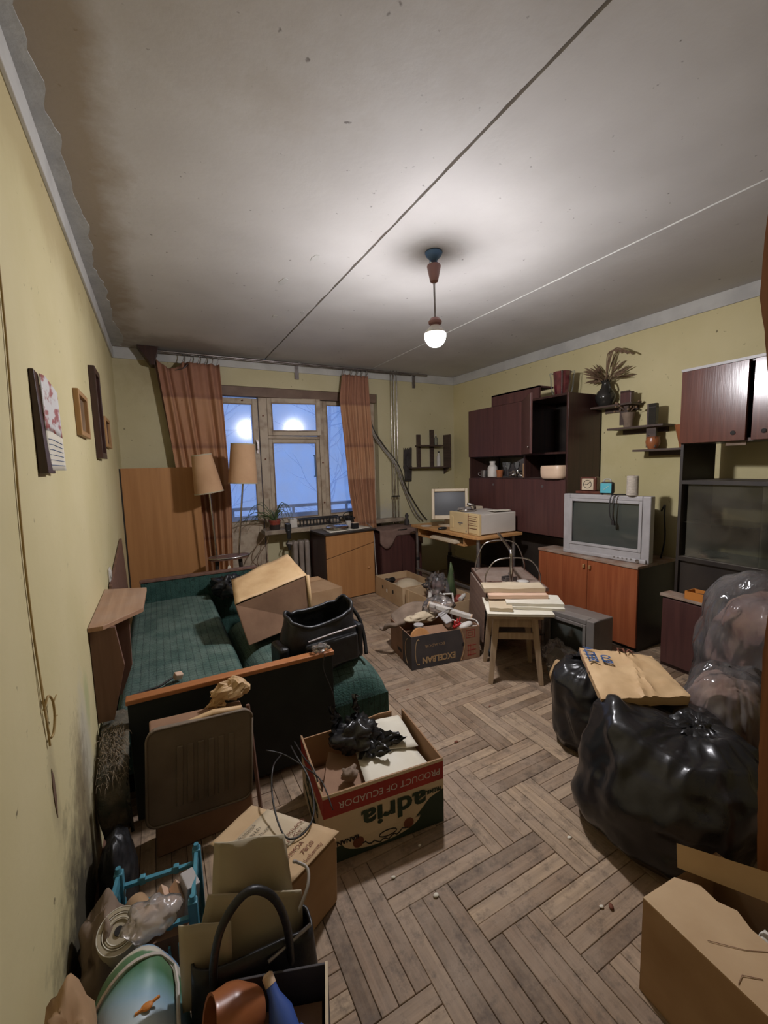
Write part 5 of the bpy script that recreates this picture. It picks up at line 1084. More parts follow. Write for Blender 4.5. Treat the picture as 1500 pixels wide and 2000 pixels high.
sheet('paper_sheet', 'large white sheet lying in the fruit carton', 'paper', [ap(-0.06, -0.155, 0.20), ap(0.215, -0.15, 0.19), ap(0.20, 0.165, 0.20), ap(-0.03, 0.14, 0.215)], 'paper', 0.004, curl=0.01, seed=1, sub=10)
sheet('paper_sheet', 'second white sheet sticking up at the back of the fruit carton', 'paper', [ap(0.06, 0.02, 0.215), ap(0.215, -0.02, 0.21), ap(0.21, 0.17, 0.245), ap(0.05, 0.17, 0.25)], 'paper', 0.004, curl=0.008, seed=4, sub=8)
t = thing('brown_book', 'thick brown backed book tilted in the left half of the fruit carton', 'book', ap(-0.12, -0.045, 0.15), Arz-0.35)
tb = Matrix.Rotation(R(14), 4, 'Y') @ Matrix.Rotation(R(8), 4, 'X')
build('cover', MB().box(-0.085, -0.11, 0.045, 0.085, 0.11, 0.05).box(-0.085, -0.11, 0, 0.085, 0.11, 0.005).box(-0.085, -0.114, 0, 0.085, -0.11, 0.05).xf(tb), 'card_dark', t)
build('page_block', MB().box(-0.08, -0.108, 0.005, 0.08, 0.105, 0.045).xf(tb), 'paper_cream', t)
o = build('paper_lump', crumple((0, 0, 0.0), (0.034, 0.026, 0.028), 9, 0.45, 18, 12), 'rag', smooth=True, loc=ap(-0.105, -0.08, 0.235)); tag(o, 'crumpled grey lump on the brown book in the fruit carton', 'lump')
o = build('filling_board', MB().box(-0.22, -0.17, 0.0, 0.22, 0.17, 0.10), 'card_dark', loc=ap(0, 0, 0.007), rot=(0, 0, Arz)); tag(o, 'dark cardboard packing at the bottom of the fruit carton', 'cardboard')
def wrinkled(name, label, cat, c, r, seed, m, spikes=(), amp=0.5, nu=46, nv=26, rz=0, smooth=True):
    mb = crumple((0, 0, 0), r, seed, amp, nu, nv, 2.6)
    for p0, d, rr in spikes:
        d = Vector(d); p0 = Vector(p0); side = d.orthogonal().normalized()
        pts = []
        def fn(u, v):
            w = rr*(1-v)**0.6*(1+0.5*mnoise.noise(Vector((u*4, v*5, seed)))); return p0+d*v+side*(u-.5)*2*w+d.cross(side)*0.8*mnoise.noise(Vector((u*5, v*6, seed+2)))*0.35
        mb.grid(fn, 10, 10)
    o = build(name, mb, m, smooth=smooth, loc=c, rot=(0, 0, rz)); tag(o, label, cat); return o
o = wrinkled('black_plastic_bag', 'crumpled shiny black plastic bag on the papers in the fruit carton', 'plastic bag', ap(-0.03, 0.075, 0.275), (0.105, 0.085, 0.065), 21, 'film_black',
         [((-0.06, 0.03, 0.03), (-0.03, 0.0, 0.11), 0.045), ((0.02, 0.03, 0.04), (0.0, 0.0, 0.12), 0.04), ((0.05, -0.03, -0.02), (0.15, -0.05, -0.015), 0.05), ((0.0, -0.05, -0.02), (0.10, -0.08, -0.01), 0.05)], amp=0.42)
# dark banana box in the middle distance
EW, ED, EH = 0.535, 0.40, 0.235
Eloc, Erz = (2.00, 2.505, 0), -0.15
eb = thing('dark_fruit_carton', 'open dark printed fruit carton full of household junk in the middle of the floor', 'box', Eloc, Erz)
obox_walls(eb, EW, ED, EH, 0.006, 'card_dark')
ye = -ED/2
build('dark_print', MB().prism([(-EW/2, 0), (EW/2-0.165, 0)]+[(EW/2-0.165+0.03*math.sin(math.pi*t), EH*t) for t in np.linspace(0.05, 0.95, 9)]+[(EW/2-0.165, EH), (-EW/2, EH)], (0, ye-0.0008, 0), (1, 0, 0), (0, 0, 1), (0, 0.0006, 0)), 'navy_card', eb)
build('print_rim', MB().tube([(EW/2-0.155+0.03*math.sin(math.pi*t), ye-0.001, EH*t) for t in np.linspace(0.02, 0.98, 12)], 0.003, 4), 'ink_tan', eb)
build('lettering', text_mb('EXCELBAN', 0.062, (-0.06, ye-0.0016, 0.058), (-1, 0, 0.0), (0, 0, -1), 0.0004, sx=0.85, bold=0.002), 'ink_tan', eb, label='printed word EXCELBAN upside down')
build('lettering', text_mb('ECUADOR', 0.026, (-0.09, ye-0.0016, 0.155), (-1, 0, 0.0), (0, 0, -1), 0.0004, sx=1.25), 'ink_tan', eb, label='printed word ECUADOR upside down')
build('print_rim', MB().tube([(-EW/2+0.05+0.022*math.cos(t), ye-0.001, 0.12+0.09*math.sin(t)) for t in np.linspace(1.2, 5.1, 14)], 0.003, 4), 'ink_tan', eb)
build('hand_hole', MB().lathe([(0.001, 0), (0.014, 0), (0.014, 0.001), (0.001, 0.001)], 14, (EW/2-0.135, ye-0.0008, 0.12), Matrix.Rotation(R(90), 3, 'X')), 'ink_black', eb)
st_ = MB()
for x_, z_, w_, h_ in ((0.19, 0.16, 0.07, 0.055), (0.19, 0.175, 0.04, 0.025)):
    for p, q in (((-w_/2, 0), (w_/2, 0.003)), ((-w_/2, h_), (w_/2, h_+0.003)), ((-w_/2, 0), (-w_/2+0.003, h_)), ((w_/2-0.003, 0), (w_/2, h_))):
        st_.box(x_+p[0], ye-0.001, z_+p[1], x_+q[0], ye-0.0002, z_+q[1])
for k in range(3): st_.box(0.165, ye-0.001, 0.03+0.035*k, 0.235, ye-0.0002, 0.034+0.035*k); st_.box(0.17+0.02*k, ye-0.001, 0.02, 0.174+0.02*k, ye-0.0002, 0.11)
build('stamp_print', st_, 'ink_red', eb)
build('side_print', MB().box(-EW/2-0.0008, ye, 0, -EW/2, ye+0.16, EH), 'navy_card', eb)
build('side_rim', MB().tube([(-EW/2-0.001, ye+0.06+0.05*math.cos(t), 0.11+0.09*math.sin(t)) for t in np.linspace(-1.4, 1.4, 10)], 0.003, 4), 'ink_tan', eb)
build('hand_slot', MB().box(-EW/2-0.001, -0.02, 0.05, -EW/2+0.001, 0.06, 0.075), 'ink_black', eb)
Me = Matrix.Translation(Eloc) @ Matrix.Rotation(Erz, 4, 'Z')
def ep(x, y, z): return Me @ Vector((x, y, z))
o = build('filling_board', MB().box(-0.25, -0.185, 0, 0.25, 0.185, 0.12), 'card_dark', loc=ep(0, 0, 0.007), rot=(0, 0, Erz)); tag(o, 'dark packing at the bottom of the dark fruit carton', 'cardboard')
t = thing('tube_lamp', 'short white fluorescent lamp fitting lying across the dark fruit carton', 'lamp', ep(0.135, 0.0, 0.30), Erz-0.62)
tm = Matrix.Rotation(R(14), 4, 'Y')
build('housing', MB().box(-0.165, -0.022, -0.018, 0.165, 0.022, 0.018).xf(tm), 'white_plastic', t, bevel=0.006); build('end_cap', MB().box(0.155, -0.024, -0.02, 0.17, 0.024, 0.02).box(-0.17, -0.024, -0.02, -0.155, 0.024, 0.02).xf(tm), 'cream_plastic', t, bevel=0.006)
o = build('lamp_cord', MB().tube([ep(0.22, -0.10, 0.26), ep(0.275, -0.13, 0.25), ep(0.27, -0.17, 0.225), ep(0.2, -0.15, 0.23), ep(0.10, -0.10, 0.27)], 0.005, 6, sub=6), 'white_plastic', smooth=True); tag(o, 'white cord looped over the rim of the dark fruit carton', 'cable')
t = thing('brown_case', 'brown box with a round hole in the dark fruit carton', 'box', ep(-0.04, -0.085, 0.13), Erz-0.08)
tm = Matrix.Rotation(R(28), 4, 'X')
build('case', MB().box(-0.105, -0.07, 0, 0.105, 0.09, 0.06).xf(tm), 'card_dark', t, bevel=0.004)
build('hole', MB().lathe([(0.001, 0), (0.032, 0), (0.032, 0.001), (0.001, 0.001)], 20, (0.0, -0.02, 0.0605)).xf(tm), 'ink_black', t); build('plug', MB().cyl((0.004, -0.035, 0.058), (0.004, -0.035, 0.066), 0.022, n=16).xf(tm), 'pine', t)
o = build('wooden_disc', MB().lathe([(0.075, 0), (0.078, 0.012), (0.07, 0.02), (0.001, 0.02)], 24).xf(Matrix.Rotation(R(62), 4, 'X')), 'pine', smooth='auto', loc=ep(-0.175, -0.14, 0.185), rot=(0, 0, Erz)); tag(o, 'honey wooden disc leaning in the left of the dark fruit carton', 'disc')
o = build('glass_lid_jar', MB().lathe([(0.03, 0), (0.034, 0.05), (0.036, 0.055), (0.036, 0.065), (0.02, 0.067)], 16), 'silver', smooth='auto', loc=ep(-0.145, -0.05, 0.19)); tag(o, 'grey lidded jar beside the wooden disc in the carton', 'jar')
wrinkled('white_cloth_bag', 'bunched off white cloth in the back of the dark fruit carton', 'cloth', ep(-0.06, 0.08, 0.25), (0.14, 0.06, 0.04), 31, 'paper_cream', amp=0.4)
o = build('red_comb', MB().tube([(-0.03, 0, 0), (0.03, 0, 0.02)], 0.014, 8).tube([(-0.02, 0, 0), (-0.025, -0.01, 0.05)], 0.006, 6).tube([(0.0, 0, 0.01), (0.0, -0.01, 0.06)], 0.006, 6).tube([(0.02, 0, 0.02), (0.025, -0.01, 0.065)], 0.006, 6), 'red_plastic', smooth=True, loc=ep(0.12, -0.13, 0.225)); tag(o, 'bright red pronged plastic piece in the dark fruit carton', 'plastic toy')
o = build('white_mouse', MB().sphere((0, 0, 0), (0.055, 0.03, 0.022), 16, 10), 'white_plastic', smooth=True, loc=ep(0.18, -0.155, 0.235), rot=(0, -0.25, Erz)); tag(o, 'white oval mouse at the front right of the dark fruit carton', 'mouse')
o = build('grey_device', MB().box(-0.03, -0.06, 0, 0.03, 0.06, 0.02), 'silver', bevel=0.008, loc=ep(0.075, -0.04, 0.26), rot=(0.35, -0.3, Erz)); tag(o, 'pale grey remote like device in the dark fruit carton', 'device')
t = thing('metal_bracket', 'bent dark wire bracket across the junk of the dark fruit carton', 'bracket', ep(0.09, -0.03, 0.30), Erz)
build('wire', MB().tube([(-0.10, -0.02, -0.02), (0.0, 0.0, 0.02), (0.05, 0.01, 0.02), (0.045, 0.0, -0.05)], 0.004, 6), 'steel', t)
fx = MB().grid(lambda u, v: ep(-0.26+0.50*u, 0.12+0.09*v+0.02*math.sin(u*9), 0.20+0.11*math.sin(math.pi*min(1, 0.15+u))**1*v+0.05*u+0.02*mnoise.noise(Vector((u*5, v*4, 2)))), 24, 10)
o = build('rag_sleeve', fx, 'rag', smooth=True, solid=0.02); tag(o, 'long grey brown rag draped over the back rim of the dark fruit carton', 'cloth')
o = build('clear_film_sack', crumple((0, 0, 0), (0.15, 0.10, 0.07), 41, 0.35, 40, 24), 'film', smooth=True, loc=ep(0.11, 0.13, 0.31)); tag(o, 'dusty clear plastic sack bulging at the back of the dark fruit carton', 'plastic bag')
o = build('rag_twist', MB().tube([ep(-0.22, 0.06, 0.24), ep(-0.285, 0.02, 0.25), ep(-0.34, 0.05, 0.24), ep(-0.36, 0.10, 0.20), ep(-0.38, 0.12, 0.20)], 0.022, 8, 0.012, sub=5).jitter(0.012, 22, 5), 'rag', smooth=True); tag(o, 'twisted brown rag hanging out over the left corner of the dark carton', 'cloth')
# long brown carton by the chest, two compartments side by side
def carton(name, label, loc, rz, w, d, h, m='card_light', group=None):
    t = thing(name, label, 'box', loc, rz, group); obox_walls(t, w, d, h, 0.006, m); return t
c1 = carton('brown_carton', 'open plain brown carton beside the wooden chest, holding a straw hat', (2.50, 3.755, 0), 0.0, 0.40, 0.58, 0.205)
for y_ in (-0.1, 0.12): build('vent_hole', MB().box(-0.202, y_-0.012, 0.10, -0.199, y_+0.012, 0.135), 'ink_black', c1)
build('vent_hole', MB().box(-0.202, 0.02, 0.08, -0.2005, 0.045, 0.115), 'paper', c1)
c2 = carton('brown_carton', 'open brown carton with plastic bags, between the plain carton and the dark carton', (2.525, 3.13, 0), 0.06, 0.40, 0.58, 0.205)
build('vent_hole', MB().box(-0.202, -0.1, 0.09, -0.199, -0.07, 0.13), 'ink_black', c2)
build('corner_post', MB().box(-0.206, 0.245, 0, -0.182, 0.292, 0.207), 'card_light', c2)
o = build('straw_hat', MB().lathe([(0.175, 0.0), (0.175, 0.006), (0.12, 0.02), (0.10, 0.05), (0.06, 0.07), (0.001, 0.072)], 30).jitter(0.006, 14, 1), 'paper_cream', smooth='auto', loc=(2.505, 3.70, 0.137)); tag(o, 'pale straw hat lying in the plain brown carton', 'hat')
o = build('dark_gloves', crumple((0, 0, 0), (0.07, 0.04, 0.025), 6, 0.5), 'black', smooth=True, loc=(2.40, 3.90, 0.17)); tag(o, 'small dark cloth in the corner of the plain brown carton', 'cloth')
o = build('filling_board', MB().box(-0.185, -0.275, 0, 0.185, 0.275, 0.125), 'card_dark', loc=(2.50, 3.755, 0.007)); tag(o, 'packing under the straw hat in the plain carton', 'cardboard')
o = build('filling_board', MB().box(-0.185, -0.275, 0, 0.185, 0.275, 0.11), 'card_dark', loc=(2.525, 3.13, 0.007), rot=(0, 0, 0.06)); tag(o, 'packing under the bags in the brown carton', 'cardboard')
wrinkled('grey_plastic_bag', 'dark translucent plastic bag standing up in the brown carton', 'plastic bag', (2.52, 3.20, 0.24), (0.12, 0.11, 0.13), 51, 'film', [((0, 0, 0.06), (0.02, 0, 0.10), 0.10)], amp=0.4)
o = build('bag_contents', crumple((0, 0, 0), (0.09, 0.08, 0.10), 52, 0.5), 'cloth_plum', smooth=True, loc=(2.52, 3.20, 0.22)); tag(o, 'dark red cloth inside the translucent bag in the carton', 'cloth')
t = thing('folded_umbrella', 'folded dark green umbrella standing in the brown carton', 'umbrella', (2.655, 3.16, 0.14), 0)
build('folded_cloth', MB().lathe([(0.01, 0), (0.05, 0.03), (0.045, 0.12), (0.02, 0.27), (0.006, 0.34)], 9).jitter(0.01, 12, 2), 'leaf', t, smooth=True); build('shaft', MB().tube([(0.03, -0.05, 0.0), (0.0, -0.045, 0.24)], 0.006, 6), 'chrome', t)
o = build('photo_holder', MB().box(-0.045, -0.006, 0, -0.03, 0.006, 0.10).box(0.03, -0.006, 0, 0.045, 0.006, 0.10).box(-0.03, -0.006, 0, 0.03, 0.006, 0.015).box(-0.03, -0.006, 0.085, 0.03, 0.006, 0.10), 'white_plastic', bevel=0.003, loc=(2.50, 2.98, 0.15), rot=(-0.7, 0, -0.5)); tag(o, 'white rectangular plastic frame in the front of the brown carton', 'frame')
for i, (x_, y_, a_, l_) in enumerate(((2.37, 3.10, 0.9, 0.16), (2.44, 2.95, 1.3, 0.14), (2.58, 2.93, 0.4, 0.10))):
    o = build('white_bottle', MB().lathe([(0.018, 0), (0.02, 0.01), (0.02, l_*0.75), (0.01, l_*0.85), (0.01, l_)], 12).xf(Matrix.Rotation(R(75), 4, 'Y')), 'white_plastic', smooth='auto', loc=(x_, y_, 0.185), rot=(0, 0, a_))
    tag(o, ('white tube lying at the left corner of the brown carton', 'white tube lying at the front of the brown carton', 'white tube lying at the right front of the brown carton')[i], 'bottle', 'white tubes in the brown carton')
o = build('reddish_tin', MB().lathe([(0.04, 0), (0.04, 0.06), (0.03, 0.065)], 16).xf(Matrix.Rotation(R(40), 4, 'X')), 'pot_red', smooth='auto', loc=(2.63, 3.03, 0.13)); tag(o, 'dull red tin lying among the bags in the brown carton', 'tin')

# ------------------------------------------------------------------ left wall: calendar, frames, wire
t = thing('wall_calendar', 'paper calendar with red and white picture on a dark board on the left wall', 'calendar', (0, 1.395, 1.395))
build('backing_board', MB().hexa([(0.001, 0.0, 0), (0.022, 0.0, 0), (0.022, 0.09, 0.0), (0.001, 0.09, 0.0)], [(0.001, 0.01, 0.27), (0.012, 0.01, 0.27), (0.012, 0.06, 0.265), (0.001, 0.06, 0.265)]), 'veneer_dark', t, bevel=0.002)
MT['calendar'] = mat('calendar_print', (0.62, 0.60, 0.58), 0.5, (0.34, 0.10, 0.09), 30, lo=0.5, hi=0.58)
def cal(u, v): return Vector((0.018+0.02*v*u+0.03*u*(1-v)*0.6, 0.040+0.115*u*(1-0.25*v), 0.008+0.255*v-0.05*max(0, u-0.3)*v))
build('month_sheet', MB().grid(lambda u, v: cal(u, v*0.42), 8, 6), 'paper', t, smooth=True, solid=0.0015)
build('picture_sheet', MB().grid(lambda u, v: cal(u, 0.42+0.58*v), 8, 8), 'calendar', t, smooth=True, solid=0.0015)
ln = MB()
for k in range(6): ln.tube([cal(0.1+0.08*j, 0.06+0.055*k)+Vector((0.0015, -0.0005, 0)) for j in range(11)], 0.0009, 4)
build('printed_lines', ln, 'ink_blue', t)
def frame(name, label, y0, y1, z0, z1, fw_, m, inner, th_=0.02):
    t = thing(name, label, 'picture frame', (0, (y0+y1)/2, z0)); h = (y1-y0)/2; H = z1-z0
    build('frame_bar', MB().box(0.001, -h, 0, th_, -h+fw_, H), m, t, bevel=0.002); build('frame_bar', MB().box(0.001, h-fw_, 0, th_, h, H), m, t, bevel=0.002)
    build('frame_bar', MB().box(0.001, -h+fw_, 0, th_, h-fw_, fw_), m, t, bevel=0.002); build('frame_bar', MB().box(0.001, -h+fw_, H-fw_, th_, h-fw_, H), m, t, bevel=0.002)
    build('picture', MB().box(0.001, -h+fw_, fw_, 0.006, h-fw_, H-fw_), inner, t); return t
MT['pic1'] = mat('brown_picture', (0.14, 0.085, 0.04), 0.5, (0.22, 0.14, 0.07), 14)
MT['pic2'] = mat('dark_picture', (0.045, 0.025, 0.02), 0.45, (0.11, 0.05, 0.035), 12)
frame('framed_picture', 'small light wooden frame with brown picture next to the calendar', 2.10, 2.36, 1.55, 1.735, 0.02, 'oak', 'pic1')
frame('tall_picture', 'tall narrow dark wooden relief picture on the left wall', 2.68, 2.91, 1.474, 1.949, 0.03, 'veneer_dark', 'pic2', 0.03)
frame('framed_picture', 'smallest wooden frame on the left wall nearest the corner', 3.15, 3.44, 1.558, 1.746, 0.022, 'oak', 'pic2')
wr = MB().tube([(0.004, 1.238, 2.40), (0.004, 1.235, 1.784), (0.004, 1.172, 1.30), (0.004, 1.165, 1.05), (0.005, 1.176, 0.90), (0.005, 1.183, 0.80), (0.005, 1.185, 0.765)], 0.0025, 6, sub=6)
wr.tube([(0.004, 1.165, 1.05), (0.006, 1.165, 0.95), (0.006, 1.168, 0.87), (0.006, 1.185, 0.79)], 0.002, 5, sub=4)
wr.tube([(0.006, 1.165, 0.862), (0.012, 1.18, 0.885), (0.012, 1.205, 0.872), (0.012, 1.222, 0.85), (0.012, 1.222, 0.815), (0.010, 1.205, 0.785), (0.008, 1.188, 0.782)], 0.0028, 6, sub=5)
for p_, q_ in (((0.012, 1.222, 0.85), (0.016, 1.24, 0.86)), ((0.012, 1.222, 0.815), (0.015, 1.232, 0.812))): wr.tube([p_, q_], 0.0016, 4)
o = build('wall_wire', wr, 'wire', smooth=True); tag(o, 'thin yellowish wire with a loop hanging down the left wall', 'wire')
sc = MB().prism([(0, 0), (0.010, 0.05), (0.008, 0.10), (-0.004, 0.13), (-0.012, 0.09), (-0.010, 0.05)], (0.0008, 1.195, 0.575), (0, 1, 0), (0, 0, 1), (0.001, 0, 0))
struct(build('trim_6', sc, 'lintel'), 'dark flake mark where paint came off the left wall')
t = thing('wall_socket', 'small white wall socket above the sofa corner on the left wall', 'socket', (0, 2.70, 0.845)); 
build('socket_plate', MB().box(0.001, -0.04, -0.035, 0.010, 0.04, 0.035), 'white_plastic', t, bevel=0.003); build('socket_face', MB().cyl((0.009, 0, 0), (0.014, 0, 0), 0.024), 'white_plastic', t, smooth='auto')

# ------------------------------------------------------------------ corner board, lamp
o = thing('leaning_panel', 'tall honey coloured veneer panel standing in the left corner behind the sofa', 'panel', (0.0, 4.12, 0))
build('veneer_face', MB().box(0.012, -0.012, 0.0, 0.605, 0.0, 1.43), 'pine', o, bevel=0.001); build('dark_side', MB().box(-0.0, -0.008, 0.0, 0.012, 0.10, 1.428), 'carcass', o); build('back_rail', MB().box(0.012, 0.001, 1.38, 0.60, 0.02, 1.42), 'carcass', o)
ld = thing('wall_ledge', 'small wedge shaped wooden ledge on brackets along the left wall above the sofa', 'ledge', (0, 1.86, 0.80))
build('ledge_top', MB().slab([(0.002, 0.0, 0.022), (0.05, 0.0, 0.022), (0.178, 0.16, 0.022), (0.185, 0.52, 0.022), (0.002, 0.60, 0.022)], 0.018), 'ledge', ld, bevel=0.002)
build('bracket', MB().prism([(0.002, 0.0), (0.085, 0.0), (0.105, -0.16), (0.055, -0.37), (0.002, -0.37)], (0, 0.02, 0.004), (1, 0, 0), (0, 0, 1), (0, 0.02, 0)), 'board_brown', ld, bevel=0.001)
build('bracket', MB().prism([(0.002, 0.0), (0.125, 0.0), (0.120, -0.22), (0.075, -0.34), (0.002, -0.34)], (0, 0.16, 0.004), (1, 0, 0), (0, 0, 1), (0, 0.02, 0)), 'board_brown', ld, bevel=0.001)
build('wall_strip', MB().box(0.002, 0.04, -0.34, 0.012, 0.62, 0.003), 'board_brown', ld)
o = build('back_board', MB().hexa([(0.02, 2.62, 0.42), (0.035, 2.62, 0.42), (0.035, 3.52, 0.42), (0.02, 3.52, 0.42)], [(0.004, 2.62, 0.80), (0.018, 2.62, 0.80), (0.018, 3.52, 0.93), (0.004, 3.52, 0.93)]), 'board_brown', bevel=0.002); tag(o, 'brown board leaning on the left wall at the back of the sofa', 'board')
fl = thing('double_floor_lamp', 'floor lamp with two beige cloth shades rising from a small oval tray', 'lamp', (0.78, 3.86, 0))
ov = [(0.17*math.cos(t), 0.095*math.sin(t)) for t in np.linspace(0, 2*math.pi, 33)[:-1]]
build('tray', MB().slab([(x, y, 0.645) for x, y in ov], 0.022), 'board_brown', fl, bevel=0.004)
build('tray_rim', MB().tube([(x*1.0, y*1.0, 0.642) for x, y in ov+[ov[0]]], 0.007, 6), 'chrome', fl, smooth=True)
for x_ in (-0.10, 0.09): build('tray_leg', MB().cyl((x_*1.35, 0, 0.0), (x_, 0, 0.625), 0.012, 0.018), 'carcass', fl, smooth='auto')
build('base_plate', MB().lathe([(0.14, 0), (0.14, 0.015), (0.02, 0.03)], 20), 'carcass', fl, smooth='auto')
for (bx, tx, tz, rb, rt_, hh, lean, nm) in ((-0.10, -0.125, 1.222, 0.118, 0.080, 0.325, -0.042, 0), (0.08, 0.155, 1.288, 0.125, 0.100, 0.345, 0.018, 1)):
    build('rod', MB().cyl((bx, 0, 0.64), (tx, 0, tz), 0.0075), 'chrome', fl, smooth='auto')
    ax = Vector((lean, 0, hh)).normalized(); rot = Vector((0, 0, 1)).rotation_difference(ax).to_matrix()
    sh = build('lamp_shade', MB().lathe([(rb, 0), (rb-0.002, 0.006), (rt_, hh), (rt_-0.003, hh), (rb-0.004, 0.004)], 36, (tx, 0, tz-0.015), rot, cap=False), 'shade', fl, smooth='auto')
    build('shade_hem', MB().lathe([(rb+0.0012, 0.0), (rb+0.0010, 0.010)], 36, (tx, 0, tz-0.016), rot, cap=False).lathe([(rt_+0.002, hh-0.010), (rt_+0.0012, hh+0.001)], 36, (tx, 0, tz-0.015), rot, cap=False), 'paper_beige', sh, smooth=True)
    build('lamp_holder', MB().lathe([(0.012, -0.02), (0.028, 0.012), (0.024, 0.06), (0.01, 0.08)], 14, (tx, 0, tz), rot), 'black', fl, smooth='auto')
build('shade_ring', MB().tube([(-0.125, 0, 1.235), (-0.02, 0, 1.235)], 0.002, 4), 'steel', fl)
t = thing('paper_tag', 'small white oval tag hanging below the floor lamp tray', 'tag', (0.76, 3.745, 0.56))
build('tag_disc', MB().lathe([(0.001, 0), (0.014, 0), (0.014, 0.002), (0.001, 0.002)], 16, (0, 0, 0), Matrix.Rotation(R(90), 3, 'X') @ Matrix.Diagonal((1, 1.9, 1)).to_3x3()), 'paper', t); build('string', MB().tube([(0, 0, 0.02), (0.0, 0.01, 0.06)], 0.0012, 4), 'paper', t)

# ------------------------------------------------------------------ sofa
def sofa_mat():
    m = mat('green_sofa_fabric', (0.014, 0.052, 0.042), 0.9, (0.030, 0.082, 0.066), 14, bump=0.5, bscale=120, dust=0.72, dustcol=(0.15, 0.205, 0.175))
    N, L = m.node_tree.nodes, m.node_tree.links; b = N['Principled BSDF']; out = b.inputs['Base Color'].links[0].from_socket
    tc = N.new('ShaderNodeTexCoord'); sp = N.new('ShaderNodeSeparateXYZ'); L.new(tc.outputs['Object'], sp.inputs[0])
    nz = N.new('ShaderNodeTexNoise'); nz.inputs['Scale'].default_value = 30; L.new(tc.outputs['Object'], nz.inputs['Vector'])
    prev = None
    for ax_, per in (('X', 0.034), ('Y', 0.026)):
        dv = N.new('ShaderNodeMath'); dv.operation = 'MULTIPLY_ADD'; dv.inputs[1].default_value = 1/per; L.new(sp.outputs[ax_], dv.inputs[0])
        jt = N.new('ShaderNodeMath'); jt.operation = 'MULTIPLY'; jt.inputs[1].default_value = 0.35; L.new(nz.outputs[0], jt.inputs[0]); L.new(jt.outputs[0], dv.inputs[2])
        fr = N.new('ShaderNodeMath'); fr.operation = 'FRACT'; L.new(dv.outputs[0], fr.inputs[0])
        lt = N.new('ShaderNodeMath'); lt.operation = 'LESS_THAN'; lt.inputs[1].default_value = 0.13; L.new(fr.outputs[0], lt.inputs[0])
        if prev is None: prev = lt
        else:
            mxm = N.new('ShaderNodeMath'); mxm.operation = 'MAXIMUM'; L.new(prev.outputs[0], mxm.inputs[0]); L.new(lt.outputs[0], mxm.inputs[1]); prev = mxm
    sc = N.new('ShaderNodeMath'); sc.operation = 'MULTIPLY'; L.new(prev.outputs[0], sc.inputs[0]); L.new(nz.outputs[0], sc.inputs[1])
    mx = N.new('ShaderNodeMix'); mx.data_type = 'RGBA'; L.new(sc.outputs[0], mx.inputs[0]); L.new(out, mx.inputs[6]); mx.inputs[7].default_value = (0.006, 0.018, 0.015, 1); L.new(mx.outputs[2], b.inputs['Base Color'])
    return m
MT['sofa'] = sofa_mat(); MT['sofa_dark'] = mat('black_green_side', (0.006, 0.009, 0.009), 0.75, (0.010, 0.014, 0.014), 10)
sf = thing('sofa_bed', 'unfolded dark green sofa bed with black sides and orange wooden rails', 'sofa', (0, 1.86, 0))
def cushion(x0, x1, y0, y1, z0, z1, rr, seed, ribs=0.0, nu=46, nv=60):
    def fn(u, v):
        x = x0+(x1-x0)*u; y = y0+(y1-y0)*v
        ex = min(u, 1-u)*(x1-x0); ey = min(v, 1-v)*(y1-y0); e = 1.0
        k = lambda d: 1.0 if d > rr else math.sqrt(max(0, 1-(1-d/rr)**2))
        h = k(ex)*k(ey)
        z = z0+(z1-z0)*h+0.010*mnoise.noise(Vector((x*4, y*3, seed)))*h + ribs*abs(math.sin(math.pi*x/0.052))*h
        return Vector((x, y, z))
    mb = MB().grid(fn, nu, nv)
    n = nu*nv; mb.add([(x0, y0, z0-0.12), (x1, y0, z0-0.12), (x1, y1, z0-0.12), (x0, y1, z0-0.12)], [])
    mb.f += [(0, nu-1, n+1, n)[::-1], (nu-1, n-1, n+2, n+1)[::-1], (n-1, n-nu, n+3, n+2)[::-1], (n-nu, 0, n, n+3)[::-1], (n, n+1, n+2, n+3)[::-1]]
    return mb
build('mattress', cushion(0.035, 0.60, 0.05, 1.74, 0.29, 0.425, 0.05, 1, -0.002), 'sofa', sf, smooth='auto', label='wide dusty green mattress half by the wall')
build('front_cushion', cushion(0.605, 1.27, 0.02, 1.22, 0.20, 0.375, 0.16, 2, -0.004), 'sofa', sf, smooth='auto', label='green ribbed seat half pulled forward')
build('seat_frame', MB().box(0.12, 0.03, 0.05, 1.20, 1.20, 0.17).box(0.12, 0.03, 0.05, 0.62, 1.72, 0.17), 'sofa_dark', sf)
for y_, zt, nm in ((0.0, 0.525, 'near'), (1.745, 0.59, 'far')):
    a_ = build('side_arm', MB().box(0.105, y_-0.035, 0.02, 0.945, y_, zt-0.02), 'sofa_dark' if nm == 'near' else 'sofa', sf, bevel=0.003)
    build('arm_rail', MB().box(0.10, y_-0.042, zt-0.02, 0.952, y_+0.006, zt), 'trim_orange' if nm == 'near' else 'board_brown', a_, bevel=0.003)
def torn(u, v):
    y = np.interp(v, [0, .3, .6, .8, 1], [0.12, -0.05, -0.19, -0.235, -0.20]); z = np.interp(v, [0, .3, .6, .8, 1], [0.415, 0.415, 0.36, 0.28, 0.16])
    return Vector((0.012+0.115*u, y, z-0.05*(2*u-1)**2*v))+0.03*mnoise.noise_vector(Vector((u*3, v*4, 2)))*Vector((0.2, 1, 1)).length*0.6*v
tm_ = MB().grid(torn, 18, 30); tm_.v = [(min(0.10, max(0.008, x)) if y < 0 else max(0.008, x), y, z) for x, y, z in tm_.v]
build('torn_corner', tm_, 'fray', sf, smooth=True, solid=0.01, label='torn mattress corner sagging by the wall')
build('hanging_lining', MB().grid(lambda u, v: Vector((0.015+0.085*u, -0.205+0.02*math.sin(u*9)+0.02*v, 0.27-0.16*v+0.012*math.sin(u*7))), 14, 8), 'padded', sf, smooth=True, solid=0.006)
rng = random.Random(8); fz_ = MB()
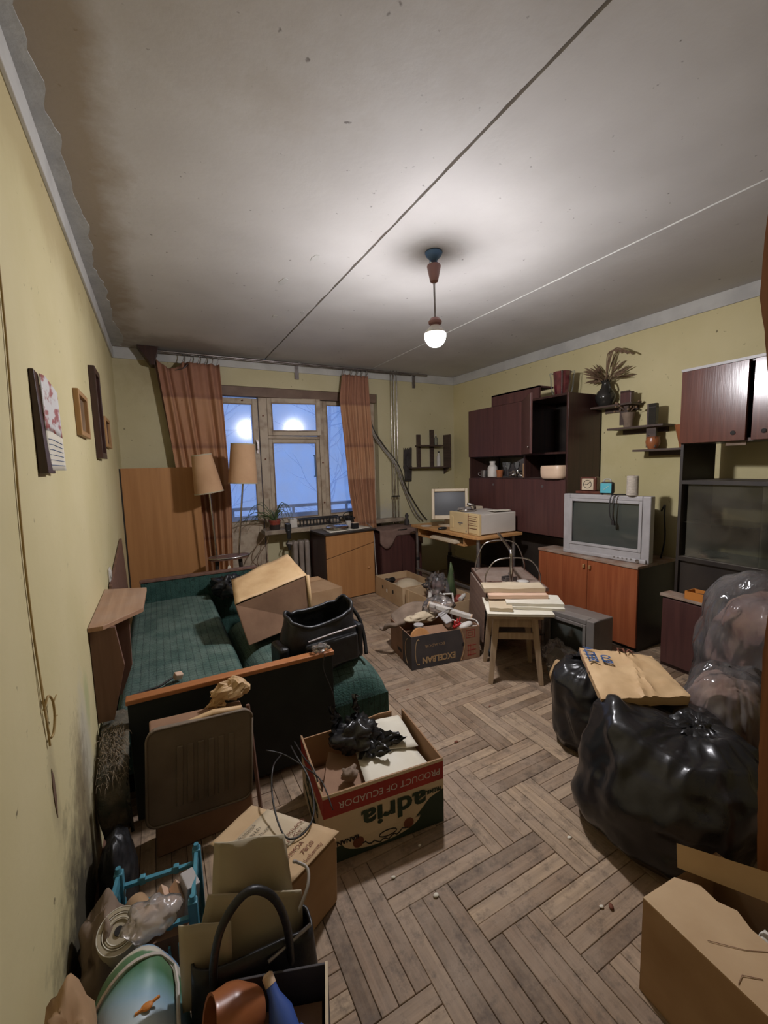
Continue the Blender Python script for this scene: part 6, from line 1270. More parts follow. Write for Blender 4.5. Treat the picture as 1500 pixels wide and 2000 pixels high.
for i in range(260):
    p = Vector((rng.uniform(0.015, 0.09), rng.uniform(-0.22, -0.02), 0)); p.z = np.interp(p.y, [-0.235, -0.19, -0.05, 0], [0.30, 0.375, 0.425, 0.43]); d = Vector((rng.uniform(-.02, .03), rng.uniform(-.05, .02), rng.uniform(-.015, .012)))
    fz_.tube([p, p+d*0.6+Vector((0, 0, 0.008)), p+d*0.9+Vector((0, 0, -0.008))], 0.0012, 4, 0.0006, sub=2)
build('stuffing', fz_, 'foam', sf, label='frayed straw coloured stuffing')
for x_, y_ in ((0.16, 0.1), (0.9, 0.1), (0.16, 1.6), (0.9, 1.1)): build('foot', MB().cyl((x_, y_, 0), (x_, y_, 0.055), 0.025), 'carcass', sf)
o = build('sofa_plug', MB().box(-0.018, -0.014, 0, 0.018, 0.014, 0.03), 'paper_pink', bevel=0.005, loc=(0.285, 2.11, 0.437), rot=(0.3, 0.2, 0.4)); tag(o, 'pinkish plug lying on the green mattress', 'plug')
o = build('plug_cord', MB().tube([(0.11, 2.04, 0.44), (0.16, 2.06, 0.437), (0.21, 2.07, 0.438), (0.265, 2.10, 0.45)], 0.005, 6, sub=4), 'cord_black', smooth=True); tag(o, 'short black cord running to the plug on the mattress', 'cable')
wrinkled('dark_cloth_heap', 'heap of black cloth at the far end of the sofa below the floor lamp', 'cloth', (0.70, 3.40, 0.50), (0.13, 0.15, 0.085), 71, 'black_soft', amp=0.6)
rk = MB()
for k in range(4): rk.tube([(0.66+0.05*k, 3.34, 0.50), (0.74+0.05*k, 3.28, 0.575), (0.90+0.03*k, 3.25, 0.565)], 0.005, 6)
o = build('wire_rack', rk, 'steel'); tag(o, 'thin dark wire rack lying on the black cloth heap on the sofa', 'rack')
# cardboard box tipped on the sofa
bx_ = thing('tipped_carton', 'big old brown carton tipped over on the sofa', 'box', (0.82, 2.50, 0.41), 0)
# corners from the photograph's outline: sheet-like top facing up, dark side facing the viewer
A_, B_, C_, D_ = (-0.235, 0.0, 0.27), (0.03, -0.02, 0.01), (0.25, 0.05, 0.07), (0.225, 0.02, 0.375)
f_ = [(-0.22, -0.10, 0.235), (-0.165, -0.13, 0.0), (0.23, -0.02, 0.03), (0.215, -0.04, 0.325)]
k_ = [(-0.19, 0.20, 0.30), (-0.13, 0.24, 0.0), (0.25, 0.33, 0.03), (0.19, 0.29, 0.40)]
mbx = MB().add(f_+k_, [(0, 1, 2, 3), (7, 6, 5, 4), (4, 5, 1, 0), (3, 2, 6, 7), (1, 5, 6, 2)])
build('carton_body', mbx, 'card_dark', bx_, bevel=0.006)
mtop = MB().grid(lambda u, v: (Vector(f_[0])*(1-u)+Vector(f_[3])*u)*(1-v)+(Vector(k_[0])*(1-u)+Vector(k_[3])*u)*v+Vector((0, 0, 0.006+0.010*mnoise.noise(Vector((u*3, v*3, 3))))), 14, 10)
build('top_flaps', mtop, 'kraft', bx_, smooth=True, solid=0.006, label='pale crumpled top flaps')
build('tape_seam', MB().tube([Vector(f_[3])+Vector((0.004, 0, 0.004)), (Vector(f_[3])+Vector(f_[2]))/2+Vector((0.008, 0, 0)), Vector(f_[2])+Vector((0.006, 0, 0))], 0.012, 6), 'kraft', bx_, smooth=True)
o = build('green_basin', MB().lathe([(0.13, 0), (0.16, 0.07), (0.165, 0.075), (0.155, 0.07), (0.125, 0.006)], 28).xf(Matrix.Rotation(R(60), 4, 'Y')), 'green_plastic', smooth='auto', loc=(1.03, 3.03, 0.52), rot=(0, 0, 0.6)); tag(o, 'green plastic basin leaning behind the tipped carton', 'basin')
cb = carton('sealed_carton', 'brown carton with torn white label standing behind the sofa', (1.345, 3.36, 0), 0.12, 0.40, 0.36, 0.40, 'card')
build('lid_flap', MB().box(-0.195, -0.175, 0.385, 0.195, 0.175, 0.398), 'card', cb); build('torn_label', MB().prism([(-0.08, 0.07), (-0.02, 0.11), (0.03, 0.09), (0.05, 0.10), (0.05, 0.19), (0.10, 0.19), (0.10, 0.05), (-0.08, 0.03)], (0.08, -0.181, 0.0), (1, 0, 0), (0, 0, 1), (0, -0.001, 0)), 'paper', cb)
build('lifted_flap', MB().hexa([(-0.19, 0.14, 0.40), (0.19, 0.14, 0.40), (0.19, 0.146, 0.40), (-0.19, 0.146, 0.40)], [(-0.17, 0.15, 0.445), (0.15, 0.16, 0.43), (0.15, 0.166, 0.43), (-0.17, 0.156, 0.445)]), 'card', cb)
# black bag at the sofa edge
bg = thing('black_bag', 'slouching open black shoulder bag on the edge of the sofa', 'bag', (0.955, 2.03, 0.372), 0.12)
def bagf(u, v):
    a = 2*math.pi*u; c, s = math.cos(a), math.sin(a); n = 0.55
    w = np.interp(v, [0, .1, .5, 1], [0.17, 0.205, 0.20, 0.175]); d = np.interp(v, [0, .1, .5, 1], [0.08, 0.105, 0.095, 0.08])
    x = w*math.copysign(abs(c)**n, c); y = d*math.copysign(abs(s)**n, s); z = 0.28*v+(0.022*math.cos(2*a)+0.02*math.sin(a+0.5)+0.02*mnoise.noise(Vector((c*2, s*2, 3))))*v**3
    return Vector((x, y, z))+0.014*mnoise.noise_vector(Vector((x*9, y*9, z*9)))
mb = MB().grid(bagf, 60, 20, True); mb.f.append(tuple(range(59, -1, -1)))
build('bag_shell', mb, 'black_soft', bg, smooth=True, solid=0.008)
build('rim', MB().tube([bagf(i/48, 1) for i in range(49)], 0.009, 7), 'black_soft', bg, smooth=True)
build('inner_floor', MB().box(-0.15, -0.06, 0.03, 0.15, 0.06, 0.04), 'black', bg)
build('front_pocket', MB().box(-0.13, -0.128, 0.03, 0.16, -0.095, 0.17), 'black_soft', bg, bevel=0.014, seg=3)
build('zip', MB().tube([(-0.12, -0.122, 0.19), (0.0, -0.124, 0.20), (0.15, -0.118, 0.205)], 0.005, 6), 'steel', bg)
build('side_pocket', MB().box(-0.245, -0.075, 0.0, -0.19, 0.06, 0.17), 'black_soft', bg, bevel=0.02, seg=3); build('side_pocket', MB().box(0.185, -0.07, 0.0, 0.225, 0.06, 0.19), 'black_soft', bg, bevel=0.018, seg=3)
build('strap', MB().tube([(0.19, 0.0, 0.27), (0.225, -0.03, 0.20), (0.235, -0.06, 0.10), (0.225, -0.09, 0.02)], 0.010, 6, sub=5), 'black_soft', bg, smooth=True)
o = build('clear_wrapper', crumple((0, 0, 0), (0.045, 0.03, 0.022), 81, 0.5, 24, 14), 'film', smooth=True, loc=(0.89, 1.84, 0.545)); tag(o, 'crumpled clear wrapper on the end of the orange sofa rail', 'wrapper')
o = build('rail_cord', MB().tube([(0.90, 1.80, 0.53), (0.885, 1.79, 0.46), (0.93, 1.785, 0.30), (0.92, 1.782, 0.12), (0.96, 1.78, 0.02), (1.0, 1.77, 0.006)], 0.003, 5, sub=5), 'cord_black', smooth=True); tag(o, 'thin black cord hanging down the black sofa side', 'cable')

# ------------------------------------------------------------------ foreground left
pc_ = thing('padded_panel', 'ribbed padded brown vinyl panel fixed to a carton leaning on the sofa side', 'panel', (0.34, 1.63, 0), 0.03)
build('carton_body', MB().hexa([(-0.17, 0.0, 0), (0.175, 0.0, 0), (0.175, 0.11, 0), (-0.17, 0.11, 0)], [(-0.16, 0.015, 0.475), (0.165, 0.015, 0.455), (0.165, 0.10, 0.455), (-0.16, 0.10, 0.475)]), 'card_dark', pc_, bevel=0.006)
cw, chh, cr = 0.178, 0.175, 0.035
rr_ = []
for sx, sy, a0 in ((1, 1, 0), (-1, 1, 90), (-1, -1, 180), (1, -1, 270)):
    for k in range(6): a_ = R(a0+18*k); rr_.append((sx*(cw-cr)+cr*math.cos(a_), sy*(chh-cr)+cr*math.sin(a_)))
tlt = Matrix.Translation((-0.003, -0.008, 0.315)) @ Matrix.Rotation(R(-2), 4, 'X') @ Matrix.Rotation(R(4), 4, 'Y')
build('padded_cover', MB().prism(rr_, (0, 0, 0), (1, 0, 0), (0, 0, 1), (0, -0.028, 0)).xf(tlt), 'padded', pc_, bevel=0.008, seg=3)
for k in range(6):
    x_ = -0.085+k*0.035; build('rib', MB().box(x_, -0.0335, -0.12, x_+0.022, -0.026, 0.10).xf(tlt), 'padded', pc_, bevel=0.005, seg=3)
build('piping', MB().tube([(x, -0.028, z) for x, z in rr_+[rr_[0]]], 0.0045, 6).xf(tlt), 'padded', pc_, smooth=True)
build('torn_edge', MB().tube([(-0.16, 0.0, 0.478), (-0.05, -0.01, 0.485), (0.05, -0.004, 0.49), (0.15, -0.008, 0.48)], 0.010, 6).jitter(0.008, 30, 2), 'kraft', pc_, smooth=True)
o = wrinkled('crumpled_kraft', 'crumpled brown wrapping paper sticking up behind the padded panel', 'paper', (0.465, 1.715, 0.515), (0.075, 0.03, 0.05), 91, 'kraft', [((-0.03, 0, -0.02), (-0.08, 0, -0.05), 0.03)], amp=0.45, nu=18, nv=11, smooth=False)
o = build('pole', MB().tube([(0.525, 1.69, 0.45), (0.545, 1.66, 0.01)], 0.008, 6), 'board_brown'); tag(o, 'thin brown stick standing beside the padded panel', 'stick')
# box with handwriting
wbx = thing('address_box', 'low kraft parcel box with handwritten address standing before the fruit carton', 'box', (0, 0, 0))
t4 = [(0.335, 1.325), (0.520, 1.075), (0.690, 1.160), (0.475, 1.415)]
ctr = Vector((0.505, 1.245)); b4 = [((p[0]-ctr.x)*0.97+ctr.x, (p[1]-ctr.y)*0.97+ctr.y) for p in t4]
ZB = 0.225
build('carton_body', MB().hexa([(*p, 0.0) for p in b4], [(*p, ZB) for p in t4]), 'card', wbx, bevel=0.008, seg=2)
T4 = [Vector((*p, ZB)) for p in t4]
def wpt(u, v, h=0.0): return (T4[0]*(1-u)+T4[1]*u)*(1-v)+(T4[3]*(1-u)+T4[2]*u)*v+Vector((0, 0, h))
# u runs from the far-left corner to the near corner, v across
for u0, u1, cc, s_ in ((-0.01, 0.20, 'card_light', 1), (0.19, 0.70, 'paper_cream', 2), (0.72, 1.01, 'card_light', 3)):
    build('lid_strip', MB().grid(lambda u, v: wpt(u0+(u1-u0)*u, -0.02+1.04*v, 0.004+0.004*s_+0.003*mnoise.noise(Vector((u*4, v*4, s_)))), 8, 10), cc, wbx, smooth=True, solid=0.004)
uw = (wpt(0.5, 1)-wpt(0.5, 0)).normalized(); vw = -(wpt(1, 0.5)-wpt(0, 0.5)).normalized()
for k, (s_, u_, v_, sz, m_) in enumerate((('UKRAINE', 0.62, 0.80, 0.020, 'ink_brown'), ('0041 M. Kiev', 0.68, 0.55, 0.020, 'ink_brown'), ('DYMOA', 0.80, 0.42, 0.020, 'ink_brown'), ('78/20', 0.88, 0.55, 0.022, 'ink_brown'), ('kobernty', 0.96, 0.52, 0.020, 'ink_brown'),
        ('Bokoenensk', 0.24, 0.36, 0.016, 'ink_black'), ('586 mkpl 01', 0.31, 0.36, 0.016, 'ink_black'), ('Kobeh Ha 2b vest', 0.38, 0.36, 0.015, 'ink_black'))):
    build('handwriting', text_mb(s_, sz, wpt(u_, v_, 0.020), uw, vw, 0.0004, bold=0.0), m_, wbx)
# loops of black cord over it
o = build('black_cord_loop', MB().tube([(0.61, 1.53, 0.30), (0.56, 1.44, 0.33), (0.535, 1.36, 0.30), (0.53, 1.27, 0.265), (0.545, 1.20, 0.255), (0.60, 1.20, 0.255), (0.645, 1.25, 0.27), (0.66, 1.34, 0.31), (0.645, 1.45, 0.34), (0.655, 1.55, 0.31)], 0.003, 6, sub=6), 'cord_black', smooth=True); tag(o, 'loop of black cord lying over the parcel box', 'cable')
o = build('carton_string', MB().tube([(0.56, 1.56, 0.32), (0.62, 1.53, 0.30), (0.675, 1.44, 0.285), (0.705, 1.34, 0.285), (0.71, 1.25, 0.24)], 0.0025, 6, sub=5).tube([(0.688, 1.62, 0.275), (0.688, 1.50, 0.285), (0.70, 1.38, 0.275), (0.704, 1.28, 0.10)], 0.003, 5, sub=5), 'cord_black', smooth=True); tag(o, 'dark strings hanging over the left rim of the fruit carton', 'cable')
# blue crate
cr = thing('blue_crate', 'blue plastic fruit crate with lattice side near the left wall', 'crate', (0.178, 1.262, 0), -0.13)
cw_, cd_, ch_ = 0.104, 0.085, 0.235
for sx in (-1, 1):
    for sy in (-1, 1):
        p = build('corner_post', MB().box(sx*cw_-0.012, sy*cd_-0.012, 0, sx*cw_+0.012, sy*cd_+0.012, ch_), 'crate_blue', cr, bevel=0.004)
        build('stack_peg', MB().cyl((sx*cw_, sy*cd_, ch_-0.002), (sx*cw_, sy*cd_, ch_+0.014), 0.010, 0.007, n=10), 'crate_blue', p, smooth='auto')
for sy in (-1, 1):
    build('side_rail', MB().box(-cw_+0.012, sy*cd_-0.006, 0.18, cw_-0.012, sy*cd_+0.006, 0.19), 'crate_blue', cr); build('side_rail', MB().box(-cw_+0.012, sy*cd_-0.006, 0.01, cw_-0.012, sy*cd_+0.006, 0.03), 'crate_blue', cr)
    for k in range(8): build('slat', MB().box(-cw_+0.02+k*0.024, sy*cd_-0.004, 0.03, -cw_+0.026+k*0.024, sy*cd_+0.004, 0.12), 'crate_blue', cr)
    for x_ in (-0.045, 0.045): build('rail_knob', MB().box(x_-0.008, sy*cd_-0.008, 0.176, x_+0.008, sy*cd_+0.008, 0.20), 'crate_blue', cr, bevel=0.003)
for sx in (-1, 1):
    build('side_rail', MB().box(sx*cw_-0.005, -cd_+0.012, 0.205, sx*cw_+0.005, cd_-0.012, 0.232), 'crate_blue', cr); build('side_rail', MB().box(sx*cw_-0.005, -cd_+0.012, 0.01, sx*cw_+0.005, cd_-0.012, 0.03), 'crate_blue', cr)
    lt = MB()
    for k in range(6):
        y_ = -cd_+0.02+k*0.024; lt.tube([(sx*cw_, y_, 0.03), (sx*cw_, min(cd_-0.015, y_+0.06), 0.205)], 0.004, 5).tube([(sx*cw_, y_, 0.205), (sx*cw_, min(cd_-0.015, y_+0.06), 0.03)], 0.004, 5)
    build('lattice', lt, 'crate_blue', cr)
build('crate_floor', MB().box(-cw_, -cd_, 0.002, cw_, cd_, 0.01), 'crate_blue', cr)
o = build('crate_filling', MB().box(-0.085, -0.07, 0.0, 0.085, 0.07, 0.12), 'card_dark', loc=(0.178, 1.262, 0.012), rot=(0, 0, -0.13)); tag(o, 'dark packed papers at the bottom of the blue crate', 'paper')
o = build('paper_roll', MB().cyl((0.125, 1.30, 0.165), (0.165, 1.20, 0.185), 0.030, n=18), 'card', smooth='auto'); tag(o, 'brown paper roll lying in the blue crate', 'roll')
for k, (x_, y_, m_, lb) in enumerate(((0.198, 1.255, 'paper_pink', 'left'), (0.226, 1.25, 'paper_pink', 'right'))):
    o = build('folded_carton', MB().prism([(-0.014, 0), (0.014, 0), (0.016, 0.06), (0.0, 0.085), (-0.016, 0.06)], (0, -0.03, 0), (1, 0, 0), (0, 0, 1), (0, 0.06, 0)), m_, bevel=0.002, loc=(x_, y_, 0.135), rot=(0.15, 0.1*k, 0.2)); tag(o, 'small gabled pinkish carton in the blue crate, %s of the two' % lb, 'carton', 'small gabled cartons')
o = build('tin_box', MB().box(-0.018, -0.03, 0, 0.018, 0.03, 0.10), 'silver', bevel=0.003, loc=(0.256, 1.245, 0.135), rot=(0.1, 0.1, 0.3)); tag(o, 'narrow grey tin standing in the blue crate', 'tin')
# wallpaper roll standing with its spiral end up
t = thing('wallpaper_roll', 'thick wallpaper roll showing its spiral end beside the left wall', 'wallpaper roll', (0.118, 1.03, 0), 0)
ax0, ax1 = Vector((0.095, 1.10, 0.02))-Vector((0.118, 1.03, 0)), Vector((0.109, 1.107, 0.300))-Vector((0.118, 1.03, 0))
rot = Vector((0, 0, 1)).rotation_difference(Vector((0.05, -0.42, 0.80)).normalized()).to_matrix()
tl_ = 0.26
build('roll_body', MB().lathe([(0.046, -tl_), (0.047, -0.004), (0.046, 0.0), (0.0445, -0.003), (0.044, 0.001), (0.037, 0.001), (0.0365, -0.003), (0.031, -0.003), (0.0305, 0.001), (0.022, 0.001), (0.0215, -0.003), (0.010, -0.003), (0.0095, -0.05)], 30, ax1, rot), 'paper_beige', t, smooth='auto')
build('core_hole', MB().lathe([(0.001, -0.003), (0.0095, -0.003), (0.0095, 0.0005), (0.001, 0.0005)], 16, ax1, rot), 'ink_black', t)
for r_ in (0.0455, 0.034, 0.026): build('spiral_edge', MB().tube([ax1+rot @ Vector((r_*math.cos(a), r_*math.sin(a), 0.001)) for a in np.linspace(0, 6.0, 30)], 0.0012, 4), 'paper', t)
# blue printed sack
sk = thing('printed_sack', 'plastic sack with blue and green meadow print lying in the near left corner', 'sack', (0.150, 0.87, 0))
def sack_mat():
    m = bpy.data.materials.new('meadow_print'); m.use_nodes = True; N, L = m.node_tree.nodes, m.node_tree.links; b = N['Principled BSDF']; b.inputs['Roughness'].default_value = 0.35
    tc = N.new('ShaderNodeTexCoord'); sp = N.new('ShaderNodeSeparateXYZ'); L.new(tc.outputs['Object'], sp.inputs[0])
    nz = N.new('ShaderNodeTexNoise'); nz.inputs['Scale'].default_value = 11; nz.inputs['Detail'].default_value = 5; L.new(tc.outputs['Object'], nz.inputs['Vector'])
    ad = N.new('ShaderNodeMath'); ad.operation = 'MULTIPLY_ADD'; L.new(nz.outputs[0], ad.inputs[0]); ad.inputs[1].default_value = 0.05; L.new(sp.outputs['Y'], ad.inputs[2])
    # the print runs slanted over the sack
    a2 = N.new('ShaderNodeMath'); a2.operation = 'MULTIPLY_ADD'; L.new(sp.outputs['X'], a2.inputs[0]); a2.inputs[1].default_value = 0.25; L.new(ad.outputs[0], a2.inputs[2])
    mr = N.new('ShaderNodeMapRange'); mr.inputs['From Min'].default_value = -0.16; mr.inputs['From Max'].default_value = 0.20; L.new(a2.outputs[0], mr.inputs['Value'])
    rp = N.new('ShaderNodeValToRGB'); e = rp.color_ramp.elements; e[0].color = (0.16, 0.20, 0.08, 1); e[1].color = (0.18, 0.33, 0.50, 1); e[1].position = 1.0
    for p, c in ((0.25, (0.30, 0.38, 0.38)), (0.45, (0.46, 0.54, 0.58)), (0.58, (0.26, 0.40, 0.50)), (0.68, (0.14, 0.28, 0.24)), (0.74, (0.06, 0.16, 0.08)), (0.82, (0.10, 0.20, 0.10)), (0.835, (0.56, 0.53, 0.45)), (0.90, (0.54, 0.51, 0.43)), (0.915, (0.18, 0.33, 0.50))): k = e.new(p); k.color = (*c, 1)
    L.new(mr.outputs[0], rp.inputs[0]); L.new(rp.outputs[0], b.inputs['Base Color']); return m
MT['sack'] = sack_mat()
SX = 1.85
sprof = [(0.02, -0.19), (0.06, -0.185), (0.088, -0.15), (0.097, -0.05), (0.099, 0.05), (0.094, 0.115), (0.080, 0.150), (0.055, 0.168), (0.03, 0.172)]
def srad(y): return np.interp(y, [q[1] for q in sprof], [q[0] for q in sprof])
def ssurf(y, a, off=0.0): r_ = srad(y)+off; return Vector((r_*math.sin(a), y, 0.178+SX*r_*math.cos(a)))
mb = MB().grid(lambda u, v: ssurf(-0.19+0.362*v, 2*math.pi*u), 44, 36, True)
mb.f += [tuple(range(43, -1, -1)), tuple(range(44*35, 44*36))]
mb.jitter(0.006, 14, 2); mb.v = [(x, y, max(0.002, z)) for x, y, z in mb.v]
build('sack_body', mb, 'sack', sk, smooth='auto')
build('print_border', MB().tube([ssurf(0.10-0.004*abs(k-10), R(-60+9*k), 0.003) for k in range(13)]+[ssurf(0.08-0.03*k, R(50), 0.003) for k in range(1, 9)], 0.004, 5), 'ink_pale', sk)
cp_ = ssurf(-0.01, R(15), 0.003)
build('orange_motif', MB().sphere(cp_, (0.011, 0.008, 0.004), 12, 8).tube([cp_+Vector((-0.02, -0.004, 0)), cp_, cp_+Vector((0.022, 0.008, -0.002))], 0.003, 5), 'orange_card', sk)
build('leaf_motif', MB().grid(lambda u, v: ssurf(-0.16+0.10*v, R(5+40*u*(1-0.8*v)), 0.003), 8, 8), 'leaf', sk, smooth=True)
o = build('sack_collar', crumple((0, 0, 0), (0.065, 0.045, 0.035), 101, 0.32, 34, 20), 'film_milky', smooth=True, loc=(0.180, 1.068, 0.335)); tag(o, 'gathered milky plastic at the tied end of the printed sack', 'plastic bag')
# paper folders in a black handbag
sheet('beige_folder', 'large beige folder standing upright in the black handbag, the tallest', 'folder', [(0.300, 0.935, 0.36), (0.490, 0.930, 0.30), (0.476, 0.945, 0.515), (0.322, 0.955, 0.562)], 'paper_beige', 0.004, curl=0.018, seed=2, sub=12)
sheet('beige_folder', 'wide beige folder standing in front in the black handbag', 'folder', [(0.250, 0.905, 0.30), (0.497, 0.892, 0.24), (0.500, 0.905, 0.392), (0.300, 0.92, 0.475)], 'paper_beige', 0.004, curl=0.010, seed=5, sub=12)
sheet('beige_folder', 'low beige folder bent to the left in the black handbag', 'folder', [(0.235, 0.880, 0.28), (0.33, 0.872, 0.25), (0.34, 0.885, 0.42), (0.240, 0.90, 0.455)], 'paper_beige', 0.004, curl=0.010, seed=7, sub=10)
hb_ = thing('black_handbag', 'black handbag with stiff loop handle in the foreground', 'handbag', (0.385, 0.885, 0), -0.04)
def hbf(u, v):
    a = 2*math.pi*u; c, s = math.cos(a), math.sin(a); n = 0.4
    w = np.interp(v, [0, .06, 1], [0.125, 0.145, 0.125]); d = np.interp(v, [0, .06, .5, 1], [0.045, 0.06, 0.06, 0.035])
    return Vector((w*math.copysign(abs(c)**n, c), d*math.copysign(abs(s)**n, s), 0.36*v-0.035*math.cos(a)*0+(-0.02*c)*v))
mb = MB().grid(hbf, 56, 12, True); mb.f.append(tuple(range(55, -1, -1)))
build('bag_shell', mb, 'black_soft', hb_, smooth=True, solid=0.006)
for y_ in (-0.042,):
    build('handle', MB().tube([(-0.088, y_, 0.30), (-0.085, y_-0.01, 0.40), (-0.062, y_-0.02, 0.49), (-0.012, y_-0.02, 0.535), (0.035, y_-0.02, 0.50), (0.062, y_-0.012, 0.41), (0.070, y_, 0.30)], 0.0085, 8, sub=6), 'black_soft', hb_, smooth=True)
build('zip', MB().tube([(0.02, -0.05, 0.338), (0.12, -0.03, 0.352)], 0.004, 6), 'steel', hb_)
o = build('white_charger_cord', MB().tube([(0.485, 0.88, 0.365), (0.515, 0.90, 0.395), (0.525, 0.93, 0.41), (0.505, 0.95, 0.42), (0.495, 0.94, 0.435)], 0.004, 6, sub=5), 'cord_grey', smooth=True); tag(o, 'grey cable curling out of the black handbag', 'cable')
# clay pot and bottle in a low carton
fc = thing('narrow_carton', 'dark open narrow carton with pale edges at the bottom of the picture', 'box', (0.395, 0.735, 0), -0.35)
obox_walls(fc, 0.20, 0.15, 0.34, 0.005, 'navy_card')
build('pale_edge', MB().box(0.0945, -0.075, 0.335, 0.1005, 0.075, 0.3415), 'paper_cream', fc)
o = build('carton_filling', MB().box(-0.085, -0.06, 0, 0.085, 0.06, 0.26), 'card_dark', loc=(0.395, 0.735, 0.007), rot=(0, 0, -0.35)); tag(o, 'dark filling inside the narrow carton', 'cardboard')
rot = Vector((0, 0, 1)).rotation_difference(Vector((-0.93, -0.05, 0.30)).normalized()).to_matrix()
o = build('clay_pot', MB().lathe([(0.028, 0), (0.036, 0.01), (0.050, 0.045), (0.052, 0.065), (0.045, 0.092), (0.046, 0.098), (0.041, 0.097), (0.044, 0.06), (0.03, 0.012), (0.001, 0.010)], 30, (0, 0, 0), rot), 'terracotta', smooth='auto', loc=(0.372, 0.765, 0.335)); tag(o, 'glazed brown clay pot lying on its side in the narrow carton', 'pot')
t = thing('blue_bottle', 'blue spray bottle lying beside the clay pot', 'bottle', (0.405, 0.74, 0.31), 0)
rot = Vector((0, 0, 1)).rotation_difference(Vector((-0.15, 0.55, 0.45)).normalized()).to_matrix()
build('body', MB().lathe([(0.020, -0.10), (0.024, -0.08), (0.024, 0.0), (0.012, 0.03), (0.010, 0.05)], 18, (0, 0, 0.02), rot), 'bottle_blue', t, smooth='auto'); build('cap', MB().lathe([(0.011, 0.046), (0.011, 0.062), (0.006, 0.066)], 14, (0, 0, 0.02), rot), 'cream_plastic', t, smooth='auto')
build('grip', MB().tube([(0.025, -0.03, 0.0), (0.045, -0.045, -0.03), (0.04, -0.07, -0.07)], 0.014, 8, sub=4), 'bottle_blue', t, smooth=True)
o = build('kraft_bag', crumple((0, 0, 0.20), (0.05, 0.10, 0.24), 111, 0.3, 28, 18), 'card', smooth=True, loc=(0.055, 0.86, 0.02)); tag(o, 'brown paper bag against the left wall in the near corner', 'paper bag')
o = build('grey_dust_rag', crumple((0, 0, 0.14), (0.06, 0.12, 0.17), 113, 0.4, 28, 18), 'rag', smooth=True, loc=(0.068, 1.16, 0.01)); tag(o, 'dark dusty rag heaped between the wall and wallpaper roll', 'cloth')

# ------------------------------------------------------------------ foreground right: rubbish bags
def trash_bag(name, label, c, r_, h, knot, seed, pleats=19, sq=1.0, lean=(0, 0), m='film_black', peak=None):
    t = thing(name, label, 'trash bag', c)
    kx, ky, kz = knot
    nu, nv = 150, 56
    def fn(u, v):
        a = 2*math.pi*u
        # profile: flat bottom, bulging belly, gathered neck
        rr = np.interp(v, [0, 0.06, 0.18, 0.40, 0.60, 0.75, 0.88, 0.96, 1.0], [0.55, 0.80, 0.97, 1.0, 0.90, 0.70, 0.38, 0.13, 0.07])
        zz = np.interp(v, [0, 0.06, 0.18, 0.40, 0.60, 0.75, 0.88, 0.96, 1.0], [0, 0.01, 0.14, 0.48, 0.76, 0.92, 0.985, 0.985, 0.97])
        k = max(0, (v-0.45)/0.55)
        ctr = Vector((kx*k**1.5, ky*k**1.5, 0))
        n = mnoise.noise(Vector((math.cos(a)*1.3+seed, math.sin(a)*1.3, zz*2)))
        pl = math.sin(a*pleats+3*mnoise.noise(Vector((math.cos(a)*2, math.sin(a)*2, seed))))
        pl2 = math.sin(a*pleats*2.3+5*n)
        fall = max(0, (v-0.5)/0.5)**1.2*max(0, 1-max(0, v-0.93)/0.07)
        n3 = mnoise.noise(Vector((math.cos(a)*2.6+seed*2, math.sin(a)*2.6, zz*3.5)))
        rad = r_*rr*(1+0.15*n+0.07*n3)+r_*0.030*fall*(pl+0.6*pl2)*(0.6+0.8*abs(n3))
        z = h*zz*(1+0.06*n*min(1, v*3))+0.006*fall*pl
        if peak:
            w = math.exp(-((math.atan2(math.sin(a-peak[0]), math.cos(a-peak[0])))/0.55)**2)*math.exp(-((v-0.66)/0.2)**2); z += peak[1]*w
        z = z*(1-k**2)+ (kz*zz/0.985)*k**2 if k > 0 else z
        p = Vector((rad*math.cos(a)*sq, rad*math.sin(a)/sq, z))+ctr
        w = mnoise.noise_vector(Vector((p.x*9, p.y*9, p.z*9+seed)))*0.016*min(1, v*6)
        w += mnoise.noise_vector(Vector((p.x*22, p.y*22, p.z*22+seed)))*0.006*min(1, v*6)
        p += w; p.z = max(0.001, p.z); return p
    mb = MB().grid(fn, nu, nv, True); mb.f.append(tuple(range(nu-1, -1, -1)))
    build('bag_film', mb, m, t, smooth=True)
    kb = crumple((kx, ky, kz+0.01), (0.035, 0.035, 0.025), seed, 0.5, 24, 14); build('knot', kb, m, t, smooth=True)
    rng = random.Random(seed)
    for i in range(4):
        a = rng.uniform(0, 6.28); d = Vector((math.cos(a), math.sin(a), 0.5))*0.09; sd = Vector((-math.sin(a), math.cos(a), 0))
        def ear(u, v): return Vector((kx, ky, kz+0.015))+d*v+sd*(u-.5)*(0.02+0.07*v)+Vector((0, 0, 0.025*mnoise.noise(Vector((u*4, v*4, seed+i)))-0.05*v*v))
        build('loose_end', MB().grid(ear, 8, 8), m, t, smooth=True)
    return t
trash_bag('trash_bag', 'big black plastic rubbish bag with knotted top in the right foreground', (1.85, 0.80, 0), 0.29, 0.45, (0.10, -0.06, 0.40), 3, 17, peak=(2.25, 0.13))
trash_bag('trash_bag', 'smaller black rubbish bag half under the brown parcel', (2.095, 1.26, 0), 0.205, 0.425, (-0.02, 0.02, 0.40), 8, 15, peak=(2.3, 0.03))
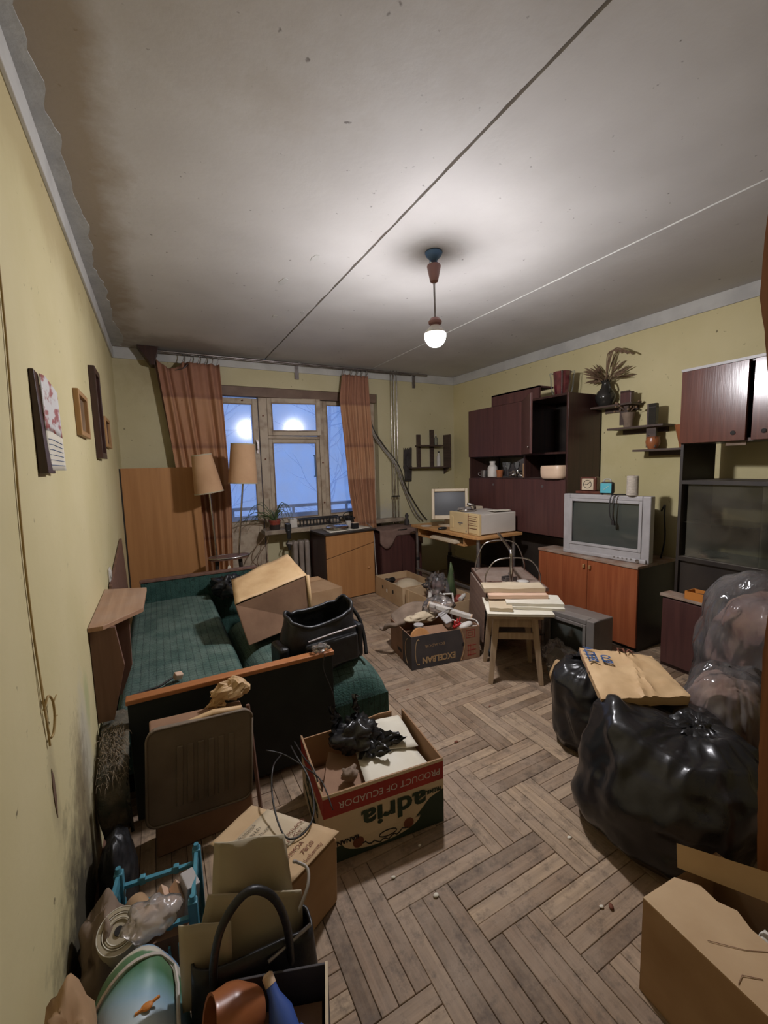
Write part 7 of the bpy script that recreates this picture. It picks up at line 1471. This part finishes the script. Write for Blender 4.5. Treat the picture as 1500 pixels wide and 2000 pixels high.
# brown paper parcel on the bags
pk = thing('paper_parcel', 'flat brown paper parcel with blue lettering lying on the rubbish bags', 'parcel', (0, 0, 0))
zp = 0.475
p4 = [Vector((2.055, 1.325, zp)), Vector((1.735, 0.985, zp-0.005)), Vector((2.055, 0.825, zp-0.01)), Vector((2.26, 1.09, zp))]
def ptop(u, v): return (p4[0]*(1-u)+p4[1]*u)*(1-v)+(p4[3]*(1-u)+p4[2]*u)*v
def prf(u, v):
    e = min(u, 1-u, v, 1-v); return ptop(u, v)+Vector((0, 0, -0.006*(1-min(1, e*12))+0.006*mnoise.noise(Vector((u*6, v*6, 1)))+0.004*mnoise.noise(Vector((u*15, v*15, 5)))+0.010*math.exp(-((v-0.55-0.06*math.sin(u*5))/0.025)**2)+0.008*math.exp(-((v-0.70+0.10*u)/0.02)**2)))
mb = MB().grid(prf, 30, 30); n0 = 900
mb.grid(lambda u, v: ptop(0.015+u*0.97, 0.015+v*0.97)+Vector((0, 0, -0.045+0.004*mnoise.noise(Vector((u*5, v*5, 9))))), 30, 30)
mb.f[841:] = [f[::-1] for f in mb.f[841:]]
rim = [i for i in range(30)]+[30*(j+1)-1 for j in range(1, 30)]+[899-i for i in range(1, 30)]+[30*(29-j) for j in range(1, 29)]
for i in range(len(rim)): a, b = rim[i], rim[(i+1) % len(rim)]; mb.f.append((a, a+n0, b+n0, b))
build('wrapping', mb, 'kraft', pk, smooth='auto')
build('torn_layer', MB().grid(lambda u, v: ptop(0.02+0.5*u+0.04*math.sin(v*9), -0.01+0.05*v)+Vector((0, 0, -0.012-0.022*v*0+0.003*math.sin(u*22))), 18, 6), 'card_dark', pk, smooth=True, solid=0.006)
du, dv_ = (p4[1]-p4[0]).normalized(), (p4[3]-p4[0]).normalized()
build('lettering', text_mb('А.ДЕК', 0.052, ptop(0.22, 0.09)+Vector((0, 0, 0.012)), du, Vector((0, 0, 1)).cross(du), 0.0004, bold=0.002), 'ink_blue', pk); build('lettering', text_mb('О.Я', 0.052, ptop(0.32, 0.27)+Vector((0, 0, 0.013)), du, Vector((0, 0, 1)).cross(du), 0.0004, bold=0.002), 'ink_blue', pk)
build('lettering', text_mb('ПА', 0.05, ptop(0.05, 0.62)+Vector((0, 0, 0.013)), dv_, Vector((0, 0, 1)).cross(dv_), 0.0004, bold=0.001), 'ink_brown', pk)
# clear sacks
def clear_sack(name, label, c, r_, seed, cont='cloth_plum', amp=0.28, cz=0.86):
    t = thing(name, label, 'plastic bag', c)
    def sup(k, nz_, sd, ple):
        def fn(u, v):
            a = 2*math.pi*u; b = math.pi*(v-0.5)*0.995; e = 0.72
            f = lambda q: math.copysign(abs(q)**e, q)
            d = Vector((f(math.cos(b))*f(math.cos(a)), f(math.cos(b))*f(math.sin(a)), f(math.sin(b))))
            n = mnoise.noise(d*1.6+Vector((sd*3.1, 0, 0))); n2 = mnoise.noise(d*4.2+Vector((0, sd*2.3, 0)))
            p = ple*math.cos(b)**0.5*mnoise.noise(Vector((math.cos(a)*7, math.sin(a)*7, d.z*1.2+sd)))
            w = 1+nz_*n+0.35*nz_*n2+p
            return Vector((d.x*r_[0]*k*w, d.y*r_[1]*k*w, r_[2]*(1+d.z*k*(1+nz_*n+0.3*nz_*n2))*(0.96 if k < 1 else 1)))
        return fn
    build('contents', MB().grid(sup(0.86, 0.16, seed+1, 0.05), 90, 50, True), cont, t, smooth=True)
    mb = MB().grid(sup(1.0, 0.14, seed, 0.06), 130, 70, True)
    mb.v = [(x, y, max(0.002, z)) for x, y, z in mb.v]
    build('film_cover', mb, 'film', t, smooth=True); return t
clear_sack('clear_sack', 'big clear plastic sack stuffed with brown and plum clothes at the right', (2.79, 0.76, 0.0), (0.35, 0.34, 0.42), 5)
clear_sack('clear_sack', 'small clear plastic bag of clothes wedged behind the big black bag', (2.27, 0.79, 0.0), (0.155, 0.15, 0.27), 9, 'cloth_brown')
clear_sack('clear_sack', 'little clear bag between the parcel and the big clear sack', (2.56, 1.29, 0.0), (0.11, 0.10, 0.14), 12, 'cloth_brown')
# cardboard box in the near right corner
cb2 = thing('kraft_box', 'closed plain cardboard box with a raised flap in the near right corner', 'box', (0, 0, 0))
Bq = [(1.292, 0.556), (1.270, 0.270), (1.580, 0.245), (1.602, 0.531)]     # A far-left ... going counter clockwise seen from above
hB = 0.265
build('carton_body', MB().add([(x, y, 0) for x, y in Bq]+[(x, y, hB) for x, y in Bq], [(3, 2, 1, 0), (0, 1, 5, 4), (1, 2, 6, 5), (2, 3, 7, 6), (3, 0, 4, 7)]), 'card', cb2)
Q = [Vector((x, y, hB)) for x, y in Bq]
def bt(u, v, h=0): return (Q[0]*(1-u)+Q[1]*u)*(1-v)+(Q[3]*(1-u)+Q[2]*u)*v+Vector((0, 0, h))
build('top_flap', MB().slab([bt(0, 0, 0.004), bt(1, 0, 0.004), bt(1, 0.48, 0.006), bt(0.55, 0.5, 0.007), bt(0.42, 0.56, 0.007), bt(0.30, 0.50, 0.006), bt(0.15, 0.52, 0.006), bt(0.0, 0.40, 0.005)], 0.004), 'card_light', cb2)
build('raised_flap', MB().slab([bt(-0.02, 0.50, 0.012), bt(0.85, 1.02, 0.02), bt(0.83, 1.05, 0.10), bt(-0.05, 0.52, 0.075)], 0.005, (0.5, -0.8, 0)), 'card_light', cb2)
build('side_flap', MB().slab([bt(0.72, 0.50, 0.003), bt(1.0, 0.50, 0.003), bt(1.0, 1.0, 0.003), bt(0.72, 1.0, 0.003)], 0.004), 'card_light', cb2)
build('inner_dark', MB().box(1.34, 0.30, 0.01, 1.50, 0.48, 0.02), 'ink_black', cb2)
build('crease', MB().tube([bt(0.72, 0.02, 0.0055), bt(0.70, 0.10, 0.0065), bt(0.78, 0.20, 0.0065)], 0.0008, 4).tube([bt(0.45, 0.12, 0.0065), bt(0.62, 0.30, 0.007), bt(0.72, 0.46, 0.008)], 0.0007, 4), 'card_dark', cb2)
wrinkled('white_tissue', 'white tissue visible through the gap in the kraft box', 'tissue', bt(0.62, 0.62, -0.06), (0.05, 0.04, 0.03), 121, 'paper', amp=0.4)
# open room door at the right edge of the picture
dl = sempty('door_2'); dl['label'] = 'open brown wooden room door with chewed edge at the right border'
ed = []
for z in np.linspace(0.005, 2.0, 90):
    w = 0.012*mnoise.noise(Vector((z*3, 1, 1)))+0.004*mnoise.noise(Vector((z*30, 2, 1)))
    ed.append((np.interp(z, [0, 0.3, 0.85, 1.0, 1.5, 1.56, 1.70, 1.80, 1.92, 2.0], [0.455, 0.47, 0.49, 0.482, 0.50, 0.512, 0.530, 0.548, 0.545, 0.54])+w*0.5, z))
vs = []; fs = []
k = len(ed)
for x_ in (1.685, 1.722):
    vs += [(x_, -0.32, z) for _, z in ed]+[(x_, y, z) for y, z in ed]
for i in range(k-1):
    fs += [(i, k+i, k+i+1, i+1)[::-1], (2*k+i, 3*k+i, 3*k+i+1, 2*k+i+1), (k+i, 3*k+i, 3*k+i+1, k+i+1)[::-1], (i, 2*k+i, 2*k+i+1, i+1)]
build('door_leaf', MB().add(vs, fs), 'doorwood', dl)
build('hinge', MB().cyl((1.73, -0.33, 0.4), (1.73, -0.33, 0.5), 0.012).cyl((1.73, -0.33, 1.5), (1.73, -0.33, 1.6), 0.012), 'steel', dl)
struct(build('door_post', MB().box(1.66, -0.44, 0, 1.78, -0.335, 2.1), 'doorwood', dl))
o = build('gap_darkener', crumple((0, 0, 0.12), (0.055, 0.13, 0.16), 117, 0.3, 30, 20), 'black_soft', smooth=True, loc=(0.072, 1.46, 0.0)); tag(o, 'added black heap deepening the shade between wall and padded panel', 'shade filler')  # added black heap, stands in for the deep shade in this gap
# litter on the floor
rng = random.Random(17)
for i, (x_, y_, s_, m_, lb) in enumerate(((0.965, 1.02, 0.010, 'paper', 'pale flake on the floor planks nearest the parcel box'), (0.875, 1.14, 0.009, 'paper', 'white flake in the shadow of the fruit carton'), (1.02, 1.20, 0.007, 'paper', 'tiny white flake under the edge of the fruit carton'),
        (1.52, 0.95, 0.009, 'paper', 'small white pellet on the floor left of the big black bag'), (1.395, 0.735, 0.007, 'paper', 'white bead on the floor between the black bag and kraft box'),
        (1.50, 1.60, 0.012, 'ink_brown', 'brown crumb on the floor right of the fruit carton'), (1.38, 1.77, 0.009, 'ink_brown', 'dark crumb on the floor near the fruit carton corner'), (1.86, 1.75, 0.008, 'ink_brown', 'dark crumb on the floor before the stool'), (1.55, 2.15, 0.010, 'ink_brown', 'dark crumb on the floor between sofa and dark carton'),
        (1.42, 0.72, 0.012, 'ink_brown', 'brown scrap on the floor beside the kraft box'))):
    crumb('floor_crumb', lb, 'debris', x_, y_, s_, m_, i, 0.35)
build('door_handle', MB().box(1.676, 0.40, 0.98, 1.685, 0.44, 1.12).cyl((1.655, 0.42, 1.06), (1.68, 0.42, 1.06), 0.009).cyl((1.655, 0.43, 1.06), (1.655, 0.31, 1.06), 0.009), 'steel', dl, smooth='auto')
